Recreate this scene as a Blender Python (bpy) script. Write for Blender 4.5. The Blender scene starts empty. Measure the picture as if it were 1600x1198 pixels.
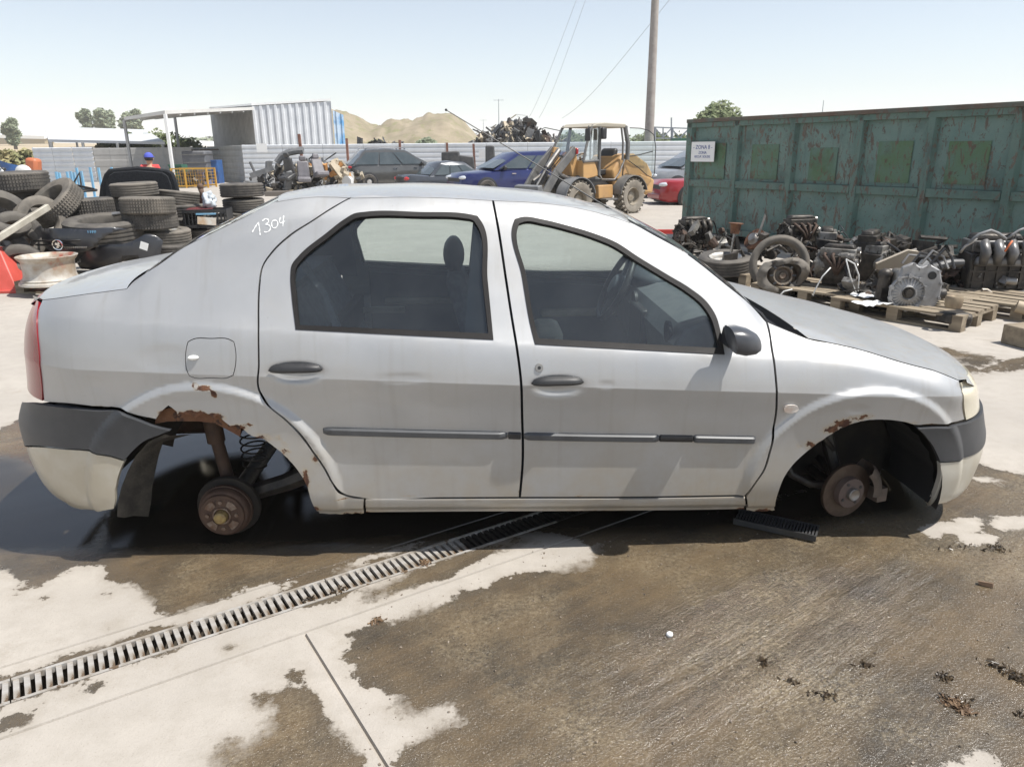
import bpy, bmesh, math, random
import numpy as np
from mathutils import Vector, Matrix, noise, geometry
random.seed(7); np.random.seed(7)
SC = bpy.context.scene
# ------------------------------------------------------------------ camera
FPX = 1155.0; PIT = math.radians(17.45); ROL = math.radians(0.5); CH = 1.54
_F = Vector((0, math.cos(PIT), -math.sin(PIT))); _R = Vector((1, 0, 0)); _U = Vector((0, math.sin(PIT), math.cos(PIT)))
CR = _R*math.cos(ROL) - _U*math.sin(ROL); CU = _U*math.cos(ROL) + _R*math.sin(ROL)
cam_d = bpy.data.cameras.new('camera'); cam = bpy.data.objects.new('camera', cam_d); SC.collection.objects.link(cam)
cam_d.sensor_width = 36; cam_d.lens = FPX*36/1600; cam_d.clip_start = 0.05; cam_d.clip_end = 6000
cam.matrix_world = Matrix(((CR.x, CU.x, -_F.x, 0), (CR.y, CU.y, -_F.y, 0), (CR.z, CU.z, -_F.z, CH), (0, 0, 0, 1)))
SC.camera = cam
# ------------------------------------------------------------------ sky, sun, exposure
SUNV = Vector((0.43, -0.12, 0.89)).normalized()      # towards the sun
sel = math.asin(SUNV.z); saz = math.atan2(SUNV.x, SUNV.y)
W = bpy.data.worlds.new('World'); SC.world = W; W.use_nodes = True
nt = W.node_tree; nt.nodes.clear()
sky = nt.nodes.new('ShaderNodeTexSky'); sky.sky_type = 'NISHITA'; sky.sun_disc = False
sky.sun_elevation = sel; sky.sun_rotation = saz; sky.air_density = 1.0; sky.dust_density = 0.6; sky.ozone_density = 1.0; sky.altitude = 50
bg = nt.nodes.new('ShaderNodeBackground'); bg.inputs['Strength'].default_value = 0.115
wo = nt.nodes.new('ShaderNodeOutputWorld')
hs = nt.nodes.new('ShaderNodeHueSaturation'); hs.inputs['Saturation'].default_value = 0.62
nt.links.new(sky.outputs[0], hs.inputs['Color']); nt.links.new(hs.outputs[0], bg.inputs[0]); nt.links.new(bg.outputs[0], wo.inputs[0])
sd = bpy.data.lights.new('sun', 'SUN'); sd.energy = 5.0; sd.angle = math.radians(0.55); sd.color = (1.0, 0.965, 0.91)
so = bpy.data.objects.new('sun', sd); SC.collection.objects.link(so)
so.rotation_euler = (-SUNV).to_track_quat('-Z', 'Y').to_euler(); so.location = (3, -3, 12)
SC.view_settings.view_transform = 'Standard'; SC.view_settings.look = 'None'
SC.view_settings.exposure = 0.42; SC.view_settings.gamma = 1; SC.view_settings.use_curve_mapping = False
SC.render.engine = 'CYCLES'
try:
    SC.cycles.max_bounces = 8; SC.cycles.transparent_max_bounces = 16; SC.cycles.sample_clamp_indirect = 6; SC.cycles.volume_bounces = 1
except Exception: pass
# ------------------------------------------------------------------ placing helpers (photo pixel -> point of the place)
def ray(u, v):
    return _F + CR*((u-800)/FPX) - CU*((v-599)/FPX)
def gnd(u, v, z=0.0):
    d = ray(u, v); t = (z-CH)/d.z
    return Vector((d.x*t, d.y*t, z))
def at(u, v, Y):
    d = ray(u, v); t = Y/d.y
    return Vector((d.x*t, Y, CH+d.z*t))
# ------------------------------------------------------------------ object helpers
def newobj(name, mesh, parent=None, mat=None):
    o = bpy.data.objects.new(name, mesh); SC.collection.objects.link(o)
    if parent is not None: o.parent = parent
    if mat is not None and mesh is not None and not mesh.materials: mesh.materials.append(mat)
    return o
def tag(o, label=None, cat=None, group=None, kind=None):
    if label: o['label'] = label
    if cat: o['category'] = cat
    if group: o['group'] = group
    if kind: o['kind'] = kind
    return o
def thing(name, label, cat, loc=(0, 0, 0), rz=0, group=None, rot=None):
    o = bpy.data.objects.new(name, None); SC.collection.objects.link(o)
    o.empty_display_size = .2; o.location = loc; o.rotation_euler = rot if rot else (0, 0, rz)
    return tag(o, label, cat, group)
def kids(o): return [c for c in bpy.data.objects if c.parent == o]
def copy_tree(o, parent=None):
    c = o.copy(); SC.collection.objects.link(c); c.parent = parent
    for k in kids(o): copy_tree(k, c)
    return c
class MB:
    def __init__(s): s.v = []; s.f = []
    def add(s, vs, fs):
        b = len(s.v); s.v += [tuple(p) for p in vs]; s.f += [tuple(i+b for i in f) for f in fs]; return s
    def box(s, c, d, rot=None, taper=1.0, jit=0):
        vs = []
        for z in (-.5, .5):
            k = taper if z > 0 else 1
            for x, y in ((-.5, -.5), (.5, -.5), (.5, .5), (-.5, .5)):
                p = Vector((x*d[0]*k, y*d[1]*k, z*d[2]))
                if jit: p += Vector((random.uniform(-jit, jit), random.uniform(-jit, jit), random.uniform(-jit, jit)))
                if rot is not None: p = rot @ p
                vs.append(p+Vector(c))
        return s.add(vs, [(3, 2, 1, 0), (4, 5, 6, 7), (0, 1, 5, 4), (1, 2, 6, 5), (2, 3, 7, 6), (3, 0, 4, 7)])
    def cyl(s, p0, p1, r0, r1=None, n=12, caps=True, ph=0):
        p0 = Vector(p0); p1 = Vector(p1); r1 = r0 if r1 is None else r1
        d = (p1-p0).normalized(); a = d.orthogonal().normalized(); b = d.cross(a)
        vs = []
        for p, r in ((p0, r0), (p1, r1)):
            for i in range(n):
                t = 2*math.pi*i/n+ph; vs.append(p + a*(r*math.cos(t)) + b*(r*math.sin(t)))
        fs = [(i, (i+1) % n, n+(i+1) % n, n+i) for i in range(n)]
        if caps: fs += [tuple(range(n-1, -1, -1)), tuple(range(n, 2*n))]
        return s.add(vs, fs)
    def tube(s, pts, r, n=6, closed=False):
        P = [Vector(p) for p in pts]; m = len(P); vs = []; up = None
        for i, p in enumerate(P):
            if closed: d = P[(i+1) % m]-P[i-1]
            else: d = P[min(i+1, m-1)]-P[max(i-1, 0)]
            d.normalize()
            if up is None: up = d.orthogonal().normalized()
            a = (up - d*up.dot(d)); a = a.normalized() if a.length > 1e-6 else d.orthogonal().normalized()
            up = a; b = d.cross(a); rr = r[i] if isinstance(r, (list, tuple)) else r
            vs += [p + a*(rr*math.cos(2*math.pi*k/n)) + b*(rr*math.sin(2*math.pi*k/n)) for k in range(n)]
        fs = []
        for i in range(m if closed else m-1):
            j = (i+1) % m
            fs += [(i*n+k, i*n+(k+1) % n, j*n+(k+1) % n, j*n+k) for k in range(n)]
        if not closed: fs += [tuple(range(n-1, -1, -1)), tuple(range((m-1)*n, m*n))]
        return s.add(vs, fs)
    def lathe(s, prof, n=32, M=None, closed=False, a0=0, a1=2*math.pi):
        # prof: (r, h) revolved about local Z
        vs = []; full = abs(a1-a0-2*math.pi) < 1e-6; k = n if full else n+1; m = len(prof)
        for i in range(k):
            t = a0+(a1-a0)*i/n
            for r, h in prof:
                p = Vector((r*math.cos(t), r*math.sin(t), h)); vs.append(M @ p if M is not None else p)
        fs = []
        for i in range(n):
            j = (i+1) % k
            for q in range(m if closed else m-1):
                w = (q+1) % m; fs.append((i*m+q, j*m+q, j*m+w, i*m+w))
        return s.add(vs, fs)
    def prism(s, poly, y0, y1, M=None):
        # poly in (x, z), extruded along y
        n = len(poly); vs = [Vector((x, y0, z)) for x, z in poly]+[Vector((x, y1, z)) for x, z in poly]
        if M is not None: vs = [M @ v for v in vs]
        fs = [(i, (i+1) % n, n+(i+1) % n, n+i) for i in range(n)]
        fs += [tuple(range(n-1, -1, -1)), tuple(range(n, 2*n))]
        return s.add(vs, fs)
    def grid(s, rows):
        n = len(rows[0]); vs = [p for r in rows for p in r]
        fs = [(i*n+j, i*n+j+1, (i+1)*n+j+1, (i+1)*n+j) for i in range(len(rows)-1) for j in range(n-1)]
        return s.add(vs, fs)
    def sphere(s, c, r, n=10, m=6, M=None):
        vs = []; c = Vector(c); r = (r, r, r) if not isinstance(r, (tuple, list)) else r
        for i in range(m+1):
            ph = math.pi*i/m
            for j in range(n):
                t = 2*math.pi*j/n
                p = Vector((r[0]*math.sin(ph)*math.cos(t), r[1]*math.sin(ph)*math.sin(t), r[2]*math.cos(ph)))
                if M is not None: p = M @ p
                vs.append(c+p)
        fs = [(i*n+j, (i+1)*n+j, (i+1)*n+(j+1) % n, i*n+(j+1) % n) for i in range(m) for j in range(n)]
        return s.add(vs, fs)
    def mesh(s, name, smooth=None, recalc=True):
        me = bpy.data.meshes.new(name); me.from_pydata(s.v, [], s.f); me.update()
        if recalc:
            bm = bmesh.new(); bm.from_mesh(me); bmesh.ops.remove_doubles(bm, verts=bm.verts, dist=1e-6)
            bmesh.ops.recalc_face_normals(bm, faces=bm.faces); bm.to_mesh(me); bm.free()
        if smooth:
            me.polygons.foreach_set('use_smooth', [True]*len(me.polygons))
            if smooth is not True: me.set_sharp_from_angle(angle=math.radians(smooth))
        return me
    def build(s, name, mat, parent=None, smooth=35, recalc=True, bevel=0):
        o = newobj(name, s.mesh(name, smooth, recalc), parent, mat)
        if bevel:
            b = o.modifiers.new('bevel', 'BEVEL'); b.width = bevel; b.segments = 2; b.limit_method = 'ANGLE'; b.angle_limit = math.radians(40)
        return o
def rot(ax, ay, az): return Matrix.Rotation(az, 3, 'Z') @ Matrix.Rotation(ay, 3, 'Y') @ Matrix.Rotation(ax, 3, 'X')
def RR(k=1.0): return rot(random.uniform(-k, k)*math.pi, random.uniform(-k, k)*math.pi, random.uniform(-1, 1)*math.pi)
# ------------------------------------------------------------------ materials
def mat(name, c, rough=.6, metal=0, c2=None, scale=8, c3=None, scale3=30, t3=.62, bump=0, bscale=60, coat=0, det=5, spec=.5, alpha=1, emit=None, coords='Object', stretch=None, rvar=0, w3=.03):
    m = bpy.data.materials.new(name); m.use_nodes = True; n = m.node_tree; N = n.nodes; L = n.links
    b = N['Principled BSDF']; b.inputs['Roughness'].default_value = rough; b.inputs['Metallic'].default_value = metal
    b.inputs['Base Color'].default_value = (*c, 1); b.inputs['Coat Weight'].default_value = coat; b.inputs['Specular IOR Level'].default_value = spec
    b.inputs['Coat Roughness'].default_value = .08
    tc = N.new('ShaderNodeTexCoord'); src = tc.outputs[coords]
    if stretch:
        mp = N.new('ShaderNodeMapping'); mp.inputs['Scale'].default_value = stretch; L.new(src, mp.inputs[0]); src = mp.outputs[0]
    def nz(sc, d=det, r=.6):
        t = N.new('ShaderNodeTexNoise'); t.inputs['Scale'].default_value = sc; t.inputs['Detail'].default_value = d; t.inputs['Roughness'].default_value = r
        L.new(src, t.inputs['Vector']); return t.outputs['Fac']
    def ramp(s, a, z):
        r = N.new('ShaderNodeMapRange'); r.inputs['From Min'].default_value = a; r.inputs['From Max'].default_value = z; L.new(s, r.inputs['Value']); return r.outputs[0]
    col = None
    if c2 is not None:
        mx = N.new('ShaderNodeMix'); mx.data_type = 'RGBA'; mx.inputs[6].default_value = (*c, 1); mx.inputs[7].default_value = (*c2, 1)
        f = ramp(nz(scale), .38, .62); L.new(f, mx.inputs[0]); col = mx.outputs[2]
        if rvar:
            rr = N.new('ShaderNodeMapRange'); rr.inputs['To Min'].default_value = rough; rr.inputs['To Max'].default_value = rough+rvar
            L.new(f, rr.inputs['Value']); L.new(rr.outputs[0], b.inputs['Roughness'])
    if c3 is not None:
        mx = N.new('ShaderNodeMix'); mx.data_type = 'RGBA'; mx.inputs[6].default_value = (*c, 1); mx.inputs[7].default_value = (*c3, 1)
        if col: L.new(col, mx.inputs[6])
        L.new(ramp(nz(scale3, 8, .65), t3, t3+w3), mx.inputs[0]); col = mx.outputs[2]
    if col: L.new(col, b.inputs['Base Color'])
    if bump:
        bp = N.new('ShaderNodeBump'); bp.inputs['Strength'].default_value = bump; bp.inputs['Distance'].default_value = .01
        L.new(nz(bscale, 4), bp.inputs['Height']); L.new(bp.outputs[0], b.inputs['Normal'])
    if emit:
        b.inputs['Emission Color'].default_value = (*emit, 1); b.inputs['Emission Strength'].default_value = 1
    return m
def glass_mat(name, tint=(.62, .7, .72), rough=.02, f0=.04, gain=1.0, dirt=0.0, dirtc=(.5, .48, .44)):
    m = bpy.data.materials.new(name); m.use_nodes = True; n = m.node_tree; N = n.nodes; L = n.links; N.clear()
    out = N.new('ShaderNodeOutputMaterial'); tr = N.new('ShaderNodeBsdfTransparent'); tr.inputs[0].default_value = (*tint, 1)
    gl = N.new('ShaderNodeBsdfGlossy'); gl.inputs['Roughness'].default_value = rough; gl.inputs[0].default_value = (1, 1, 1, 1)
    fr = N.new('ShaderNodeFresnel'); fr.inputs[0].default_value = 1.5
    mu = N.new('ShaderNodeMath'); mu.operation = 'MULTIPLY_ADD'; mu.inputs[1].default_value = gain; mu.inputs[2].default_value = f0
    L.new(fr.outputs[0], mu.inputs[0]); mx = N.new('ShaderNodeMixShader'); L.new(mu.outputs[0], mx.inputs[0]); L.new(tr.outputs[0], mx.inputs[1]); L.new(gl.outputs[0], mx.inputs[2])
    last = mx.outputs[0]
    if dirt:
        df = N.new('ShaderNodeBsdfDiffuse'); df.inputs[0].default_value = (*dirtc, 1)
        tc = N.new('ShaderNodeTexCoord'); nz = N.new('ShaderNodeTexNoise'); nz.inputs['Scale'].default_value = 6; nz.inputs['Detail'].default_value = 8
        L.new(tc.outputs['Object'], nz.inputs['Vector']); ml = N.new('ShaderNodeMath'); ml.operation = 'MULTIPLY'; ml.inputs[1].default_value = dirt*2
        L.new(nz.outputs['Fac'], ml.inputs[0]); m2 = N.new('ShaderNodeMixShader'); L.new(ml.outputs[0], m2.inputs[0]); L.new(last, m2.inputs[1]); L.new(df.outputs[0], m2.inputs[2]); last = m2.outputs[0]
    L.new(last, out.inputs[0]); return m
MT = {}
MT['rubber'] = mat('rubber_seal', (.010, .009, .0085), .55, c2=(.018, .016, .015), scale=5, spec=.3)
MT['plastic'] = mat('dark_bumper_plastic', (.030, .033, .038), .5, c2=(.05, .052, .056), scale=4, bump=.08, bscale=300)
MT['black'] = mat('black_plastic', (.018, .018, .02), .5, c2=(.03, .03, .03), scale=9)
MT['cloth'] = mat('grey_seat_cloth', (.12, .13, .145), .9, c2=(.16, .17, .185), scale=30)
MT['trim'] = mat('interior_trim', (.06, .075, .09), .6, c2=(.08, .092, .105), scale=12)
MT['trim_lt'] = mat('beige_trim', (.33, .3, .24), .7, c2=(.27, .25, .2), scale=12)
MT['rust'] = mat('rust', (.11, .045, .024), .85, c2=(.17, .08, .038), scale=14, c3=(.05, .028, .02), scale3=9, t3=.55, bump=.4, bscale=50)
MT['rustdark'] = mat('dark_rusty_iron', (.045, .028, .02), .8, c2=(.075, .045, .03), scale=18, bump=.3, bscale=60)
MT['disc'] = mat('worn_disc', (.10, .072, .052), .55, metal=.4, c2=(.065, .042, .03), scale=20, bump=.15, bscale=120)
MT['under'] = mat('underbody_grime', (.015, .013, .011), .85, c2=(.035, .028, .021), scale=6, bump=.3, bscale=30)
MT['chrome'] = mat('chrome', (.7, .7, .7), .15, metal=1)
MT['steel'] = mat('dull_steel', (.36, .35, .33), .45, metal=.8, c2=(.24, .22, .2), scale=9)
MT['alu'] = mat('cast_aluminium', (.27, .26, .24), .55, metal=.5, c2=(.13, .12, .105), scale=7, c3=(.08, .07, .06), scale3=12, t3=.6, bump=.3, bscale=60)
MT['grease'] = mat('greasy_iron', (.022, .02, .018), .5, metal=.3, c2=(.075, .064, .052), scale=9, bump=.4, bscale=40)
MT['tyre'] = mat('tyre_rubber', (.06, .055, .05), .8, c2=(.12, .108, .092), scale=5, bump=.25, bscale=80)
MT['tyre2'] = mat('dusty_tyre_rubber', (.09, .082, .07), .85, c2=(.17, .15, .125), scale=5, bump=.15, bscale=80)
MT['wood'] = mat('pallet_wood', (.29, .24, .17), .8, c2=(.19, .15, .105), scale=3, stretch=(.6, 6, 6), bump=.25, bscale=30)
MT['white'] = mat('white_paint', (.8, .8, .78), .5)
MT['red'] = mat('red_paint', (.5, .04, .03), .5, c2=(.42, .05, .04), scale=4)
MT['blue'] = mat('blue_paint', (.04, .13, .35), .5, c2=(.05, .1, .25), scale=4)
MT['lblue'] = mat('light_blue_paint', (.18, .42, .62), .5, c2=(.22, .4, .55), scale=4)
# ================================================================== GROUND
DA = gnd(0, 1092); DB = gnd(790, 834)                       # the drain's middle line
DU = (DB-DA); DU.z = 0; DU.normalize(); DN = Vector((-DU.y, DU.x, 0))   # along, across (away from the camera)
DO = gnd(475, 930)
def st(p):
    q = p-DO; return q.dot(DU), q.dot(DN)
CW = .066                                                    # half width of the channel
def seg_dist(px, py, poly):
    """signed distance, positive inside"""
    P = np.array(poly); Q = np.roll(P, -1, 0); d = np.full(px.shape, 1e9); ins = np.zeros(px.shape, bool)
    for (x0, y0), (x1, y1) in zip(P, Q):
        ex, ey = x1-x0, y1-y0; L = ex*ex+ey*ey+1e-12
        t = np.clip(((px-x0)*ex+(py-y0)*ey)/L, 0, 1)
        d = np.minimum(d, np.hypot(px-x0-t*ex, py-y0-t*ey))
        c = ((y0 > py) != (y1 > py)) & (px < ex*(py-y0)/(ey if abs(ey) > 1e-12 else 1e-12)+x0); ins ^= c
    return np.where(ins, d, -d)
def gp(pts): return [tuple(gnd(u, v)[:2]) for u, v in pts]
WET1 = gp([(-80, 852), (0, 890), (21, 899), (45, 916), (66, 916), (84, 902), (112, 888), (122, 883), (164, 884), (171, 892), (163, 902), (175, 909), (196, 911), (213, 918), (220, 934), (241, 950), (266, 964), (290, 958), (315, 948), (350, 937), (385, 920), (420, 909), (434, 913), (455, 908), (497, 901), (504, 906), (525, 893), (560, 876), (620, 855), (700, 842), (800, 836), (860, 836), (905, 842), (920, 858), (1000, 830), (1150, 800), (1440, 720), (1526, 722), (1500, 690), (1100, 640), (700, 620), (300, 610), (60, 640), (-100, 720)])
WET2 = gp([(925, 868), (895, 881), (865, 890), (818, 895), (770, 908), (756, 919), (719, 921), (708, 934), (683, 943), (646, 950), (628, 963), (606, 972), (584, 965), (579, 976), (540, 992), (546, 1005), (533, 1023), (555, 1038), (551, 1052), (562, 1071), (588, 1078), (617, 1089), (610, 1107), (635, 1120), (661, 1122), (705, 1100), (727, 1111), (719, 1126), (683, 1126), (654, 1147), (639, 1166), (610, 1198), (590, 1260), (1400, 1290), (1450, 1240), (1476, 1196), (1500, 1178), (1549, 1178), (1570, 1200), (1620, 1240), (1900, 1100), (1900, 820), (1680, 770), (1600, 741), (1550, 731), (1526, 722), (1440, 715), (1150, 790), (940, 830)])
ISL = [gp([(1432, 827), (1461, 818), (1491, 812), (1528, 806), (1536, 816), (1528, 833), (1561, 837), (1557, 848), (1511, 854), (1495, 845), (1491, 833), (1457, 841)]),
       gp([(1549, 808), (1625, 806), (1625, 822), (1565, 829), (1549, 820)]),
       gp([(1518, 745), (1545, 746), (1566, 752), (1530, 752)])]
WET3 = gp([(322, 1198), (325, 1172), (350, 1151), (388, 1151), (402, 1137), (409, 1119), (420, 1107), (395, 1116), (395, 1095), (406, 1077), (430, 1081), (448, 1070), (444, 1060), (458, 1041), (476, 1042), (469, 1070), (490, 1081), (507, 1102), (518, 1130), (546, 1147), (546, 1161), (560, 1172), (578, 1198), (610, 1260), (300, 1260)])
WETS = [gp([(-20, 1120), (58, 1106), (54, 1126), (-20, 1152)]), gp([(562, 948), (624, 926), (690, 905), (740, 880), (763, 868), (850, 845), (800, 835), (560, 925)]),
        gp([(120, 1070), (165, 1062), (160, 1074), (118, 1086)]), gp([(350, 1007), (368, 1005), (372, 1012), (356, 1018)]),
        gp([(20, 921), (36, 920), (33, 927), (22, 928)]), gp([(60, 933), (70, 930), (68, 938), (58, 941)]), gp([(172, 976), (183, 977), (179, 983), (172, 982)]), gp([(164, 926), (174, 926), (170, 932), (163, 930)])]
WETFAR = gp([(1425, 530), (1480, 543), (1558, 560), (1552, 577), (1500, 586), (1460, 566)])
MUD = gp([(930, 850), (1400, 830), (1500, 900), (1150, 1010), (960, 950)])
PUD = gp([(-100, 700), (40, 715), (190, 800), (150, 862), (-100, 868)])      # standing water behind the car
PUD_SHADE = gp([(150, 660), (520, 660), (1250, 680), (1420, 740), (1440, 800), (1250, 822), (900, 838), (480, 858), (150, 866)])  # puddle below the car, with painted shade in its colour
def axis_pts(lo, hi, fine, extra, far, base=None):
    a = list(np.arange(lo, hi+1e-6, fine)); a += extra
    s = fine*2; x = hi
    while x < far: x += s; s *= 1.35; a.append(x)
    s = fine*2; x = lo
    while x > -far: x -= s; s *= 1.35; a.append(x)
    a = sorted(a); r = [a[0]]
    for q in a[1:]:
        if q-r[-1] > .0012: r.append(q)
    return r
sJ = st(gnd(475, 985))[0]; sJ2 = st(gnd(600, 1198))[0]
sJm = (sJ+sJ2)/2
tJa = st(gnd(250, 966))[1]; tJb = st(gnd(560, 958))[1]
ex_t = [-CW, CW, CW+.006, -CW-.006]
for j in (tJa, tJb): ex_t += [j-.006, j-.0025, j+.0025, j+.006]
ex_s = [sJm-.007, sJm-.003, sJm+.003, sJm+.007]
S = axis_pts(-2.6, 3.6, .03, ex_s, 2500); T = axis_pts(-2.2, 1.9, .03, ex_t, 2500)
T = [t for t in T if not (-CW+.001 < t < CW-.001)]
SG, TG = np.meshgrid(np.array(S), np.array(T), indexing='ij')
XG = DO.x+SG*DU.x+TG*DN.x; YG = DO.y+SG*DU.y+TG*DN.y
ZG = np.zeros_like(XG)
wob = 0
ZG = np.where((np.abs(TG-tJa) < .004) & (SG < 2.4), -.008, ZG)
ZG = np.where((np.abs(TG-tJb) < .004) & (SG < 2.4), -.008, ZG)
ZG = np.where((np.abs(SG-sJm) < .005) & (TG < tJb), -.012, ZG)
wet = np.maximum.reduce([seg_dist(XG, YG, p) for p in [WET1, WET2, WET3]+WETS])
for p in ISL: wet = np.minimum(wet, -seg_dist(XG, YG, p))
band = .085+.02*np.sin(SG*5)+.02*np.sin(SG*11+1)+.01*np.sin(SG*23)
bandw = np.where(TG > 0, band-np.abs(TG), (band-.02)-np.abs(TG)); wet = np.maximum(wet, bandw)
wet = np.maximum(wet, seg_dist(XG, YG, WETFAR)*.6)
flow = seg_dist(XG, YG, gp([(1060, 1010), (1130, 960), (1260, 930), (1400, 900), (1340, 960), (1290, 1010), (1230, 1060), (1120, 1110), (1050, 1120), (1030, 1060)]))
mud = seg_dist(XG, YG, MUD); pud_shade = np.maximum(seg_dist(XG, YG, PUD), seg_dist(XG, YG, PUD_SHADE))
ns, ntt = XG.shape
idx = np.arange(ns*ntt).reshape(ns, ntt)
quads = np.stack([idx[:-1, :-1], idx[1:, :-1], idx[1:, 1:], idx[:-1, 1:]], -1)
tm = (TG[:-1, :-1]+TG[1:, 1:])/2
sm_ = (SG[:-1, :-1]+SG[1:, 1:])/2
quads = quads[(np.abs(tm) > CW) | (sm_ < -2.6) | (sm_ > 3.6)]
me = bpy.data.meshes.new('ground')
me.from_pydata(np.stack([XG, YG, ZG], -1).reshape(-1, 3).tolist(), [], quads.tolist()); me.update()
for nm, arr in (('wet', wet), ('mud', mud), ('pud_shade', pud_shade), ('flow', flow)):
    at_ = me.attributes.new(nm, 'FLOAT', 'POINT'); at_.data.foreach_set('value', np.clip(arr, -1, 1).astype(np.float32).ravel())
def ground_mat():
    m = bpy.data.materials.new('yard_concrete'); m.use_nodes = True; n = m.node_tree; N = n.nodes; L = n.links; b = N['Principled BSDF']
    geo = N.new('ShaderNodeNewGeometry'); pos = geo.outputs['Position']
    mp = N.new('ShaderNodeMapping'); mp.vector_type = 'TEXTURE'; mp.inputs['Rotation'].default_value = (0, 0, math.atan2(DU.y, DU.x)+.06); mp.inputs['Scale'].default_value = (8, 1, 1); L.new(pos, mp.inputs[0])
    def nz(sc, d=5, r=.6, v=pos, dist=0):
        t = N.new('ShaderNodeTexNoise'); t.inputs['Scale'].default_value = sc; t.inputs['Detail'].default_value = d; t.inputs['Roughness'].default_value = r; t.inputs['Distortion'].default_value = dist
        L.new(v, t.inputs['Vector']); return t.outputs['Fac']
    def rng(s, a, z, o0=0, o1=1):
        r = N.new('ShaderNodeMapRange'); r.inputs[1].default_value = a; r.inputs[2].default_value = z; r.inputs[3].default_value = o0; r.inputs[4].default_value = o1; L.new(s, r.inputs[0]); return r.outputs[0]
    def ma(op, a, c=None, d=None):
        r = N.new('ShaderNodeMath'); r.operation = op
        for i, q in enumerate((a, c, d)):
            if q is None: continue
            if isinstance(q, (int, float)): r.inputs[i].default_value = q
            else: L.new(q, r.inputs[i])
        return r.outputs[0]
    def mix(f, a, c):
        r = N.new('ShaderNodeMix'); r.data_type = 'RGBA'
        for i, q in ((0, f), (6, a), (7, c)):
            if isinstance(q, tuple): r.inputs[i].default_value = (*q, 1)
            elif isinstance(q, (int, float)): r.inputs[i].default_value = q if i == 0 else (q, q, q, 1)
            else: L.new(q, r.inputs[i])
        return r.outputs[2]
    def attr(a):
        r = N.new('ShaderNodeAttribute'); r.attribute_name = a; return r.outputs['Fac']
    # dry concrete
    dry = mix(rng(nz(1.1, 6, .65), .35, .7), (.40, .365, .32), (.32, .292, .258))
    dry = mix(rng(nz(9, 6, .7), .45, .75), dry, (.32, .29, .25))
    dry = mix(rng(nz(160, 2, .5), .60, .74, 0, .6), dry, (.25, .22, .18))
    dry = mix(rng(nz(3.2, 8, .75), .56, .66, 0, .4), dry, (.25, .215, .17))
    # wet factor: signed distance + noise
    wn = ma('ADD', attr('wet'), ma('MULTIPLY', ma('SUBTRACT', nz(14, 6, .7), .5), .13))
    wn = ma('ADD', wn, ma('MULTIPLY', ma('SUBTRACT', nz(48, 5, .7), .5), .06))
    wid_ = ma('MULTIPLY_ADD', rng(nz(2.3, 3, .5), .48, .68), .075, .008)
    wf = ma('MINIMUM', ma('MAXIMUM', ma('DIVIDE', ma('ADD', wn, .004), wid_), 0.0), 1.0)
    edge = rng(wn, 0, .09)
    # wet concrete colour
    wc = mix(rng(nz(2.2, 7, .7), .38, .62), (.055, .045, .033), (.115, .084, .05))
    wc = mix(rng(nz(2.6, 7, .7, mp.outputs[0]), .45, .7, 0, .75), wc, (.185, .128, .07))
    wc = mix(rng(attr('mud'), -.15, .35, 0, .6), wc, mix(rng(nz(3, 6, .7, mp.outputs[0]), .35, .65), (.14, .098, .052), (.085, .066, .042)))
    wc = mix(rng(nz(1.3, 5, .6), .55, .7, 0, .7), wc, (.038, .033, .028))
    sed = ma('MULTIPLY', rng(nz(1.7, 6, .65), .46, .66), rng(nz(55, 5, .8), .42, .66))
    wc = mix(sed, wc, (.27, .22, .145))
    wc = mix(rng(nz(85, 5, .75), .58, .72, 0, .5), wc, (.28, .23, .16))
    wc = mix(rng(nz(200, 2, .5), .66, .74, 0, .5), wc, (.4, .36, .3))
    wc = mix(rng(nz(110, 3, .6), .3, .42, .45, 0), wc, (.05, .045, .035))
    wc = mix(edge, mix(.45, wc, (.085, .072, .055)), wc)
    dry = mix(rng(wn, -.045, .0, 0, .35), dry, (.26, .225, .18))
    col = mix(wf, dry, wc); col = mix(rng(attr('pud_shade'), -.06, .1, 0, .85), col, (.022, .019, .016))  # puddle tone, darkened to deepen the shade under the car
    L.new(col, b.inputs['Base Color'])
    fl = ma('MULTIPLY', wf, ma('MULTIPLY', rng(attr('flow'), -.22, .12, .10, 1), rng(nz(4, 6, .75, mp.outputs[0]), .40, .60, .12, 1)))
    L.new(fl, b.inputs['Coat Weight']); b.inputs['Coat Roughness'].default_value = .1
    rw = ma('ADD', ma('MULTIPLY', nz(7, 5, .7), .42), .04)
    rw = ma('MULTIPLY', rw, ma('SUBTRACT', 1, ma('MULTIPLY', fl, .7)))
    rw = ma('MULTIPLY', rw, rng(attr('pud_shade'), -.05, .06, 1, .16))
    ro = mix(wf, .85, rw); L.new(ro, b.inputs['Roughness'])
    L.new(ma('MULTIPLY_ADD', fl, .5, .5), b.inputs['Specular IOR Level'])
    # relief
    hgt = ma('ADD', ma('MULTIPLY', nz(130, 3, .65), .55), ma('MULTIPLY', nz(30, 4, .7, mp.outputs[0]), ma('MULTIPLY', wf, rng(nz(1.5, 4, .6), .4, .65, .12, .7))))
    hgt = ma('ADD', hgt, ma('MULTIPLY', nz(25, 5, .7), .5))
    bp = N.new('ShaderNodeBump'); bp.inputs['Distance'].default_value = .012
    hgt = ma('ADD', hgt, ma('MULTIPLY', ma('MULTIPLY', nz(60, 4, .7, mp.outputs[0]), fl), .55))
    hgt = ma('ADD', hgt, ma('MULTIPLY', nz(120, 3, .6), ma('MULTIPLY', fl, 1.6)))
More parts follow.
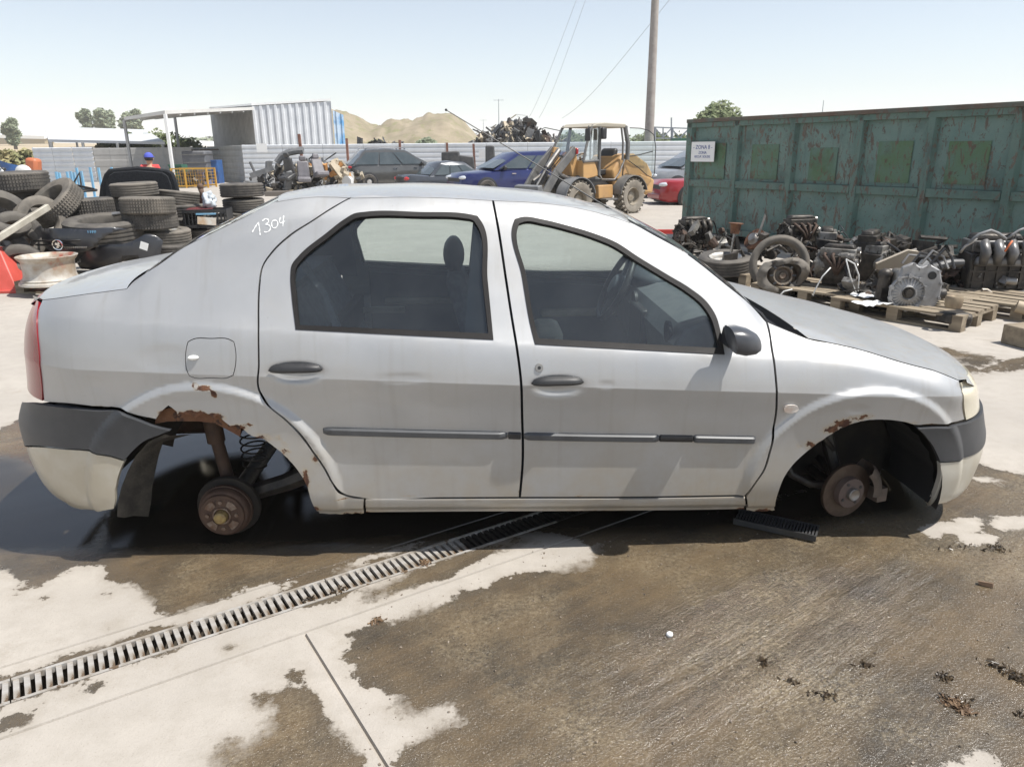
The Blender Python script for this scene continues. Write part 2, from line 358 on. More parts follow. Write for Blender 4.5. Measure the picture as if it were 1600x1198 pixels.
    L.new(hgt, bp.inputs['Height']); L.new(ma('MULTIPLY', rng(attr('pud_shade'), -.05, .06, 1, .06), ma('ADD', mix(wf, .28, .6), ma('MULTIPLY', fl, .5))), bp.inputs['Strength']); L.new(bp.outputs[0], b.inputs['Normal']); L.new(bp.outputs[0], b.inputs['Coat Normal'])
    return m
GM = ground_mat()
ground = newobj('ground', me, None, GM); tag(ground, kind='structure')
# channel walls and bottom
mb = MB(); s0, s1 = -2.6, 3.0
def dp(s, t, z): return DO+DU*s+DN*t+Vector((0, 0, z))
mb.grid([[dp(s, t, z) for t, z in ((-CW-.001, 0), (-CW, -.1), (CW, -.1), (CW+.001, 0))] for s in (-2.65, .5, 3.65)])
ch = mb.build('drain_channel', mat('channel_dirt', (.09, .075, .06), .8, c2=(.14, .12, .09), scale=12), smooth=None); tag(ch, kind='structure')
# grate sections
gm = mat('galvanised_grate', (.5, .48, .45), .5, metal=.35, c2=(.33, .29, .24), scale=14, c3=(.16, .11, .07), scale3=10, t3=.6, bump=.2, bscale=90)
barm = MB().box((0, 0, 0), (.0158, 2*CW-.024, .014)).mesh('bar')
barm.materials.append(gm)
gm_shade = mat('shaded_grate', (.055, .048, .04), .35, c2=(.03, .026, .022), scale=14); bar_shade = MB().box((0, 0, 0), (.0158, 2*CW-.024, .014)).mesh('bar'); bar_shade.materials.append(gm_shade); S_SHADE = st(gnd(745, 848))[0]  # darker grate copy: the car's shade painted into rails and bars
def grate(root, L, pitch=.0285, s_at=0):
    for t in (-CW+.008, CW-.008):
        MB().box((L/2, t, -.008), (L-.004, .012, .02)).build('rail', gm if s_at+L/2 < S_SHADE else gm_shade, root, smooth=None)
    n = int(L/pitch); r = random.Random(n)
    for i in range(n):
        b = newobj('bar', barm if s_at+(i+.5)*L/n < S_SHADE+r.uniform(-.12, .12) else bar_shade, root); b.location = ((i+.5)*L/n, 0, -.0065-r.random()*.002); b.rotation_euler = (0, 0, r.uniform(-.03, .03))
ss = -1.9
nm_ = ['drain grate section at the lower left corner of the yard', 'drain grate section left of the concrete joint, ending by the wet stain', 'drain grate section with a dry leaf on it near the car shadow', 'drain grate section half in the shade under the car sill', 'drain grate section under the middle of the car', 'drain grate section coming out behind the car']
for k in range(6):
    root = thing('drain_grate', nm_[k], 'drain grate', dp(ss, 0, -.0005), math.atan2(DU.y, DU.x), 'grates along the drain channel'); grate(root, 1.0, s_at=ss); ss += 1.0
# loose grate lying under the front of the car
lp = gnd(1276, 838, .03)
root = thing('loose_grate', 'black slotted grate lying loose on wet concrete beneath the front door', 'grate', gnd(1150, 806, .02), math.atan2((gnd(1272, 832)-gnd(1150, 806)).y, (gnd(1272, 832)-gnd(1150, 806)).x))
bm_ = mat('black_grate', (.03, .03, .03), .35, c2=(.05, .05, .05)); bl = MB().box((0, 0, 0), (.008, .1, .022)).mesh('bar'); bl.materials.append(bm_)
Lg = (gnd(1276, 832)-gnd(1150, 806)).length
for t in (-.05, .05): MB().box((Lg/2, t, 0), (Lg, .008, .026)).build('rail', bm_, root, smooth=None)
for i in range(26):
    b = newobj('bar', bl, root); b.location = ((i+.5)*Lg/26, 0, 0); b.rotation_euler = (0, .35, 0)
# ================================================================== THE SILVER SEDAN
PSI = math.radians(2.5); C0 = Vector((.0803, 3.476, 0))
car = thing('sedan', 'silver sedan without wheels, rusty rear wheel arch, 1304 chalked on its rear pillar', 'car', C0, PSI)
CI = Matrix.Rotation(-PSI, 3, 'Z')
RO = CI @ (Vector((0, 0, CH))-C0)
def interp(x, xs, ys): return np.interp(x, xs, ys)
def pchip(x, xs, ys):
    xs = np.array(xs, float); ys = np.array(ys, float); h = np.diff(xs); d = np.diff(ys)/h; m = np.zeros(len(xs))
    for i in range(1, len(xs)-1):
        if d[i-1]*d[i] > 0: w1 = 2*h[i]+h[i-1]; w2 = h[i]+2*h[i-1]; m[i] = (w1+w2)/(w1/d[i-1]+w2/d[i])
    m[0] = d[0]; m[-1] = d[-1]
    x = np.clip(x, xs[0], xs[-1]); k = np.clip(np.searchsorted(xs, x)-1, 0, len(h)-1); t = (x-xs[k])/h[k]
    return (2*t**3-3*t**2+1)*ys[k]+(t**3-2*t**2+t)*h[k]*m[k]+(-2*t**3+3*t**2)*ys[k+1]+(t**3-t**2)*h[k]*m[k+1]
XCF, XCR, NEX = 1.50, -1.62, 2.35
def sm(t): t = np.clip(t, 0, 1); return t*t*(3-2*t)
def zcrease(x): return .714-.055*x
def zbelt(x): return .868-.077*x
def zsill(x): return .165-.024*x
def ztop(x): return pchip(x, [-2.2, -1.81, -1.53, -1.386, -1.295, -1.142, -.993, -.86, -.71, -.2, .1, .3, .368, .51, .652, .788, .863, 1.02, 1.2, 1.4, 1.6, 1.8, 2.1], [1.0, 1.05, 1.09, 1.185, 1.24, 1.315, 1.377, 1.392, 1.392, 1.376, 1.352, 1.302, 1.28, 1.205, 1.115, 1.005, .925, .862, .828, .768, .702, .66, .60])
def xf(z): return pchip(z, [.1, .2, .3, .36, .42, .52, .60, .70, .8, 1.4], [1.98, 2.03, 2.055, 2.05, 2.025, 1.975, 1.93, 1.86, 1.78, 1.7])
def xr(z): return pchip(z, [.1, .2, .25, .3, .4, .5, .55, .6, .75, .9, 1.02, 1.4], [-2.06, -2.13, -2.165, -2.19, -2.215, -2.22, -2.20, -2.17, -2.125, -2.085, -2.03, -1.95])
DENT = []       # (x, z, rx, rz, depth)
def wz(x, z):
    zs, zc, zb = zsill(x), zcrease(x), zbelt(x)
    lo = pchip((z-zs)/(zc-zs), [-.4, 0, .05, .12, .3, .55, .8, 1.0], [.76, .80, .832, .842, .846, .850, .863, .887])
    u = (z-zc)/(zb-zc)
    hi = pchip(u, [0, .25, .6, .9, 1.0, 1.3, 2.0, 3.6, 5.0], [.887, .882, .870, .852, .842, .813, .752, .615, .46])
    return np.where(z < zc, lo, hi)
FA = (1.25, .215, .335); RA = (-1.262, .262, .375)
def sfun(x, z):
    x = np.asarray(x, float); z = np.asarray(z, float)
    w = wz(x, z)-.009*x*x
    d = ztop(x)-z
    w = w-np.where(d < .09, (.09-np.maximum(d, -.08))**2/(2*.09)*1.15, 0)
    for (cx, cz, r), out, h in ((FA, .135, .020), (RA, .120, .020)):
        rr = np.hypot(x-cx, (z-cz)); t = sm((r+out-rr)/.035); w = w+h*t*sm((z-.1)/.2)
        w = w + .0032*np.exp(-((rr-(r+out-.022))/.028)**2)*sm((z-.3)/.2)
    for cx, cz, rx, rz, dd in DENT: w = w-dd*np.exp(-(np.hypot((x-cx)/rx, (z-cz)/rz))**4)
    # shoulder of the sill
    F, R = xf(z), xr(z)
    tf = np.clip((x-XCF)/(F-XCF), 0, 1); tr = np.clip((XCR-x)/(XCR-R), 0, 1)
    g = (1-tf**NEX)**(1/NEX)*(1-tr**NEX)**(1/NEX)
    return w*g
def loc_ray(u, v): return CI @ ray(u, v)
def hit(u, v):
    """photo pixel -> point of the near body side"""
    d = loc_ray(u, v); t = np.arange(1.8, 5.2, .004)
    x = RO.x+d.x*t; y = RO.y+d.y*t; z = RO.z+d.z*t
    g = y+sfun(x, z)
    g = np.where((x > xf(z)) | (x < xr(z)), y, g)
    i = np.argmax(g > 0)
    if g[i] <= 0 or i == 0: i = int(np.argmax(g)); return x[i], z[i]
    a, b = t[i-1], t[i]
    for _ in range(12):
        c = (a+b)/2; X, Y, Z = RO.x+d.x*c, RO.y+d.y*c, RO.z+d.z*c
        gg = Y+float(sfun(X, Z)) if xr(Z) < X < xf(Z) else Y
        if gg > 0: b = c
        else: a = c
    return X, Z
def plane(u, v, y):
    d = loc_ray(u, v); t = (y-RO.y)/d.y
    return Vector((RO.x+d.x*t, y, RO.z+d.z*t))
LA = .62
def x2a(x, z):
    if x > XCF: return XCF+LA*math.asin(min(1, (x-XCF)/(float(xf(z))-XCF))**(NEX/2))
    if x < XCR: return XCR-LA*math.asin(min(1, (XCR-x)/(XCR-float(xr(z))))**(NEX/2))
    return x
def P3(a, z, off=0.0):
    a = np.asarray(a, float); z = np.asarray(z, float)
    thf = np.clip((a-XCF)/LA, 0, math.pi/2); thr = np.clip((XCR-a)/LA, 0, math.pi/2)
    x = np.where(a > XCF, XCF+(xf(z)-XCF)*np.sin(thf)**(2/NEX), np.where(a < XCR, XCR-(XCR-xr(z))*np.sin(thr)**(2/NEX), a))
    w = sfun(np.clip(x, XCR, XCF), z)
    # body width before the corner, with the belt logic taken at x
    wx = wz(x, z)-.009*x*x
    d = ztop(x)-z; wx = wx-np.where(d < .09, (.09-np.maximum(d, -.08))**2/(2*.09)*1.15, 0)
    for (cx, cz, r), out, h in ((FA, .135, .020), (RA, .120, .020)):
        rr = np.hypot(x-cx, z-cz); t = sm((r+out-rr)/.035); wx = wx+h*t*sm((z-.1)/.2)
        wx = wx + .0032*np.exp(-((rr-(r+out-.022))/.028)**2)*sm((z-.3)/.2)
    for cx, cz, rx, rz, dd in DENT: wx = wx-dd*np.exp(-(np.hypot((x-cx)/rx, (z-cz)/rz))**4)
    c = np.cos(thf)**(2/NEX)*np.cos(thr)**(2/NEX)
    return np.stack([x, -wx*c, z], -1)
def nrm(a, z):
    e = .002
    A = P3(a+e, z)-P3(a-e, z); B = P3(a, z+e)-P3(a, z-e)
    n = np.cross(A, B); l = np.linalg.norm(n, axis=-1, keepdims=True); n = n/np.maximum(l, 1e-9)
    return n          # outward on the near side
def az(pts):
    r = []
    for u, v in pts:
        x, z = hit(u, v); r.append((x2a(float(x), float(z)), float(z)))
    return r
def smooth_loop(P, closed=True, step=.012, sharp=42):
    P = [np.array(p, float) for p in P]; n = len(P); out = []
    def ang(i):
        a = P[i]-P[i-1]; b = P[(i+1) % n]-P[i]
        return math.degrees(abs(math.atan2(a[0]*b[1]-a[1]*b[0], a@b)))
    sh = [(ang(i) > sharp) for i in range(n)]
    if not closed: sh[0] = sh[-1] = True
    for i in range(n if closed else n-1):
        j = (i+1) % n; p, q = P[i], P[j]; L = np.linalg.norm(q-p)
        if L < 1e-6: continue
        def tang(k, prev, nxt, cur):
            if sh[k]: return (q-p)
            a, b = np.linalg.norm(cur-prev), np.linalg.norm(nxt-cur)
            t = ((cur-prev)/a*b+(nxt-cur)/b*a)/(a+b) if a > 0 and b > 0 else (q-p)/L
            return t*L
        m0 = tang(i, P[i-1], P[j], p); m1 = tang(j, P[i], P[(j+1) % n], q)
        k = max(1, int(round(L/step)))
        for s in range(k):
            t = s/k
            out.append((2*t**3-3*t**2+1)*p+(t**3-2*t**2+t)*m0+(-2*t**3+3*t**2)*q+(t**3-t**2)*m1)
    if not closed: out.append(P[-1])
    return out
def inset(loop, d):
    n = len(loop); A = sum(loop[i][0]*loop[(i+1) % n][1]-loop[(i+1) % n][0]*loop[i][1] for i in range(n))
    s = 1 if A > 0 else -1; out = []
    for i in range(n):
        t = loop[(i+1) % n]-loop[i-1]; L = np.hypot(*t)
        out.append(loop[i]+np.array((-t[1], t[0]))/max(L, 1e-9)*d*s)
    return out
def inpoly(x, y, P):
    P = np.array(P); Q = np.roll(P, -1, 0); ins = np.zeros(x.shape, bool)
    for (x0, y0), (x1, y1) in zip(P, Q):
        c = ((y0 > y) != (y1 > y)); den = (y1-y0) if abs(y1-y0) > 1e-12 else 1e-12
        ins ^= c & (x < (x1-x0)*(y-y0)/den+x0)
    return ins
RUSTS = []   # rust centres (a, z, r, weight)
def panel(name, loop, parent, m, holes=(), off=0.0, rim=.014, gap=.0018, step=.014, far=True, smooth=True, label=None, rough=None, crease=True):
    """one pressed sheet: outline in (a, z) on the body side, with folded edges; and its twin on the far side"""
    lp = smooth_loop(loop, step=.012) if smooth else [np.array(p, float) for p in loop]
    lp = inset(lp, gap) if gap else lp
    hs = []
    for h in holes:
        q = smooth_loop(h, step=.012); hs.append(q)
    pts = []; edges = []
    for L in [lp]+hs:
        b = len(pts); pts += [tuple(p) for p in L]; edges += [(b+i, b+(i+1) % len(L)) for i in range(len(L))]
    nb = len(pts); B = np.array(pts); ex_ = []
    lo, hi = B.min(0), B.max(0)
    gx, gy = np.meshgrid(np.arange(lo[0]+step*.5, hi[0], step), np.arange(lo[1]+step*.5, hi[1], step), indexing='ij')
    gx = gx.ravel(); gy = gy.ravel(); k = inpoly(gx, gy, lp)
    for h in hs: k &= ~inpoly(gx, gy, h)
    gx, gy = gx[k], gy[k]
    if len(gx):
        keep = np.ones(len(gx), bool)
        for c in range(0, len(gx), 4000):
            D = np.min(np.hypot(gx[c:c+4000, None]-B[None, :, 0], gy[c:c+4000, None]-B[None, :, 1]), 1); keep[c:c+4000] = D > step*.45
        gx, gy = gx[keep], gy[keep]
    cx = np.arange(lo[0]+step*.6, hi[0], step*.8)
    if crease and len(cx):
        for dz in (-.0026, .0026):
            cz = zcrease(cx)+dz; kk = inpoly(cx, cz, lp)
            for h in hs: kk &= ~inpoly(cx, cz, h)
            kx, kz = cx[kk], cz[kk]
            if len(kx):
                D = np.min(np.hypot(kx[:, None]-B[None, :, 0], kz[:, None]-B[None, :, 1]), 1); kx, kz = kx[D > step*.3], kz[D > step*.3]
                ok_ = np.abs(gy-zcrease(gx)) > step*.45; gx, gy = gx[ok_], gy[ok_]; ex_.append((kx, kz))
        for kx, kz in ex_: gx = np.concatenate([gx, kx]); gy = np.concatenate([gy, kz])
    allp = [Vector(p) for p in pts]+[Vector((x, y)) for x, y in zip(gx, gy)]
    r = geometry.delaunay_2d_cdt(allp, edges, [], 0, 1e-5)
    V = np.array([tuple(v) for v in r[0]]); F = [tuple(f) for f in r[2]]
    C = np.array([V[list(f)].mean(0) for f in F]); ok = inpoly(C[:, 0], C[:, 1], lp)
    for h in hs: ok &= ~inpoly(C[:, 0], C[:, 1], h)
    F = [f for f, q in zip(F, ok) if q]
    N3 = nrm(V[:, 0], V[:, 1]); X3 = P3(V[:, 0], V[:, 1])+N3*off
    if rough is not None: X3 = X3+N3*rough(V[:, 0], V[:, 1])[:, None]
    # boundary edges
    from collections import Counter
    ec = Counter()
    for f in F:
        for i in range(3): ec[tuple(sorted((f[i], f[(i+1) % 3])))] += 1
    dire = {}
    G = []
    for f in F:
        a, b, c = f; A = (V[b]-V[a]); Bq = (V[c]-V[a])
        if A[0]*Bq[1]-A[1]*Bq[0] < 0: f = (a, c, b)
        G.append(f)
        for i in range(3):
            e = (f[i], f[(i+1) % 3])
            if ec[tuple(sorted(e))] == 1: dire[e] = 1
    verts = X3.tolist(); faces = list(G); norms = N3.tolist()
    if rim:
        mp = {}
        def rv(i):
            if i not in mp:
                b = len(verts); mp[i] = (b, b+1); verts.append(X3[i].tolist()); verts.append((X3[i]-N3[i]*rim).tolist())
            return mp[i]
        acc = {}
        for (i, j) in dire:
            a, a2 = rv(i); b, b2 = rv(j); faces.append((b, a, a2, b2))
            t = X3[j]-X3[i]; n = np.cross(t, N3[i]); n /= max(np.linalg.norm(n), 1e-9)
            for q in (a, a2, b, b2): acc[q] = acc.get(q, 0)+n
        for q in range(len(norms), len(verts)):
            n = acc[q]; norms.append((n/max(np.linalg.norm(n), 1e-9)).tolist())
    used = sorted({i for f in faces for i in f}); re_ = {o: k for k, o in enumerate(used)}
    verts = [verts[i] for i in used]; norms = [norms[i] for i in used]; faces = [tuple(re_[i] for i in f) for f in faces]
    av = [(V[i] if i < len(V) else None) for i in used]
    rustv = []
    for k_, i in enumerate(used):
        if i < len(V) and RUSTS:
            rustv.append(max((w*(1-math.hypot((V[i][0]-ra)/rx, (V[i][1]-rz)/rzz)) for ra, rz, rx, rzz, w in RUSTS), default=0))
        else: rustv.append(0)
    res = []
    for side in ((1, -1) if far else (1,)):
        vv = [(x, y*side, z) for x, y, z in verts]; ff = faces if side == 1 else [tuple(reversed(f)) for f in faces]
        me = bpy.data.meshes.new(name); me.from_pydata(vv, [], ff); me.update(); me.polygons.foreach_set('use_smooth', [True]*len(ff))
        me.normals_split_custom_set_from_vertices([(x, y*side, z) for x, y, z in norms])
        at_ = me.attributes.new('rusty', 'FLOAT', 'POINT')
        at_.data.foreach_set('value', np.clip(np.array(rustv if side == 1 else [0]*len(rustv), np.float32), -1, 1))
        o = newobj(name, me, parent[0 if side == 1 else 1] if isinstance(parent, (list, tuple)) else parent, m)
        if label and side == 1: o['label'] = label
        res.append(o)
    return res
def paint_mat():
    m = bpy.data.materials.new('silver_car_paint'); m.use_nodes = True; n = m.node_tree; N = n.nodes; L = n.links; b = N['Principled BSDF']
    tc = N.new('ShaderNodeTexCoord'); o = tc.outputs['Object']
    def nz(sc, d=5, r=.6):
        t = N.new('ShaderNodeTexNoise'); t.inputs['Scale'].default_value = sc; t.inputs['Detail'].default_value = d; t.inputs['Roughness'].default_value = r; L.new(o, t.inputs['Vector']); return t.outputs['Fac']
    def rng(s, a, z, o0=0, o1=1):
        r = N.new('ShaderNodeMapRange'); r.inputs[1].default_value = a; r.inputs[2].default_value = z; r.inputs[3].default_value = o0; r.inputs[4].default_value = o1; L.new(s, r.inputs[0]); return r.outputs[0]
    def ma(op, a, c):
        r = N.new('ShaderNodeMath'); r.operation = op
        for i, q in enumerate((a, c)):
            if isinstance(q, (int, float)): r.inputs[i].default_value = q
            else: L.new(q, r.inputs[i])
        return r.outputs[0]
    def mix(f, a, c):
        r = N.new('ShaderNodeMix'); r.data_type = 'RGBA'
        for i, q in ((0, f), (6, a), (7, c)):
            if isinstance(q, tuple): r.inputs[i].default_value = (*q, 1)
            elif isinstance(q, (int, float)): r.inputs[i].default_value = q if i == 0 else (q, q, q, 1)
            else: L.new(q, r.inputs[i])
        return r.outputs[2]
    sp = N.new('ShaderNodeSeparateXYZ'); L.new(o, sp.inputs[0])
    col = mix(rng(nz(2.5, 5), .35, .65), (.43, .433, .432), (.385, .388, .387))
    low = ma('MULTIPLY', rng(sp.outputs[2], .62, .2), rng(nz(5, 7, .7), .3, .62))
    low = ma('ADD', ma('MULTIPLY', low, .75), rng(nz(1.6, 7, .75), .5, .8, 0, .32))
    col = mix(low, col, (.36, .31, .23))
    mps = N.new('ShaderNodeMapping'); mps.inputs['Scale'].default_value = (30, 6, 1.3); L.new(o, mps.inputs[0]); tn = N.new('ShaderNodeTexNoise'); tn.inputs['Scale'].default_value = 1.0; tn.inputs['Detail'].default_value = 6; L.new(mps.outputs[0], tn.inputs['Vector'])
    col = mix(rng(tn.outputs['Fac'], .56, .78, 0, .22), col, (.25, .22, .17))
    specks = rng(nz(150, 2, .5), .76, .78, 0, .6); col = mix(specks, col, (.12, .1, .08))
    at_ = N.new('ShaderNodeAttribute'); at_.attribute_name = 'rusty'
    rf = ma('ADD', at_.outputs['Fac'], ma('MULTIPLY', ma('SUBTRACT', nz(28, 8, .75), .5), 1.5))
    rr = rng(rf, .30, .36); halo = rng(rf, .02, .34)
    col = mix(ma('MULTIPLY', halo, .55), col, (.42, .33, .2))
    col = mix(rr, col, mix(rng(nz(40, 5), .4, .62), (.06, .025, .015), (.15, .068, .033)))
    L.new(col, b.inputs['Base Color'])
    L.new(ma('MULTIPLY', ma('SUBTRACT', 1, ma('MAXIMUM', rr, ma('MULTIPLY', low, .8))), .5), b.inputs['Metallic'])
    L.new(mix(rr, rng(nz(6, 6, .7), .3, .7, .44, .56), .85), b.inputs['Roughness'])
    L.new(ma('MULTIPLY', ma('SUBTRACT', 1, rr), .5), b.inputs['Coat Weight']); b.inputs['Coat Roughness'].default_value = .06
    bp = N.new('ShaderNodeBump'); bp.inputs['Distance'].default_value = .01
    L.new(nz(45, 5), bp.inputs['Height']); L.new(ma('MULTIPLY', halo, .5), bp.inputs['Strength'])
    L.new(bp.outputs[0], b.inputs['Normal'])
    return m
PM = paint_mat(); MT['paint'] = PM
GL = glass_mat('car_glass', (.80, .87, .86), .02, .02, 1.1, .03, (.45, .5, .52))
# ---------------- outlines read off the photograph (pixels) on the body side
def hx(u, v): x, z = hit(u, v); return float(x), float(z)
# handle bowls and small dents
for (u, v, rx, rz, dd) in ((462, 584, .088, .034, .017), (871, 605, .086, .034, .017), (628, 592, .085, .020, .0028), (948, 602, .03, .014, .002), (258, 560, .09, .045, .004), (148, 600, .035, .03, .003), (1340, 640, .04, .018, .003), (490, 690, .04, .03, .002)):
    x, z = hx(u, v); DENT.append((x, z, rx, rz, dd))
rear_door = [(549, 309), (520, 325), (489, 345), (454, 368), (427, 393), (411, 416), (406, 446), (404.5, 485), (404.5, 515), (405, 570), (407, 612), (419, 632), (445, 654), (468, 676), (488, 703), (507, 730), (522, 757), (537, 771), (562, 777), (690, 777), (811, 776.5), (815.5, 720), (814.5, 647), (812.5, 592), (807, 548), (798, 493), (789, 434), (778, 361), (769, 312), (700, 308), (620, 306.5)]
front_door = [(771, 312), (780.5, 361), (791.5, 434), (800.5, 493), (809.5, 548), (815, 592), (817, 647), (818, 720), (813.5, 776.5), (990, 776), (1163, 775), (1179, 755), (1193, 734), (1202, 706), (1207, 675), (1211.5, 647), (1213, 615), (1209.5, 573), (1204, 538), (1197, 503), (1183, 487), (1130, 441), (1060, 388), (1020, 366), (985, 347), (950, 335), (910, 325), (850, 316)]
quarter = [(67, 468), (115, 462), (160, 456), (198, 451), (206, 442), (225, 428), (247, 414), (281, 390), (337, 361), (394, 333), (432, 314), (470, 307), (510, 305), (549, 308), (520, 324), (489, 344), (453, 367), (426, 392), (410, 416), (404.5, 446), (403, 485), (403, 515), (403.5, 570), (405.5, 613), (418, 633), (444, 655), (467, 678), (486.5, 704), (505.5, 731), (520.5, 758), (536, 773), (562, 779), (569, 779), (569, 802), (535, 803), (499, 802), (490, 792), (485, 780), (478, 757), (467, 738), (445.5, 713), (422.5, 694), (411, 686), (397, 683), (384, 675), (372, 664), (361, 667), (346, 655), (340, 648), (334, 655), (322, 646), (307, 652), (295, 648), (280, 651), (272, 640), (263, 634), (254, 642), (246, 652), (244, 655), (215, 649), (192, 640), (150, 635), (115, 631), (69, 627), (64, 590), (61.5, 554), (58.5, 488)]
fender = [(1199, 503), (1206, 538), (1211.5, 573), (1215, 615), (1213.5, 647), (1209, 675), (1204, 706), (1195, 734), (1181, 755), (1166, 776), (1166, 797), (1190, 799), (1211, 797), (1212, 787), (1217.6, 766), (1224.6, 748), (1238.7, 727), (1256, 710), (1281, 690.6), (1305, 675), (1330, 663), (1354, 657), (1382, 656), (1410, 659), (1430, 664), (1455, 663), (1494, 659), (1507, 655), (1504, 630), (1500, 604), (1498, 594), (1463, 580), (1410, 566), (1340, 545), (1300, 536), (1263, 529), (1235, 518)]
sill = [(571, 779), (690, 779), (813, 778.5), (990, 778), (1164, 777), (1164, 797), (1100, 798), (900, 800), (700, 801), (571, 802)]
QL, FL, RD, FD = az(quarter), az(fender), az(rear_door), az(front_door)
rw = az([(462, 515), (456, 464), (454, 430), (456, 414), (466, 401), (510, 364.5), (538, 343), (553, 334.5), (572, 331.6), (657, 332), (731, 335), (746, 338), (753, 348), (762, 438), (771, 531)])
rwi = az([(467, 508), (463, 464), (460.5, 430), (463, 418), (472, 406), (514, 371), (541, 350), (556, 341.5), (574, 339), (657, 339), (727, 342), (739, 344.5), (745.5, 353), (754, 438), (763, 521)])
fw = az([(836, 538), (829, 510), (815, 430), (801, 352), (804, 343), (814, 340), (850, 344), (885, 352.6), (927, 365), (962, 379), (997, 401.7), (1043, 429.7), (1078, 450.8), (1104, 472), (1118, 493), (1125.4, 517.4), (1132, 554)])
fwi = az([(842, 529), (836, 508), (822, 430), (808.5, 358), (811, 350), (819, 347), (850, 351), (883, 359), (924, 371.5), (958, 385.5), (993, 408), (1039, 436), (1073, 457), (1097, 477), (1111, 498), (1118, 520), (1123, 544)])
for (u, v, r1, r2, w) in ((262, 650, .05, .03, 1.1), (300, 648, .07, .025, 1.25), (335, 652, .05, .022, 1.25), (372, 668, .05, .02, .9), (410, 684, .07, .02, .5), (318, 607, .04, .014, 1.1), (334, 616, .014, .022, 1.2), (303, 600, .012, .014, 1.0), (445, 708, .03, .05, .4), (478, 750, .02, .06, .75), (492, 795, .04, .02, .8), (390, 663, .02, .008, .9), (492, 716, .02, .03, .5), (560, 801, .15, .008, .5), (540, 778, .06, .006, .5)):
    x, z = hx(u, v); RUSTS.append((x2a(x, z), z, r1, r2, w))
scr = len(RUSTS)
for (u, v, r1, r2, w) in ((1318, 662, .05, .028, .85), (1300, 671, .05, .025, .6), (1345, 652, .06, .018, .55), (1192, 797, .05, .016, .9), (1270, 695, .06, .03, .4), (1420, 661, .04, .012, .5), (900, 800, .5, .006, .45), (1160, 796, .03, .01, .8), (640, 775, .05, .006, .55), (770, 774, .04, .006, .5), (905, 774, .05, .006, .5), (1070, 773, .05, .006, .5), (812, 770, .006, .03, .5), (415, 625, .01, .03, .4), (118, 634, .2, .004, .5), (1450, 662, .06, .004, .6)):
    x, z = hx(u, v); RUSTS.append((x2a(x, z), z, r1, r2, w))
def crumple(a, z):
    r = np.zeros_like(a)
    for (ra, rz_, rx, rzz, w) in RUSTS:
        q = np.clip(1.2-np.hypot((a-ra)/(rx*1.3), (z-rz_)/(rzz*1.3)), 0, 1)
        r = r+q*w*.006*(np.sin(a*260+z*130)*np.sin(z*310-a*90))
    return r
flap_loop = az([(292, 541), (294, 534), (302, 530), (330, 529), (357, 530), (365, 534), (367, 542), (366.5, 577), (364, 586), (355, 590), (330, 590), (304, 590), (296, 587), (292, 578)])
qp = panel('quarter_panel', QL, car, PM, holes=[inset([np.array(p) for p in flap_loop], -.002)], rough=crumple, label='rear quarter panel with a rusted through wheel arch', step=.012)
fp = panel('front_fender', FL, car, PM, rough=crumple, label='front fender scraped and rusty above the wheel', step=.012)
ff = panel('fuel_flap', flap_loop, car, PM, far=False, gap=.001, rim=.006)
rd = panel('rear_door', RD, car, PM, holes=[rw], step=.012)
fd = panel('front_door', FD, car, PM, holes=[fw], step=.012)
sl = panel('sill', az(sill), car, PM, rough=lambda a, z: .010*sm((z-(zsill(a)+.045))/.012)-.006, label='dirty rocker panel')
for nm, doors, lo_, li_ in (('rear', rd, rw, rwi), ('front', fd, fw, fwi)):
    panel('window_seal', lo_, doors, MT['rubber'], holes=[li_], off=.003, rim=.02, gap=0)
    panel('window_glass', li_, doors, GL, off=-.012, rim=0, gap=-.004)
# thin ledge along the foot of each window
# rub strips, handles, lock, marker
def ribbon(name, pts, w0, d0, parent, m, off=.0, far=True, n=40):
    A = np.array(az(pts)); s = np.linspace(0, 1, n); t = np.linspace(0, 1, len(A)); a = np.interp(s, t, A[:, 0]); z = np.interp(s, t, A[:, 1])
    res = []
    prof = [(-.5, 0), (-.46, .6), (-.3, 1), (.3, 1), (.46, .6), (.5, 0)]
    for side in ((1, -1) if far else (1,)):
        rows = []
        for i in range(n):
            e = min(1, min(i, n-1-i)/1.5+.25); r = []
            for p, h in prof:
                zz = z[i]+p*w0*(.6+.4*e); q = P3(a[i], zz)+nrm(a[i], zz)*(off+h*d0*e); r.append((q[0], q[1]*side, q[2]))
            rows.append(r)
        mb = MB(); mb.grid(rows); k = len(prof); mb.f += [tuple(range(k-1, -1, -1)), tuple(range((n-1)*k, n*k))]
        res.append(mb.build(name, m, parent[0 if side == 1 else 1] if isinstance(parent, list) else parent))
    return res
grey_strip = mat('grey_rub_strip', (.075, .078, .082), .45, c2=(.055, .057, .06), scale=9)
ribbon('rub_strip', [(505, 673), (650, 677), (793, 680)], .031, .014, rd, grey_strip)
ribbon('rub_strip_end', [(794, 680), (814, 680.6)], .029, .009, rd, MT['black'])
ribbon('rub_strip', [(819, 681), (925, 683), (1030, 684.3)], .031, .014, fd, grey_strip)
ribbon('rub_strip', [(1083, 685), (1130, 686), (1180, 687)], .031, .014, fd, grey_strip)
ribbon('rub_strip_gap', [(1030, 684.3), (1083, 685)], .029, .008, fd, MT['black'])
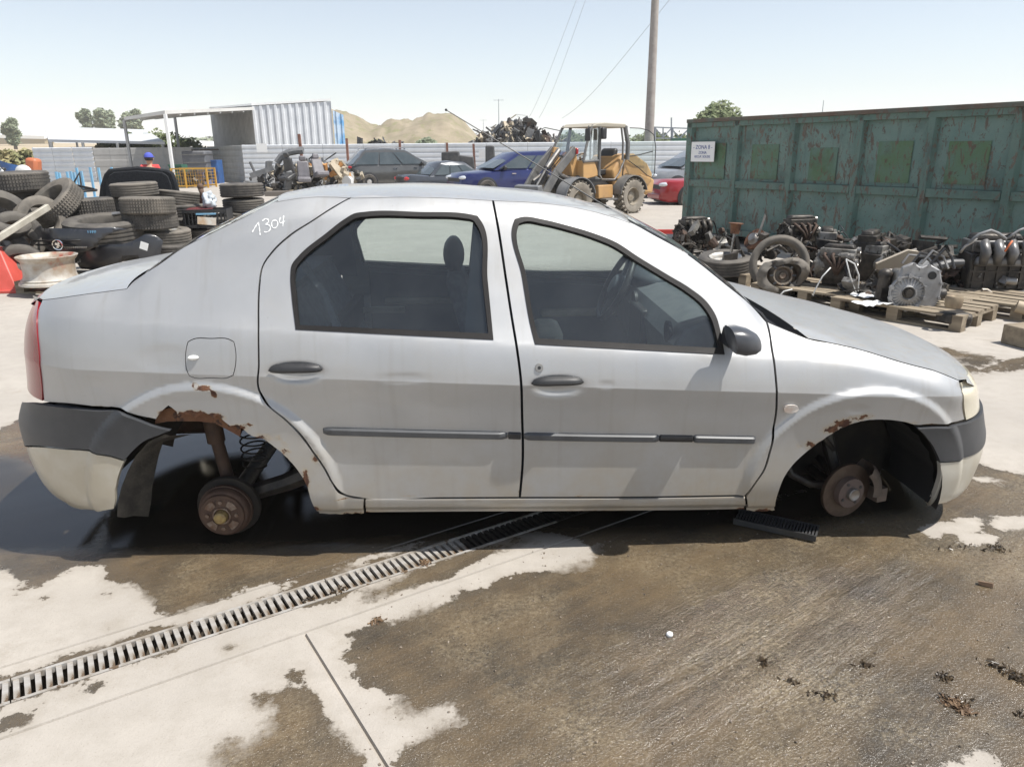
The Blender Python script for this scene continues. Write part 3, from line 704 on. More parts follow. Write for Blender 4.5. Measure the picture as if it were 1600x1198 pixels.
def handle(u, v, doors):
    x, z = hx(u, v)
    for side in (1, -1):
        mb = MB(); rows = []
        for i in range(19):
            t = -1+2*i/18; hgt = .026*(1-abs(t)**3)**.5; r = []
            for k in range(9):
                q = -1+2*k/8; zz = z+.002+(q*hgt if q > 0 else q*.011*(1-abs(t)**4)**.5)
                b = (1-abs(q)**3)*(1-abs(t)**4)
                p = P3(x+t*.098, zz)+nrm(x+t*.098, zz)*(.004+.022*b); r.append((p[0], p[1]*side, p[2]))
            rows.append(r)
        mb.grid(rows); mb.build('door_handle', MT['black'], doors[0 if side == 1 else 1])
for s_ in (1, ):
    DH = DENT[:]
_save = list(DENT); DENT[:] = DENT[2:]          # handles bridge their bowls
handle(462, 579, rd); handle(871, 599, fd)
DENT[:] = _save
x, z = hx(842.5, 574.5); p = P3(x, z); n_ = nrm(x, z)
MB().cyl(p-n_*.004, p+n_*.005, .0165, .0145, 20).build('lock_ring', MT['steel'], fd[0]); MB().cyl(p, p+n_*.0065, .007, .006, 12).build('lock_core', MT['black'], fd[0])
ml = mat('marker_lens', (.62, .5, .42), .2, c2=(.7, .66, .6), scale=25)
panel('side_marker', az([(1224, 637), (1226, 632.5), (1232, 631), (1241, 631.5), (1246, 634), (1247.5, 639), (1245, 643), (1238, 644), (1229, 643.5), (1225, 641.5)]), fp, ml, off=.008, rim=.01, gap=0)
mw = mat('filler_flap_latch', (.75, .75, .72), .3)
x, z = hx(297, 558.5); p = P3(x, z); MB().sphere(p+Vector((.012, -.004, 0)), (.02, .012, .009), 12, 6).build('flap_latch', mw, ff[0])
# chalk number
def stroke(mb, pts, w=.0042):
    P = smooth_loop([np.array(q) for q in az(pts)], closed=False, step=.004, sharp=80); L_ = []; R_ = []
    for i, p in enumerate(P):
        t = P[min(i+1, len(P)-1)]-P[max(i-1, 0)]; t = t/max(np.hypot(*t), 1e-9); nn = np.array((-t[1], t[0]))*w/2*(.7+.3*math.sin(i*1.3))
        for k, l in ((1, L_), (-1, R_)):
            q = p+nn*k; l.append(tuple(P3(q[0], q[1])+nrm(q[0], q[1])*.0015))
    mb.grid([L_, R_])
def zc(*p): return [(a/3.5556, b/3.5556+160) for a, b in p]
mb = MB()
stroke(mb, zc((1402, 722), (1418, 695), (1436, 668), (1440, 690), (1446, 738)))
stroke(mb, zc((1458, 660), (1478, 648), (1492, 655), (1490, 668), (1475, 680), (1493, 682), (1503, 695), (1498, 712), (1482, 722), (1468, 720)))
stroke(mb, zc((1530, 655), (1514, 662), (1510, 682), (1518, 698), (1534, 696), (1543, 680), (1541, 662), (1530, 655)))
stroke(mb, zc((1560, 640), (1553, 660), (1557, 672), (1572, 668), (1584, 660)))
stroke(mb, zc((1577, 630), (1574, 655), (1572, 690)))
mb.build('chalk_number', mat('chalk', (.85, .86, .85), .9), qp[0], smooth=None, recalc=False)
# ---------------- lights and bumpers (wrap round the corners, both sides in one piece each)
tl = az([(60, 488), (63, 554), (66, 590), (68, 626), (56, 625), (46, 621)]); A0 = XCR-LA*.95
tlm = mat('tail_light_red', (.20, .010, .014), .2, c2=(.26, .014, .02), scale=3, coat=.3)
zt0, zt1 = tl[3][1]+.004, az([(64, 470)])[0][1]-.002
panel('tail_light', [az([(62, 472)])[0], tl[0], tl[1], tl[2], tl[3], (A0, zt0-.0), (A0-.01, zt1-.05), (XCR-LA*.7, zt1-.004)], car, tlm, off=.004, rim=.03)
AE = XCR-LA*math.pi/2-.003; AEF = XCF+LA*math.pi/2+.003
def wrap(name, loop, m, off, rim=.02, step=.02, rough=None):
    return panel(name, loop, car, m, off=off, rim=rim, step=step, gap=.0015, rough=rough)
panel('tail_panel', [(A0-.004, zt0), (A0-.012, zt1-.06), (XCR-LA*.7, zt1-.01), (AE, 1.03), (AE, zt0+.0)], car, PM, step=.02)
tb = az([(40, 622), (69, 630), (115, 635), (150, 639), (192, 644), (215, 653), (244, 664), (269, 670), (253.5, 676.5), (230, 686), (211, 701.5), (198, 716)])
bb = az([(154, 706), (96, 697), (40, 686)])
wrap('bumper_strip', [(AE, tb[0][1]+.0), (A0, tb[0][1])]+tb+bb+[(A0, bb[-1][1]), (AE, bb[-1][1])], MT['plastic'], .016, step=.012)
lb = az([(154, 708), (197, 718), (190, 734), (184, 757), (182, 784), (180.5, 791)])
cream = mat('dirty_bumper_paint', (.50, .48, .42), .42, metal=.25, c2=(.42, .38, .30), scale=4, coat=.2)
wrap('rear_bumper', [(AE, bb[-1][1]), (A0, bb[-1][1])]+az([(40, 688), (96, 699)])+lb+[(XCR-LA*.3, .205), (A0, .185), (AE, .18)], cream, .012, step=.012)
hl = az([(1500, 597), (1502, 612), (1505, 630), (1508.5, 656)])
zf0 = hl[-1][1]; zf1 = hl[0][1]
B0 = XCF+LA*1.05
hlm = mat('yellowed_headlight', (.62, .57, .44), .18, c2=(.55, .5, .38), scale=6, coat=.5)
panel('headlight', hl+[(B0, zf0-.0), (B0+.02, zf0+.13), (XCF+LA*.6, zf1-.0)], car, hlm, off=.003, rim=.03)
panel('grille_panel', [(B0+.004, zf0), (B0+.024, zf0+.13), (AEF, zf0+.12), (AEF, zf0)], car, MT['black'], step=.02)
fb = az([(1430, 667), (1455, 666), (1494, 662), (1508, 658.5)])
fbl = az([(1500, 714), (1465, 719), (1459.5, 706), (1452.5, 692), (1442, 678)])
wrap('bumper_strip', fb+[(B0, zf0-.004), (AEF, zf0-.004), (AEF, fbl[0][1]), (XCF+LA*.9, fbl[0][1])]+fbl, MT['plastic'], .014, step=.012)
fc = az([(1466, 721), (1467, 738), (1461, 762), (1452.5, 783), (1447, 787)])
wrap('front_bumper', fc+[(XCF+LA*.75, fc[-1][1]+.01), (AEF, fc[-1][1]+.01), (AEF, fbl[0][1]), (XCF+LA*.9, fbl[0][1]-.001), (fbl[0][0], fbl[0][1]-.001)], cream, .010, step=.012)
# ---------------- upper skins
def loft(name, A, m, crown, bow=0, n=24, p=2.2, bp=2.0, parent=None, off=0, sm_=True, zend=None):
    """A: near-side edge points (x, y<0, z); mirrored to the far side"""
    rows = []
    for i, (x, y, z) in enumerate(A):
        c = crown[i] if isinstance(crown, (list, tuple)) else crown; b = bow[i] if isinstance(bow, (list, tuple)) else bow; r = []
        for k in range(n+1):
            t = -1+2*k/n; r.append((x+b*(1-abs(t)**bp), -t*y*-1 if False else y*(-t), z+off+c*(1-abs(t)**p)))
        rows.append(r)
    mb = MB(); mb.grid(rows); return mb.build(name, m, parent or car, smooth=True, recalc=True)
def surf(pts, k=12, off=0.0):
    P = smooth_loop([np.array(q) for q in az(pts)], closed=False, step=.02, sharp=70)
    idx_ = np.linspace(0, len(P)-1, k); out = []
    for i in idx_:
        j = int(i); f = i-j; q = P[j]*(1-f)+P[min(j+1, len(P)-1)]*f; s_ = P3(q[0], q[1])+nrm(q[0], q[1])*off; out.append(tuple(s_))
    return out
roofE = surf([(432, 316), (470, 310), (510, 308), (549, 310), (620, 308.5), (700, 310), (770, 314), (850, 318), (910, 327), (950, 337), (985, 349)], 20, .0015)
cr = [.008+.018*math.sin(math.pi*min(1, i/19*1.1+.05)) for i in range(20)]
roof = loft('roof', roofE, PM, cr, [-.08+.11*i/19 for i in range(20)], p=2.3)
apil = surf([(985, 346), (1020, 365), (1060, 387), (1130, 440), (1183, 486), (1197, 502)], 12)
ins_ = [(x, y+.035, z+.006) for x, y, z in apil]
for sg in (1, -1): mb = MB(); mb.grid([[(x, sg*y, z) for x, y, z in q] for q in (apil, ins_)]); mb.build('windshield_seal', MT['rubber'], car)
loft('windshield', ins_, GL, [.010]*12, [.03+.025*i/11 for i in range(12)], parent=car)
cpil = surf([(204, 447), (225, 428), (247, 414), (281, 390), (337, 361), (394, 333), (432, 314)], 12)
ci_ = [(x, y+.03, z+.002) for x, y, z in cpil]
for sg in (1, -1): mb = MB(); mb.grid([[(x, sg*y, z) for x, y, z in q] for q in (cpil, ci_)]); mb.build('rear_window_seal', MT['rubber'], car)
loft('rear_window', ci_, GL, [.006]*12, [-.10+.02*i/11 for i in range(12)], parent=car)
tr_ = surf([(198, 451), (160, 456), (115, 462), (67, 468)], 10)
xe = float(xr(1.0)); last = tr_[-1]
tr_ += [(last[0]-.5*(last[0]-xe)*.5, last[1]+.06, last[2]-.004), ]
loft('trunk_lid', tr_, PM, [.012]*len(tr_), [-.10]*len(tr_), bp=2.6, p=2.6)
for sg in (1, -1):
    tp_ = [tr_[-4], tr_[-3], tr_[-2], tr_[-1], (tr_[-1][0]-.05, tr_[-1][1]*.93, tr_[-1][2]+.002)]; a_0 = az([(62, 472)])[0]; bt = []
    for i in range(5):
        s_ = i/4; q = P3(a_0[0]+.035+(A0-a_0[0]-.03)*s_, zt1+.012-.055*s_**1.5)+nrm(a_0[0], zt1)*.0; bt.append((q[0]+.004, q[1]+.004, q[2]))
    mb = MB(); mb.grid([[(x, y*sg, z) for x, y, z in r] for r in (tp_, bt)]); mb.build('corner_filler', PM, car, smooth=True)
# trunk rear lip down to the tail panel
lip = tr_[-1]; rows = []
n = 24; r0 = []; r1 = []; r2 = []
for k in range(n+1):
    t = -1+2*k/n; y = lip[1]*(-t)
    r0.append((lip[0]-.10*(1-abs(t)**2.6), y, lip[2]+.012*(1-abs(t)**2.6)))
    r1.append((lip[0]-.10*(1-abs(t)**2.6)-.03, y*1.02, lip[2]-.02+.008*(1-abs(t)**2.6)))
    q = P3(AE+(abs(t)**1.2)*(A0-AE)*1.0, zt1-.05); r2.append((q[0]+.004, abs(q[1])*(1 if y > 0 else -1), q[2]))
mb = MB(); mb.grid([r0, r1, r2]); mb.build('trunk_edge', PM, car, smooth=True)
hd = surf([(1263, 528.5), (1300, 535.5), (1340, 544.5), (1410, 565.5), (1463, 579.5), (1498, 593.5)], 12)
hxf = float(xf(hd[-1][2]-.0))
hb = [(hxf-hd[-1][0]+.0)*(i/11)**1.0*1.0 for i in range(12)]
hb = [.02+(max(0, hxf-hd[-1][0]-.06))*(i/11)**1.3 for i in range(12)]
hood = loft('hood', hd, PM, [.016]*12, hb, p=2.6, bp=2.0)
# hood nose going down to the grille
r0 = []; r1 = []; lp_ = hd[-1]
for k in range(n+1):
    t = -1+2*k/n; y = lp_[1]*(-t); f = abs(t)
    r0.append((lp_[0]+hb[-1]*(1-f**2.0), y, lp_[2]+.016*(1-f**2.6)))
    q = P3(AEF-(AEF-x2a(lp_[0], lp_[2]))*f**1.15, zf0+.115+.0*f); r1.append((q[0]-.002, abs(q[1])*(1 if y > 0 else -1)*min(1, f*20), q[2] if f < .8 else q[2]+(lp_[2]-q[2])*(f-.8)/.2))
mb = MB(); mb.grid([r0, [((a[0]*.45+b[0]*.55)+.012, (a[1]+b[1])/2, (a[2]*.5+b[2]*.5)+.008) for a, b in zip(r0, r1)], r1]); mb.build('hood_nose', PM, car, smooth=True)
# cowl between windshield and hood
cw0 = []; cw1 = []
for k in range(n+1):
    t = -1+2*k/n; f = 1-abs(t)**2.0
    cw0.append((ins_[-1][0]-.05+.13*f, ins_[-1][1]*(-t), ins_[-1][2]-.012+.010*(1-abs(t)**2.2)))
    cw1.append((hd[0][0]+.03*f-.012, hd[0][1]*(-t), hd[0][2]-.03+.016*(1-abs(t)**2.6)))
mb = MB(); mb.grid([cw0, [((a[0]+b[0])/2, (a[1]+b[1])/2, (a[2]+b[2])/2-.045) for a, b in zip(cw0, cw1)], cw1, [(p[0]+.008, p[1], p[2]+.026) for p in cw1]]); mb.build('cowl', MT['black'], car)
for s_ in (-.62, -.05):
    mb = MB(); b0 = Vector((ins_[-1][0]+.02, s_, ins_[-1][2]+.0)); b1 = b0+Vector((-.05, .48, .03))
    mb.tube([b0+Vector((.03, .0, -.04)), b0, (b0+b1)/2+Vector((0, 0, .015)), b1], .008, 6); mb.box((b0+b1)/2+Vector((-.03, .03, .012)), (.012, .5, .02)); mb.build('wiper', MT['black'], car)
# cheek between fender top and cowl (near and far)
cheek = surf([(1197, 502), (1235, 517), (1263, 528.5)], 8); mb = MB()
for sgn in (1, -1): mb.grid([[(x, y*sgn, z) for x, y, z in cheek], [(x, (y+.05)*sgn, z-.012) for x, y, z in cheek]])
mb.build('fender_cheek', PM, car)
# antenna
ab = plane(956, 324, -.02); ab.z -= .012
at_ = plane(697, 172, -.02); mb = MB(); mb.tube([ab, ab+(at_-ab)*.33, at_], [.0038, .0028, .0022], 6)
an = mb.build('antenna', MT['black'], car); MB().sphere(at_, .0058, 8, 6).build('antenna_tip', MT['black'], an); MB().cyl(ab-Vector((.0, 0, .02)), ab+(at_-ab)*.03, .014, .006, 10).build('antenna_base', MT['black'], an)
# door mirrors
for sg, door in ((1, fd[0]), (-1, fd[1])):
    c = plane(1160, 531, -.965); mb = MB(); rows = []
    prof = [(0, .0), (.03, .7), (.08, .93), (.35, 1.0), (.7, .86), (.9, .62), (.98, .35), (1, 0)]
    X0 = c.x-.046; Lx = .112
    for q, s in prof:
        r = []
        for k in range(24):
            t = 2*math.pi*k/24; cy, cz = math.cos(t), math.sin(t); e = .72
            yy = abs(cy)**e*(1 if cy > 0 else -1)*.070*s; zz = abs(cz)**e*(1 if cz > 0 else -1)*.052*s
            r.append((X0+q*Lx-.015*zz/.052, sg*(c.y+.01+yy), c.z+zz-.01*q))
        r.append(r[0]); rows.append(r)
    mb.grid(rows); mb.build('side_mirror', mat('mirror_housing', (.05, .053, .06), .32, c2=(.07, .073, .08), scale=8), door, smooth=50)
    mb = MB(); mb.prism([(X0+.02, c.z-.045), (X0+.08, c.z-.04), (X0+.09, c.z+.0), (X0+.03, c.z+.01)], sg*(c.y+.06), sg*(-.80)); mb.build('mirror_arm', MT['black'], door)
# ---------------- inner structure and cabin
mb = MB()
mb.box((0.02, 0, .205), (1.84, 1.5, .05)); mb.box((.93, 0, .50), (.06, 1.34, .62)); mb.box((-.90, 0, .52), (.05, 1.3, .54))
mb.box((-1.45, 0, .50), (1.15, .92, .06)); mb.box((-1.86, 0, .42), (.22, 1.1, .30)); mb.box((-1.38, 0, .74), (1.0, 1.3, .04)); mb.box((-.75, .0, .30), (.35, 1.4, .16))
mb.build('floor_pan', MT['under'], car, bevel=.01)
# inner skins behind the side panels
def inner(name, x0, x1, z0f, z1f, yo, m, nseg=20):
    for sg in (1, -1):
        rows = []
        for i in range(nseg+1):
            x = x0+(x1-x0)*i/nseg; r = []
            for k in range(9):
                z = z0f(x)+(z1f(x)-z0f(x))*k/8; r.append((x, -sg*(float(sfun(x, z))-yo), z))
            rows.append(r)
        mb = MB(); mb.grid(rows); mb.build(name, m, car, smooth=True)
inner('door_trim', -.86, .90, lambda x: zsill(x)+.02, lambda x: zbelt(x)-.045, .075, MT['trim'])
ledge = []
for sg in (1, -1):
    mb = MB(); mb.grid([[(x, -sg*(float(sfun(x, zbelt(x)-.04))-y_), zbelt(x)-.045+h) for x in np.linspace(-.86, .9, 20)] for y_, h in ((.02, .02), (.075, .002))]); mb.build('window_ledge', MT['trim'], car)
    mb = MB(); mb.box((-.5, sg*.76, .72), (.55, .05, .035)); mb.box((.35, sg*.75, .64), (.45, .06, .04)); mb.build('armrest', MT['trim_lt'] if sg > 0 else MT['trim'], car, bevel=.01)
inner('pillar_trim', -1.25, -.93, lambda x: zbelt(x)-.08, lambda x: ztop(x)-.05, .05, MT['trim'], 8)
# headliner
hlr = [(x, y+.06, z-.045) for x, y, z in roofE]; loft('headliner', hlr, mat('headliner', (.25, .25, .24), .9), [.03]*20, [-.08+.1*i/19 for i in range(20)])
for sg in (1, -1):
    mb = MB(); b0 = (-.30, -.775, .80); b1 = (-.20, -.60, 1.33)
    mb.grid([[(x, y*sg, z) for x, y, z in ((-.30, -.765, .80), (-.24, -.50, 1.33))], [(x, y*sg, z) for x, y, z in ((-.15, -.765, .80), (-.14, -.50, 1.33))]]); mb.build('pillar_trim', MT['trim'], car)
# dashboard
prof = [(.56, .62), (.53, .80), (.57, .87), (.66, .905), (.80, .90), (.90, .87), (.90, .50), (.68, .42)]
mb = MB(); mb.prism(prof, -.68, .68); db = mb.build('dashboard', mat('dashboard_plastic', (.11, .12, .13), .42, c2=(.14, .15, .155), scale=20, bump=.1, bscale=200), car, bevel=.015)
mb = MB(); mb.sphere((.66, .37, .90), (.12, .19, .07), 16, 8); mb.build('instrument_hood', MT['trim'], db, smooth=True)
mb = MB(); mb.box((.54, 0, .66), (.05, .26, .34)); mb.build('centre_console', MT['black'], db, bevel=.01)
for yy in (-.55, .12): MB().cyl((.53, yy, .83), (.545, yy, .83), .045, .045, 20).build('air_vent', MT['black'], db)
# steering wheel
sc_ = plane(962, 447, .37); M4 = Matrix.Translation(sc_) @ Matrix.Rotation(math.radians(-64), 4, 'Y')
mb = MB(); mb.tube([M4 @ Vector((.183*math.cos(t), .183*math.sin(t), 0)) for t in np.linspace(0, 2*math.pi, 41)[:-1]], .017, 8, closed=True)
sw = mb.build('steering_wheel', MT['black'], car, smooth=True)
mb = MB(); mb.sphere(M4 @ Vector((0, 0, -.01)), .001); mb = MB(); mb.lathe([(0, .03), (.05, .025), (.072, 0), (.06, -.03), (0, -.04)], 20, M4)
for a in (.2, math.pi-.2, -math.pi/2): mb.box(M4 @ Vector((.12*math.cos(a), .12*math.sin(a), -.01)), (.13, .035, .015), M4.to_3x3() @ Matrix.Rotation(a, 3, 'Z'))
mb.build('wheel_hub', MT['trim'], sw); MB().cyl(M4 @ Vector((0, 0, -.03)), M4 @ Vector((0, 0, -.3)), .035, .04, 12).build('steering_column', MT['black'], sw)
# seats
def seat(xb, y, recl=18, hr=True, m=None, zc_=.32, w=.48, hrp=None):
    m = m or MT['cloth']; r = math.radians(recl)
    mb = MB(); mb.box((xb+.25, y, zc_+.06), (.5, w, .14)); s = mb.build('seat', m, car, bevel=.045)
    R = Matrix.Rotation(-r, 3, 'Y'); mb = MB(); c = Vector((xb, y, zc_+.1))+R @ Vector((-.02, 0, .29)); mb.box(c, (.12, w*.96, .60), R, taper=.82); mb.build('backrest', m, s, bevel=.04)
    if hr:
        hp = hrp or (Vector((xb, y, zc_+.1))+R @ Vector((0, 0, .72)))
        mb = MB(); mb.sphere(hp, (.055, .13, .095), 16, 10); mb.build('headrest', MT['black'], s, smooth=True)
        mb = MB()
        for q in (-.05, .05): mb.cyl(hp+Vector((0, q, -.05)), hp+Vector((.02, q, -.2)), .007)
        mb.build('headrest_post', MT['steel'], s)
    return s
hp = plane(709, 397, .37)
seat(hp.x+.18, .37, 16, True, hrp=hp, zc_=.30)
seat(.28, -.36, 62, False, zc_=.26)
mb = MB(); q = plane(863, 517, -.30); mb.box(q+Vector((-.03, 0, -.02)), (.14, .22, .12)); mb.build('beige_bag', MT['trim_lt'], car, bevel=.04)
mb = MB(); mb.box((-.68, 0, .40), (.5, 1.3, .16)); rs = mb.build('rear_seat', MT['cloth'], car, bevel=.05)
mb = MB(); R = Matrix.Rotation(math.radians(-24), 3, 'Y'); mb.box((-.98, 0, .72), (.14, 1.28, .58), R); mb.build('backrest', MT['cloth'], rs, bevel=.05)
mb = MB(); mb.box((-1.2, 0, .99), (.35, 1.24, .03)); mb.build('parcel_shelf', MT['trim'], car)
mb = MB(); a_ = plane(590, 484, .60); mb.box(a_, (.30, .04, .03)); mb.build('grab_strip', MT['trim_lt'], car)
mb = MB(); a_ = plane(465, 400, -.45); b_ = plane(530, 520, -.60); mb.tube([a_, (a_+b_)/2+Vector((.03, 0, 0)), b_], .018, 4); mb.build('seat_belt', MT['cloth'], car)
# ---------------- running gear
def P_(u, v, y): return plane(u, v, y)
dr = P_(347, 805, -.74); rdr = mat('rusty_drum', (.06, .033, .022), .75, c2=(.095, .055, .035), scale=16, c3=(.05, .03, .02), scale3=20, bump=.3, bscale=70)
for sg in (1, -1):
    M = Matrix.Translation((dr.x, dr.y*sg, dr.z)) @ Matrix.Rotation(math.radians(90*sg), 4, 'X')
    mb = MB(); mb.lathe([(0, 0), (.04, 0), (.085, -.002), (.088, -.012), (.094, -.014), (.100, -.022), (.103, -.036), (.103, -.044), (.107, -.046), (.107, -.062), (.0, -.08)], 48, M)
    d_ = mb.build('brake_drum', rdr, car)
    if sg > 0: d_['label'] = 'rusty brake drum with a brass coloured hub cap'
    mb = MB(); mb.lathe([(0, .036), (.018, .035), (.024, .03), (.026, 0)], 24, M); mb.build('hub_cap', mat('brass_cap', (.36, .27, .11), .5, metal=.4, c2=(.25, .17, .08), scale=60), d_)
    mb = MB()
    mb.lathe([(.030, .002), (.030, .007), (.036, .007), (.036, .002)], 24, M)
    for k in range(4):
        a = math.pi/4+k*math.pi/2; mb.lathe([(.045, .001), (.045, .004), (.072, .004), (.072, .001)], 5, M, a0=a-.32, a1=a+.32); mb.cyl(M @ Vector((.058*math.cos(a+.785), .058*math.sin(a+.785), 0)), M @ Vector((.058*math.cos(a+.785), .058*math.sin(a+.785), .006)), .008, n=8)
    mb.build('hub_face', mat('flaky_hub', (.22, .17, .13), .7, c2=(.13, .07, .04), scale=50), d_)
    mb = MB(); mb.lathe([(.06, -.07), (.126, -.08), (.13, -.095), (.05, -.1)], 32, M); mb.build('backing_plate', MT['under'], d_)
mb = MB(); mb.cyl((dr.x, -.62, dr.z), (dr.x, .62, dr.z), .035, n=16); mb.cyl((dr.x, -.66, dr.z), (dr.x+.0, -.5, dr.z), .03, n=12)
for sg in (-1, 1):
    mb.tube([(dr.x, .58*sg, dr.z), (dr.x+.22, .57*sg, dr.z+.06), (dr.x+.45, .55*sg, .30)], [.035, .04, .05], 8)
ax = mb.build('rear_axle', MT['grease'], car)
for sg in (-1, 1):
    mb = MB(); mb.cyl((dr.x+.0, .60*sg, dr.z+.04), (dr.x-.05, .56*sg, .42), .026, n=14); mb.cyl((dr.x-.05, .56*sg, .40), (dr.x-.07, .55*sg, .64), .036, n=14); mb.build('shock_absorber', MT['rustdark'], ax)
    mb = MB(); mb.tube([(dr.x+.06+.05*math.cos(t), (.45+.05*math.sin(t))*sg, .24+t*.0055) for t in np.linspace(0, 32, 100)], .004, 5); mb.build('spring', MT['grease'], ax)
dc = P_(1331, 771, -.74)
for sg in (1, -1):
    M = Matrix.Translation((dc.x, dc.y*sg, dc.z)) @ Matrix.Rotation(math.radians(90*sg), 4, 'X') @ Matrix.Rotation(math.radians(16), 4, 'X' if False else 'Y')
    mb = MB(); mb.lathe([(.062, -.03), (.118, -.03), (.119, -.032), (.119, -.045), (.118, -.047), (.06, -.047)], 56, M); d_ = mb.build('brake_disc', MT['disc'], car)
    mb = MB(); mb.lathe([(.0, 0), (.026, 0), (.064, -.002), (.066, -.008), (.066, -.034)], 40, M); mb.build('disc_bell', mat('bell_iron', (.11, .08, .066), .6, c2=(.10, .07, .06), scale=30, bump=.2), d_)
    mb = MB(); mb.lathe([(.0, .012), (.016, .013), (.024, .018), (.027, .015), (.028, 0)], 24, M)
    mb.build('hub_nut', MT['steel'], d_)
    mb = MB()
    for k in range(4): a = .5+k*math.pi/2; mb.cyl(M @ Vector((.048*math.cos(a), .048*math.sin(a), -.004)), M @ Vector((.048*math.cos(a), .048*math.sin(a), .001)), .007, n=10)
    mb.build('bolt_hole', MT['black'], d_)
    mb = MB(); rows = []
    for r, h in ((.095, .02), (.112, .028), (.135, .022), (.150, .0), (.152, -.06), (.10, -.07)): rows.append([M @ Vector((r*math.cos(a), r*math.sin(a), h)) for a in np.linspace(-.22, .95, 9)])
    mb.grid(rows); mb.box(M @ Vector((.145*math.cos(-.15), .145*math.sin(-.15), -.01)), (.05, .06, .06), M.to_3x3()); mb.build('brake_caliper', mat('caliper_iron', (.09, .075, .062), .6, metal=.3, c2=(.14, .11, .09), scale=20, bump=.3), d_, smooth=50)
    mb = MB(); mb.tube([(dc.x-.02, -.62*sg, dc.z+.05), (dc.x-.06, -.58*sg, dc.z+.2), (dc.x-.05, -.55*sg, dc.z+.42)], [.025, .03, .035], 10); mb.tube([(dc.x-.02, -.64*sg, dc.z), (dc.x-.12, -.62*sg, dc.z-.01), (dc.x-.2, -.60*sg, dc.z+.03), (dc.x-.24, -.58*sg, dc.z+.1)], .017, 8)
    mb.tube([(dc.x-.04, -.62*sg, dc.z+.15), (dc.x-.12, -.64*sg, dc.z+.24), (dc.x-.11, -.64*sg, dc.z+.30)], .012, 6); mb.build('strut', MT['grease'], d_)
    mb = MB(); mb.tube([(dc.x, -.62*sg, dc.z-.04), (dc.x-.05, -.3*sg, dc.z-.02)], .025, 8); mb.tube([(dc.x, -.66*sg, dc.z), (dc.x, -.2*sg, dc.z+.05)], .018, 8); mb.build('control_arm', MT['grease'], d_)
# wheel wells and liners
for cx, cz, r, y0, y1, a0, a1, nm in ((FA[0], FA[1], .36, -.85, -.44, -12, 168, 'f'), (RA[0], RA[1], .41, -.82, -.46, 12, 165, 'r')):
    for sg in (1, -1):
        mb = MB(); rows = []
        for y, k in ((y0, .985), ((y0+y1)/2, 1.0), (y1, .97), (y1, .3 if nm == 'f' else .75)): rows.append([(cx+r*k*math.cos(math.radians(a)), sg*y, cz+r*k*math.sin(math.radians(a))) for a in np.linspace(a0, a1, 24)])
        if nm == 'f': rows[-1] = [(q[0], sg*(y1+.02), .11) for q in rows[-2]]
        mb.grid(rows); mb.build('wheel_well', MT['under'], car, smooth=60)
for sg in (1, -1):      # front splash liner against the bumper
    mb = MB(); rows = []
    for a in np.linspace(-10, 75, 18):
        rr_ = .333+.006*(int(a/4) % 2); rows.append([(FA[0]+rr_*math.cos(math.radians(a)), -sg*y, FA[1]+rr_*math.sin(math.radians(a))) for y in (.82, .70, .50)])
    mb.grid(rows); mb.build('wheel_liner', MT['black'], car)
# torn liner hanging in the rear arch
mb = MB(); rows = []
for (u0, u1, v) in ((258, 300, 678), (232, 255, 690), (212, 248, 712), (200, 243, 735), (190, 238, 760), (184, 236, 785), (183, 232, 807)):
    a = P_(u0, v, -.80); b = P_(u1, v, -.70); m_ = (a+b)/2+Vector((0, .02*math.sin(v), 0)); rows.append([a+Vector((0, .0, 0)), a+(m_-a)*.5+Vector((0, -.012, 0)), m_, b])
mb.grid(rows); mb.build('torn_liner', mat('muddy_liner', (.022, .02, .018), .7, c2=(.06, .054, .045), scale=14, bump=.4, bscale=60), car)
mb = MB(); mb.box((1.28, 0, .34), (.68, .78, .50)); mb.box((1.3, .1, .24), (.4, .5, .16)); mb.cyl((1.15, -.3, .3), (1.55, -.3, .3), .09); mb.build('engine_bay', MT['grease'], car, bevel=.02)
# rusty inner arch edge showing behind the torn metal
mb = MB(); rows = []
for u, v in ((242, 655), (262, 650), (285, 652), (310, 652), (335, 655), (355, 664), (375, 674)):
    a = P_(u, v-10, -.835); b = P_(u, v+7, -.825); rows.append([a+Vector((0, .02, 0)), b+Vector((0, 0, .003*math.sin(u))), b+Vector((0, .05, .012))])
mb.grid(rows); mb.build('rust_flakes', MT['rust'], car)
# exhaust and fuel lines below
mb = MB(); mb.tube([(1.2, .1, .2), (.4, .12, .15), (-.6, .12, .15), (-1.0, .2, .2), (-1.9, .3, .22)], .025, 8); mb.build('exhaust', MT['rustdark'], car)
mb = MB(); mb.box((-1.75, .28, .27), (.35, .5, .14)); mb.build('silencer', MT['rustdark'], car, bevel=.04)
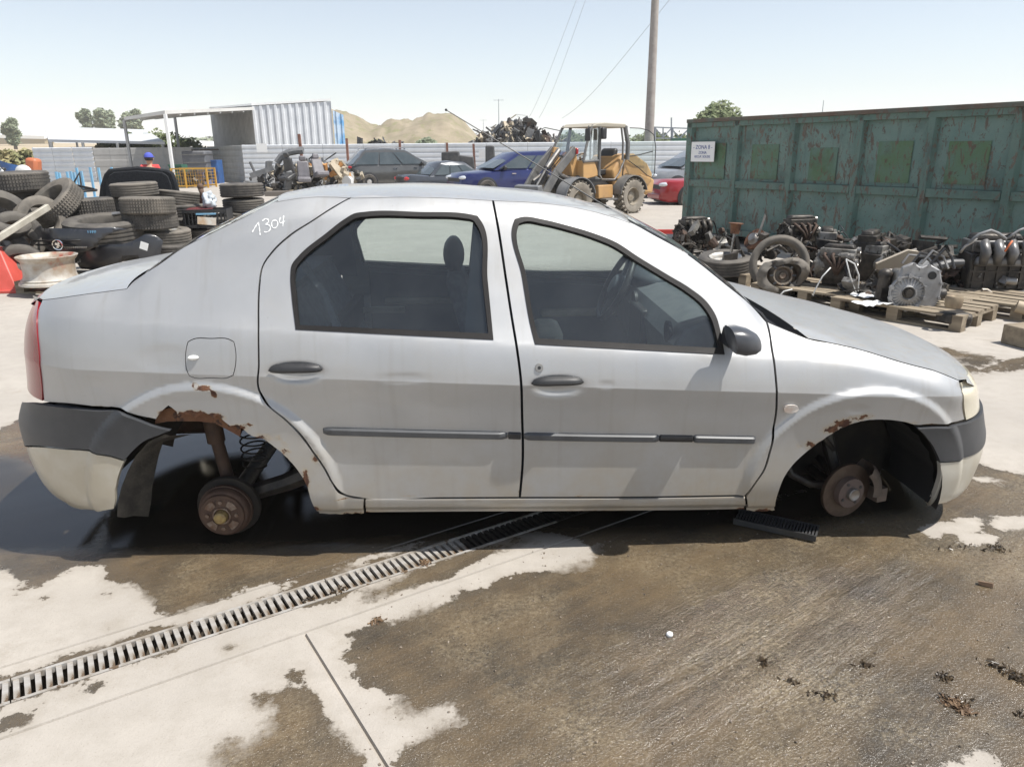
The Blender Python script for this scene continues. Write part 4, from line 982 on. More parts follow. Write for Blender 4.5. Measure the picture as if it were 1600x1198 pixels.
# ================================================================== BACKGROUND BUILDERS
def tyre_mesh(name, R, w, rib, hub, n=60):
    """carcass lathe: (r, h) profile, tread grooves are real"""
    h = w/2; r = random.Random(hash(name) % 1000)
    prof = [(hub, -h*.72), (hub*1.04, -h*.86), (hub+(R-hub)*.45, -h), (R*.93, -h*.96), (R*.985, -h*.80)]
    k = 4; xs = np.linspace(-h*.78, h*.78, k*2+2)
    for i in range(k+1):
        a, b = xs[2*i], xs[2*i+1]; prof += [(R, a), (R, b)]
        if i < k: prof += [(R-.009, b+.001), (R-.009, xs[2*i+2]-.001)]
    prof += [(R*.985, h*.80), (R*.93, h*.96), (hub+(R-hub)*.45, h), (hub*1.04, h*.86), (hub, h*.72), (hub-.004, 0)]
    mb = MB(); mb.lathe(prof, n, closed=True)
    if rib == 'block':      # shoulder blocks: alternate segments sink
        m = len(prof)
        for i in range(n):
            if i % 2 == 0: continue
            for q in range(m):
                rr, hh = prof[q]
                if rr > R*.975:
                    v = Vector(mb.v[i*m+q]); t = 1-.011/R; mb.v[i*m+q] = (v.x*t, v.y*t, v.z)
    return mb.mesh(name, 40)
TY = {}
for nm_, R_, w_, rb, hb_ in (('a', .315, .20, 'rib', .19), ('b', .33, .215, 'block', .20), ('c', .30, .185, 'rib', .18), ('d', .36, .25, 'block', .21), ('t', .48, .30, 'rib', .29), ('e', .315, .20, 'rib', .235)):
    for mm in ('tyre', 'tyre2'):
        me_ = tyre_mesh('tyre', R_, w_, rb, hb_, 120 if nm_ in 'bd' else 60); me_.materials.append(MT[mm]); TY[nm_+('2' if mm == 'tyre2' else '')] = (me_, R_, w_, hb_)
def rim_mesh(hub, w):
    mb = MB(); h = w*.40
    mb.lathe([(hub, -h), (hub+.006, -h*1.05), (hub-.01, -h*.9), (hub-.03, -h*.3), (hub-.03, h*.5), (hub-.012, h*.9), (hub+.006, h*1.05), (hub, h)], 40)
    mb.lathe([(0, h*.55), (.05, h*.6), (.07, h*.3), (hub*.62, h*.45), (hub-.035, h*.35)], 40)
    for k in range(5):
        a = k*2*math.pi/5; mb.cyl((.052*math.cos(a), .052*math.sin(a), h*.5), (.052*math.cos(a), .052*math.sin(a), h*.62), .009, n=6)
    return mb.mesh('rim', 40)
RM = {}
def tyre(key, p, label, ax=None, rim=None, tone='', group='scrap tyres piled behind the car', kind='tyre'):
    """p centre; ax = direction of the axle (default upright stack: Z)"""
    me_, R_, w_, hb_ = TY[key+tone]; q = Vector(ax if ax else (random.uniform(-.04, .04), random.uniform(-.04, .04), 1)).normalized().to_track_quat('Z', 'Y').to_euler()
    if rim is None:
        o = newobj('tyre', me_); o.location = p; o.rotation_euler = q; tag(o, label, kind, group); return o
    root = thing('wheel', label, 'wheel', p, rot=q, group=group)
    newobj('tyre', me_, root)
    if (key, rim.name) not in RM: r = rim_mesh(hb_, w_); r.materials.append(rim); RM[(key, rim.name)] = r
    newobj('rim', RM[(key, rim.name)], root); return root
rim_w = mat('painted_rim', (.55, .55, .54), .45, metal=.3, c2=(.42, .38, .32), scale=9)
rim_s = mat('steel_rim', (.25, .24, .23), .5, metal=.6, c2=(.14, .10, .07), scale=11)
def pit(u, v, Y, dz=0): p = at(u, v, Y); p.z += dz; return p
# ------------------------------------------------------------------ tyre pile, upper left
L_ = [
 # key, tone, u, v, Y, axis, rim, label
 ('d', '', 30, 283, 10.2, None, None, 'wide tyre lying flat on top of the stack at the left edge'),
 ('a', '', 28, 307, 10.3, None, None, 'tyre lying flat second from the top at the left edge of the pile'),
 ('b', '', 22, 330, 10.3, None, None, 'tyre third from the top in the stack at the left edge of the pile'),
 ('a', '', 22, 353, 10.4, None, None, 'shadowed tyre low in the stack at the left edge of the pile'),
 ('d', '2', 86, 317, 9.9, (-.35, -.55, .75), None, 'leaning ribbed tyre tilted towards the car in the middle of the left pile'),
 ('a', '', 4, 336, 9.2, (.75, -.35, .6), None, 'tyre leaning steeply in from the left edge of the photo'),
 ('b', '', 147, 322, 10.2, None, None, 'block tread tyre lying flat left of the black boot panel'),
 ('b', '', 146, 345, 10.3, None, None, 'tyre under the block tread tyre left of the boot panel'),
 ('c', '2', 64, 345, 9.5, (.80, -.5, .25), None, 'narrow ribbed tyre standing on edge behind the pale bar'),
 ('a', '', 24, 372, 9.2, (.72, -.62, .2), rim_s, 'wheel standing on edge left of the black bumper with a grey rim'),
 ('t', '', 166, 359, 9.6, (.03, -.10, 1), None, 'big truck tyre lying flat behind the black bumper'),
 ('t', '', 166, 388, 9.8, None, None, 'second truck tyre under the big one behind the black bumper'),
 ('c', '2', 210, 296, 10.4, None, None, 'tyre lying flat in front of the black boot panel'),
 ('b', '2', 231, 321, 9.7, None, rim_w, 'tyre with a pale rim on top of the stack below the boot panel'),
 ('b', '', 235, 344, 9.75, None, None, 'zigzag tread tyre second in the stack below the boot panel'),
 ('a', '2', 259, 369, 9.9, None, rim_w, 'tyre with a pale rim third in the stack right of the bumper'),
 ('a', '', 269, 391, 9.85, None, None, 'tyre fourth in the stack right of the bumper, by the trunk'),
 ('a', '', 262, 412, 9.9, None, None, 'bottom tyre of the stack right of the bumper'),
 ('c', '', 184, 320, 10.6, None, None, 'small tyre wedged between the two front stacks'),
 ('a', '2', 284, 310, 10.9, (.1, .1, 1), None, 'tyre lying flat behind the black crate'),
 ('a', '', 291, 330, 10.8, None, None, 'tyre under the one behind the black crate'),
 ('b', '', 287, 350, 10.7, None, None, 'shadowed tyre left of the black crate'),
 ('c', '', 290, 371, 10.6, None, None, 'low tyre behind the stack right of the bumper'),
 ('a', '', 326, 366, 10.6, None, None, 'tyre under the black crate, next to the rear window'),
 ('a', '', 330, 388, 10.6, None, None, 'lower tyre of the stack under the black crate'),
 ('a', '', 378, 297, 11.4, None, rim_w, 'tyre with a pale rim on top of the right hand stack'),
 ('c', '', 381, 320, 11.4, None, None, 'tyre second from the top in the right hand stack'),
 ('a', '', 378, 341, 11.4, None, None, 'tyre third from the top in the right hand stack'),
 ('b', '', 380, 363, 11.4, None, None, 'tyre fourth from the top in the right hand stack'),
 ('d', '', 30, 378, 10.4, None, None, 'bottom tyre of the stack at the left edge, behind the red marker'),
 ('a', '', 380, 386, 11.4, None, None, 'bottom tyre of the right hand stack, hidden by the car roof line'),
 ('a', '', 347, 347, 11.2, None, None, 'dark tyre between the crate and the right hand stack'),
 ('c', '', 34, 421, 8.95, (.35, -.92, .12), None, 'small tyre standing on edge between the red marker and the steel rim'),
 ('a', '', 2, 398, 9.0, (.5, -.5, .6), None, 'tyre leaning behind the red marker at the left edge'),
 ('c', '', 120, 375, 10.0, None, None, 'tyre buried behind the badge of the black bumper'),
 ('a', '', 80, 395, 9.7, None, None, 'tyre lying behind the lower edge of the black bumper'),
 ('a', '', 205, 366, 10.4, None, None, 'tyre in the dark gap right of the truck tyre'),
]
for key, tone, u, v, Y, ax_, rm_, lb_ in L_: tyre(key, pit(u, v, Y), lb_, ax_, rm_, tone)
# black boot panel (felt side) standing behind the stacks
bp_ = thing('boot_lining', 'black felt lined boot panel standing upright behind the tyre stacks', 'car panel', pit(219, 308, 11.3))
sc_b = 11.3/1155*1.02
def shape_px(pts, u0, v0, Y, k=None):
    o = at(u0, v0, Y); return [((at(u, v, Y)-o).x, (at(u, v, Y)-o).z) for u, v in pts]
P0 = shape_px([(155, 308), (157, 290), (163, 272), (170, 264), (190, 262), (215, 260), (240, 262), (262, 265), (271, 270), (277, 286), (282, 308), (282, 350), (155, 350)], 219, 308, 11.3)
mb = MB(); mb.prism(P0, -.03, .05); mb.build('felt_side', mat('black_felt', (.008, .009, .012), .95, c2=(.015, .017, .02), scale=30), bp_, bevel=.03)
P1 = shape_px([(166, 308), (167, 292), (173, 274), (180, 269), (215, 266.5), (255, 269), (264, 275), (270, 290), (272, 308)], 219, 308, 11.3)
mb = MB(); mb.prism(P1, -.045, -.02); mb.build('felt_pad', mat('black_felt_pad', (.012, .013, .016), .95, c2=(.02, .022, .026), scale=40, bump=.3, bscale=50), bp_, bevel=.012)
# black front bumper with badge
Yb = 9.0; bo = pit(105, 400, Yb); bmp = thing('bumper', 'black front bumper with a round chrome badge leaning on the tyre pile', 'bumper', bo)
gb = mat('glossy_black', (.02, .022, .028), .3, c2=(.035, .036, .04), scale=5, coat=.3)
def curved(pts, u0, v0, Y, name, m, parent, depth=.18, th=.03, wrap_u=None, bev=.008):
    """sheet cut to an outline and bent back at its ends; real thickness"""
    o = at(u0, v0, Y); P = [np.array(((at(u, v, Y)-o).x, (at(u, v, Y)-o).z)) for u, v in pts]
    lp = smooth_loop(P, step=.05, sharp=50); B = np.array(lp); lo, hi = B.min(0), B.max(0); c = (lo[0]+hi[0])/2; hw = (hi[0]-lo[0])/2
    gx, gy = np.meshgrid(np.arange(lo[0]+.03, hi[0], .05), np.arange(lo[1]+.03, hi[1], .05), indexing='ij'); gx = gx.ravel(); gy = gy.ravel(); k = inpoly(gx, gy, lp); gx, gy = gx[k], gy[k]
    n = len(lp); r = geometry.delaunay_2d_cdt([Vector(p) for p in lp]+[Vector((x, y)) for x, y in zip(gx, gy)], [(i, (i+1) % n) for i in range(n)], [], 0, 1e-4)
    V = [tuple(v) for v in r[0]]; F = [tuple(f) for f in r[2]]; C = np.array([np.mean([V[i] for i in f], 0) for f in F]); ok = inpoly(C[:, 0], C[:, 1], lp); F = [f for f, q in zip(F, ok) if q]
    def yy(x, z): t = abs(x-c)/hw; return depth*t**2.4 + .10*((z-(lo[1]+hi[1])/2)/(hi[1]-lo[1]))**2
    me_ = bpy.data.meshes.new(name); me_.from_pydata([(x, yy(x, z), z) for x, z in V], [], F); me_.update()
    bm = bmesh.new(); bm.from_mesh(me_); bmesh.ops.recalc_face_normals(bm, faces=bm.faces); bm.to_mesh(me_); bm.free(); me_.polygons.foreach_set('use_smooth', [True]*len(F))
    ob = newobj(name, me_, parent, m); s = ob.modifiers.new('thick', 'SOLIDIFY'); s.thickness = th; s.offset = 0
    return ob
def z2(*p): return [(a/5.3333, b/5.3333+300) for a, b in p]
curved(z2((230, 320), (420, 308), (700, 312), (940, 318), (970, 330), (900, 345), (840, 380), (800, 430), (760, 470), (700, 500), (560, 505), (380, 495), (280, 470), (255, 400)), 105, 400, Yb, 'bumper_shell', gb, bmp, .25, .02)
curved(z2((275, 395), (560, 402), (790, 395), (750, 450), (690, 490), (560, 498), (400, 490), (300, 455)), 105, 403, Yb-.02, 'grille', mat('black_mesh_grille', (.006, .006, .007), .5), bmp, .22, .01)
for k_, (a, b) in enumerate((((285, 408), (790, 405)), ((300, 440), (740, 450)))):
    mb = MB(); n_ = 14; rows = []
    mb.tube([at((a[0]+(b[0]-a[0])*i/n_)/5.3333, 300+(a[1]+(b[1]-a[1])*i/n_)/5.3333, Yb-.05+.2*abs(i/n_*2-1)**2.2)-bo for i in range(n_+1)], .012, 6); mb.build('grille_bar', MT['rubber'], bmp)
for i in range(12):
    c = at((530+i*17)/5.3333, 300+462/5.3333, Yb-.03)-bo; mb = MB(); mb.box(c, (.012, .02, .022), rot(0, .5, 0)); mb.build('grille_tooth', MT['steel'], bmp)
curved(z2((660, 520), (800, 450), (900, 440), (1060, 425), (1140, 390), (1190, 358), (1280, 380), (1320, 420), (1310, 500), (1300, 570), (1180, 575), (1120, 545), (1060, 550), (1020, 580), (840, 640), (640, 650), (600, 600)), 190, 400, Yb+.15, 'fender_shell', gb, None, .12, .03)
fs = bpy.data.objects['fender_shell']; fs.name = 'loose_fender'; fs.location = at(190, 400, Yb+.15); tag(fs, 'black plastic fender with a white paper label lying right of the badge bumper', 'fender')
lb_o = newobj('paper_label', MB().box((0, 0, 0), (.095, .004, .09), rot(0, .35, 0)).mesh('paper_label'), None, MT['white']); lb_o.location = at(225, 384.5, Yb+.0)-fs.location; lb_o.parent = fs
mc = Matrix.Translation(at(90.5, 382.5, Yb-.09)-bo) @ Matrix.Rotation(math.radians(90), 4, 'X') @ Matrix.Rotation(math.radians(10), 4, 'X')
mb = MB(); mb.lathe([(.048, 0), (.052, .012), (.062, .016), (.066, 0), (.06, -.01)], 32, mc); bdg = mb.build('badge_ring', MT['chrome'], bmp)
mb = MB(); mb.lathe([(0, .0), (.05, 0)], 32, mc); mb.build('badge_disc', MT['black'], bdg)
mb = MB(); mb.add([mc @ Vector((x, y, .006)) for x, y in ((-.03, -.036), (-.008, -.01), (-.035, .005), (-.02, .028), (.004, .016), (.012, .04), (.03, .02), (.018, -.002), (.034, -.022), (.01, -.018), (.0, -.042))], [tuple(range(11))]); mb.build('badge_emblem', MT['chrome'], bdg)
for k in range(4):
    mb = MB(); x0 = at(137.5+k*3.5, 362.5, Yb+.02)-bo; sgn = (0, 1, 1, 2)[k]
    mb.box(x0, (.006, .004, .03)); 
    if sgn: mb.box(x0+Vector((.009, 0, .012)), (.014, .004, .006)); mb.box(x0+Vector((.009, 0, -.002)), (.014, .004, .006))
    mb.build('paint_mark', MT['lblue'], bmp)
# grey bar leaning over the tyres
a_ = at(-12, 378, 8.7); b_ = at(76, 323, 9.35); mb = MB(); d_ = (b_-a_); L0 = d_.length; R0 = d_.to_track_quat('X', 'Z').to_matrix(); mb.box((0, 0, 0), (L0, .06, .075)); 
br = mb.build('roof_bar', mat('pale_bar', (.48, .45, .38), .55, c2=(.36, .33, .27), scale=7), None, bevel=.008); br.location = (a_+b_)/2; br.rotation_euler = R0.to_euler(); tag(br, 'pale square bar leaning across the tyres at the left edge', 'bar')
# truck rim on a pallet
rp = gnd(76, 446, .14); rp = at(77, 421, 8.55); root = thing('truck_rim', 'rusty white truck wheel rim lying on the small pallet', 'wheel rim', (rp.x, rp.y, rp.z))
trm = mat('truck_rim_paint', (.50, .47, .42), .5, metal=.2, c2=(.34, .27, .2), scale=6, c3=(.35, .08, .05), scale3=3, t3=.6, w3=.1)
mb = MB(); mb.lathe([(.30, .155), (.31, .165), (.318, .16), (.30, .13), (.272, .10), (.268, -.02), (.272, -.06), (.285, -.09), (.305, -.10), (.30, -.115), (.325, -.13), (.33, -.155), (.31, -.165), (.30, -.14), (.262, -.07), (.258, .10), (.29, .15)], 48, closed=True); mb.build('rim_barrel', trm, root, smooth=40)
mb = MB(); mb.lathe([(.262, -.03), (.2, -.05), (.12, -.05), (.11, -.06)], 40); mb.build('rim_disc', trm, root)
def pallet(p, rz, label, group, L=1.2, Wd=.8, nx=5):
    root = thing('pallet', label, 'pallet', p, rz, group); hgt = .144
    r = random.Random(int(abs(p[0]*100)))
    for i in range(nx):
        w_ = .10 if i % 2 else .14; y = -Wd/2+w_/2+(Wd-w_)*i/(nx-1)
        o = MB().box((0, y, hgt-.011+r.uniform(-.002, .002)), (L, w_*.98, .021), rot(0, 0, r.uniform(-.01, .01))).build('slat', MT['wood'], root, smooth=None)
    for i in range(3):
        x = -L/2+.05+(L-.1)*i/2; MB().box((x, 0, hgt-.033), (.10, Wd, .020)).build('cross_board', MT['wood'], root, smooth=None)
        for j in range(3):
            y = -Wd/2+.05+(Wd-.1)*j/2; MB().box((x, y, .0615), (.10, .10, .078)).build('block', MT['wood'], root, smooth=None)
    for j in range(3):
        y = -Wd/2+.05+(Wd-.1)*j/2; MB().box((0, y, .011), (L, .10, .021)).build('base_board', MT['wood'], root, smooth=None)
    return root
pp = gnd(90, 458); pallet((pp.x+.15, pp.y+.35, 0), -.05, 'small worn pallet under the truck rim at the left', 'wooden pallets')
# red plastic marker with board
rm = mat('faded_red_plastic', (.55, .09, .07), .5, c2=(.45, .07, .05), scale=5)
cp = gnd(8, 452); root = thing('barrier_foot', 'red plastic pyramid barrier foot at the left edge of the photo', 'barrier', cp, .1)
mb = MB(); hw = .30; tp = .07
mb.add([(-hw, -hw, .03), (hw, -hw, .03), (hw, hw, .03), (-hw, hw, .03), (-tp, -tp, .50), (tp, -tp, .50), (tp, tp, .50), (-tp, tp, .50)], [(0, 1, 5, 4), (1, 2, 6, 5), (2, 3, 7, 6), (3, 0, 4, 7), (4, 5, 6, 7), (3, 2, 1, 0)]); mb.build('pyramid', rm, root, bevel=.015)
MB().box((0, 0, .02), (.70, .64, .04)).build('base', rm, root, bevel=.01)
MB().box((.03, -.17, .26), (.012, .01, .46), rot(-.46, 0, 0)).build('seam', MT['red'], root)
# crate with bag
ck = at(326, 340, 10.45); root = thing('crate', 'black plastic crate with a torn colour label standing on the tyres', 'crate', (ck.x, ck.y, ck.z-.12), .15)
w_, d_, h_ = .56, .40, .24
for y in (-d_/2, d_/2):
    MB().box((0, y, .02), (w_, .012, .04)).build('rail', MT['black'], root); MB().box((0, y, h_-.02), (w_, .014, .045)).build('rail', MT['black'], root)
    for i in range(12): MB().box((-w_/2+.02+i*(w_-.04)/11, y, h_/2), (.014, .008, h_-.06)).build('bar', MT['black'], root)
for x in (-w_/2, w_/2): MB().box((x, 0, h_/2), (.012, d_, h_)).build('end_wall', MT['black'], root)
MB().box((0, 0, .01), (w_, d_, .012)).build('crate_floor', MT['black'], root)
MB().box((.02, -d_/2-.012, .09), (.24, .006, .10), rot(0, .1, 0)).build('label', mat('torn_label', (.55, .34, .16), .6, c2=(.7, .68, .62), scale=6), root)
MB().box((.02, -d_/2-.010, .185), (.26, .006, .022)).build('label', MT['lblue'], root)
MB().box((-.09, 0, h_+.004), (.36, .36, .01), rot(.05, -.05, 0)).build('lid', mat('dark_red_cloth', (.10, .015, .015), .8), root)
mb = MB(); mb.sphere((0, 0, 0), (.10, .085, .10), 40, 26)
mb.v = [tuple(Vector(p)*(1+.55*noise.fractal(Vector(p)*11, 1, 2, 4))) for p in mb.v]; bg_ = mb.build('plastic_bag', mat('milky_plastic', (.50, .54, .57), .25, bump=.5, bscale=22), None, smooth=True); bg_.location = at(327, 312, 10.45); bg_.rotation_euler = (0, .5, 0); tag(bg_, 'crumpled milky plastic bag on top of the black crate', 'bag')
mb = MB(); mb.sphere((0, 0, .06), (.045, .045, .05), 10, 8); mb.tube([(0, 0, .03), (.01, 0, -.03), (0, 0, -.16)], [.04, .03, .04], 8); bo_ = mb.build('gear_knob_boot', mat('brown_leather', (.10, .06, .04), .7), None, smooth=True); bo_.location = at(314, 299, 10.6); tag(bo_, 'brown leather gear knob and boot standing among the tyres', 'gear knob')
# flat grey part lying between tyres
mb = MB(); mb.tube([(-.1, 0, 0), (.1, .02, .02), (.2, 0, 0)], [.03, .02, .03], 8); o = mb.build('door_pull', MT['steel'], None); o.location = at(188, 335, 9.8); tag(o, 'grey trim piece poking out between the truck tyre and the stack', 'trim piece')
# wheel-cover ring on the ground by the blue racks
mb = MB(); mb.tube([(.3*math.cos(t), .3*math.sin(t), 0) for t in np.linspace(0, 2*math.pi, 30)[:-1]], .02, 6, closed=True); mb.tube([(-.3, 0, .02), (0, .05, .08), (.3, 0, .02)], .02, 6); o = mb.build('bent_ring', MT['rubber'], None); o.location = at(117, 298, 12); tag(o, 'black bent ring lying on the pile in front of the blue racks', 'ring')
# ------------------------------------------------------------------ person
def person():
    root = thing('person', 'person in a red shirt and a blue cap seen from behind at the tyre pile', 'person', at(233, 250, 16.5).xy.to_3d(), math.pi+.15)
    top = at(230, 238, 16.5).z; s = top/1.74
    J = {'pel': (0, 0, .95), 'che': (0, .01, 1.28), 'nk': (0, 0, 1.47), 'hd': (0, -.0, 1.60), 'ht': (0, 0, 1.70), 'sl': (-.17, 0, 1.41), 'sr': (.17, 0, 1.41), 'el': (-.22, -.04, 1.14), 'er': (.22, -.04, 1.14), 'wl': (-.17, -.2, .98), 'wr': (.19, -.2, .98), 'hl': (-.14, -.28, .96), 'hr': (.16, -.28, .96), 'pl': (-.10, 0, .90), 'pr': (.10, 0, .90), 'kl': (-.11, .0, .50), 'kr': (.11, 0, .50), 'al': (-.11, .02, .09), 'ar': (.11, .02, .09), 'tl': (-.12, -.16, .04), 'tr': (.12, -.16, .04)}
    R = {'pel': .15, 'che': .155, 'nk': .06, 'hd': .085, 'ht': .06, 'sl': .075, 'sr': .075, 'el': .048, 'er': .048, 'wl': .032, 'wr': .032, 'hl': .03, 'hr': .03, 'pl': .1, 'pr': .1, 'kl': .06, 'kr': .06, 'al': .042, 'ar': .042, 'tl': .035, 'tr': .035}
    E = [('pel', 'che'), ('che', 'nk'), ('nk', 'hd'), ('hd', 'ht'), ('che', 'sl'), ('che', 'sr'), ('sl', 'el'), ('sr', 'er'), ('el', 'wl'), ('er', 'wr'), ('wl', 'hl'), ('wr', 'hr'), ('pel', 'pl'), ('pel', 'pr'), ('pl', 'kl'), ('pr', 'kr'), ('kl', 'al'), ('kr', 'ar'), ('al', 'tl'), ('ar', 'tr')]
    def skin(name, keys, m, grow=0, lvl=1):
        ks = list(keys); me_ = bpy.data.meshes.new(name); me_.from_pydata([tuple(Vector(J[k])*s) for k in ks], [(ks.index(a), ks.index(b)) for a, b in E if a in ks and b in ks], [])
        o = newobj(name, me_, root, m); o.modifiers.new('skin', 'SKIN'); sv = me_.skin_vertices[0].data
        for i, k in enumerate(ks): sv[i].radius = ((R[k]+grow)*s, (R[k]*.75+grow)*s); sv[i].use_root = (i == 0)
        sb = o.modifiers.new('sub', 'SUBSURF'); sb.levels = lvl; sb.render_levels = 2; return o
    skin('body', J.keys(), mat('skin', (.42, .24, .16), .6))
    skin('shirt', ['pel', 'che', 'sl', 'sr', 'el', 'er'], mat('red_shirt', (.62, .07, .07), .85, c2=(.5, .05, .05), scale=12), .018)
    skin('trousers', ['pel', 'pl', 'pr', 'kl', 'kr', 'al', 'ar'], mat('dark_trousers', (.04, .045, .07), .85), .014)
    cm = mat('blue_cap', (.07, .09, .42), .8); mb = MB(); rows = []
    for i in range(8):
        ph = math.pi/2*i/7; rows.append([(.105*math.cos(ph)*math.cos(t)*s, (.115*math.cos(ph)*math.sin(t)-.0)*s, (1.625+.115*math.sin(ph))*s) for t in np.linspace(0, 2*math.pi, 19)])
    mb.grid(rows); mb.box((0, -.15*s, 1.63*s), (.15*s, .12*s, .012*s)); mb.build('cap', cm, root)
    mb = MB(); rows = [[(.10*math.cos(t)*s*k, (.11*math.sin(t)*k)*s, z*s) for t in np.linspace(-.3, math.pi+.3, 13)] for z, k in ((1.64, 1), (1.59, .97), (1.55, .8))]; mb.grid(rows); mb.build('hair', mat('dark_hair', (.03, .022, .018), .8), root)
    mb = MB(); mb.tube([(0, -.085*s, 1.61*s), (0, -.112*s, 1.585*s), (0, -.09*s, 1.575*s)], .012*s, 6)
    for x in (-.09, .09): mb.sphere((x*s, 0, 1.59*s), (.012*s, .02*s, .03*s), 6, 5)
    mb.build('face', mat('skin2', (.42, .24, .16), .6), root)
person()
# ================================================================== FENCES, SHED, CANOPY
galv = mat('galvanised_sheet', (.66, .68, .70), .42, c2=(.57, .59, .61), scale=1.2)
galv2 = mat('dull_galvanised_sheet', (.42, .42, .41), .55, c2=(.34, .34, .33), scale=1.5)
postm = mat('rusty_post', (.20, .09, .06), .8, c2=(.28, .14, .1), scale=6)
def corr_mesh(name, L, H, pitch, amp, vertical=False, m=None):
    """corrugated sheet with real ribs; L along x, H along z"""
    mb = MB(); prof = []; D = L if vertical else H; n = max(1, int(round(D/pitch))); p = D/n
    for i in range(n):
        b = i*p; prof += [(b, 0), (b+p*.30, 0), (b+p*.42, -amp), (b+p*.88, -amp)]
    prof.append((D, 0))
    if vertical: mb.grid([[(q, y, 0), (q, y, H)] for q, y in prof])
    else: mb.grid([[(0, y, q), (L, y, q)] for q, y in prof])
    me_ = mb.mesh(name, None); me_.materials.append(m or galv); return me_
def fence_run(name, label, a, b, H, n, m=None, post=None, pitch=.25, amp=.035, rusty=(), z0=0.0, cat='fence', vertical=False, group=None):
    a = Vector((a[0], a[1], z0)); b = Vector((b[0], b[1], z0)); d = b-a; L = d.length
    root = thing(name, label, cat, a, math.atan2(d.y, d.x), group); w = L/n
    pm = corr_mesh('panel', w-.02, H, pitch, amp, vertical, m); pp_ = MB().box((0, .04, H/2), (.07, .05, H+.04)).mesh('post'); pp_.materials.append(post or galv2)
    for i in range(n): o = newobj('panel', pm, root); o.location = (i*w+.01, -random.uniform(0, .01), 0)
    for i in range(n+1): o = newobj('post', pp_, root); o.location = (i*w, 0, 0)
    return root
YF = 39.0
fa = at(378, 230, 41).xy; fb_ = at(1085, 238, 40).xy
fence_run('sheet_fence', 'long white corrugated sheet fence behind the parked cars', fa, fb_, 1.95, 11)
for u, Yr, ht in ((471, 33.2, 2.3), (543, 38.5, 2.2), (625, 38.5, 2.1), (699, 38.3, 1.95), (741, 38.3, 1.9)):
    g = at(u, 240, Yr); o = MB().box((0, 0, ht/2), (.11, .11, ht), rot(random.uniform(-.02, .02), random.uniform(-.03, .03), 0)).build('rusty_post', postm, None); o.location = (g.x, g.y, 0)
    tag(o, {471: 'rusty post rising out of the scrap heap', 543: 'rusty post by the left tail of the dark estate car', 625: 'rusty post behind the roof of the dark estate car', 699: 'rusty post behind the grey saloon boot', 741: 'rusty post behind the blue car bonnet'}[u], 'post', 'rusty posts in front of the sheet fence')
for u, v, Y, l in ((409, 231, 40.6, 'small white notice on the fence above the scrap heap'), (757, 241, 38.6, 'small white notice on the fence above the blue car')):
    o = MB().box((0, 0, 0), (.55, .02, .42)).build('notice', MT['white'], None); o.location = at(u, v, Y); tag(o, l, 'notice')
# shed on the fence line
zb_ = 1.9; c0 = at(397, 200, 46).xy; c1 = at(520, 200, 47.2).xy; c2_ = at(331, 200, 58).xy
H1 = at(397, 166, 46).z-zb_; root = thing('sheet_shed', 'tall shed clad in pale corrugated sheet beside the canopy', 'shed', (0, 0, 0))
def wall_face(a, b, z0, za, zb2, m, nm, pitch=.4):
    d = Vector((b[0]-a[0], b[1]-a[1], 0)); L = d.length; n = max(4, int(L/pitch)); mb = MB(); rows = []
    nn = Vector((d.y, -d.x, 0)).normalized()
    for i in range(n):
        for f, o in ((0, 0), (.3, 0), (.42, -.07), (.88, -.07)):
            t = (i+f)/n; p = Vector((a[0], a[1], 0))+d*t+nn*o; rows.append([(p.x, p.y, z0), (p.x, p.y, za+(zb2-za)*t)])
    t = 1; p = Vector((a[0], a[1], 0))+d; rows.append([(p.x, p.y, z0), (p.x, p.y, zb2)]); mb.grid(rows); return mb.build(nm, m, root, smooth=None)
zA = at(397, 166, 46).z; zB = at(520, 158.5, 47.2).z; zC = at(331, 171, 58).z
wall_face(c0, c1, 0, zA, zB, galv, 'front_wall'); wall_face(c2_, c0, 0, zC, zA, galv2, 'side_wall')
back = Vector(c1)+(Vector(c2_)-Vector(c0)); wall_face(c1, back, 0, zB, zC, galv, 'side_wall'); wall_face(back, c2_, 0, zC, zC, galv2, 'back_wall')
mb = MB(); mb.add([(c0.x, c0.y, zA+.03), (c1.x, c1.y, zB+.03), (back.x, back.y, zC+.03), (c2_.x, c2_.y, zC+.03), (c0.x, c0.y, zA+.15), (c1.x, c1.y, zB+.15), (back.x, back.y, zC+.15), (c2_.x, c2_.y, zC+.15)], [(0, 1, 2, 3), (4, 5, 6, 7), (0, 1, 5, 4), (1, 2, 6, 5), (2, 3, 7, 6), (3, 0, 4, 7)]); mb.build('roof', MT['white'], root, smooth=None)
tb_ = Vector(c1); mb = MB(); rows = []
for i in range(7): x = i/6; rows.append([(tb_.x+.05+x*.55, tb_.y+.1+.05*math.sin(i*2.2)+x*.3, z) for z in np.linspace(1.9, zB-.5-x*.25, 6)])
mb.grid(rows); o = mb.build('blue_tarpaulin', mat('blue_tarp', (.10, .30, .55), .5, c2=(.45, .55, .65), scale=2), None); tag(o, 'strip of blue and white tarpaulin hanging on the right end of the shed', 'tarpaulin')
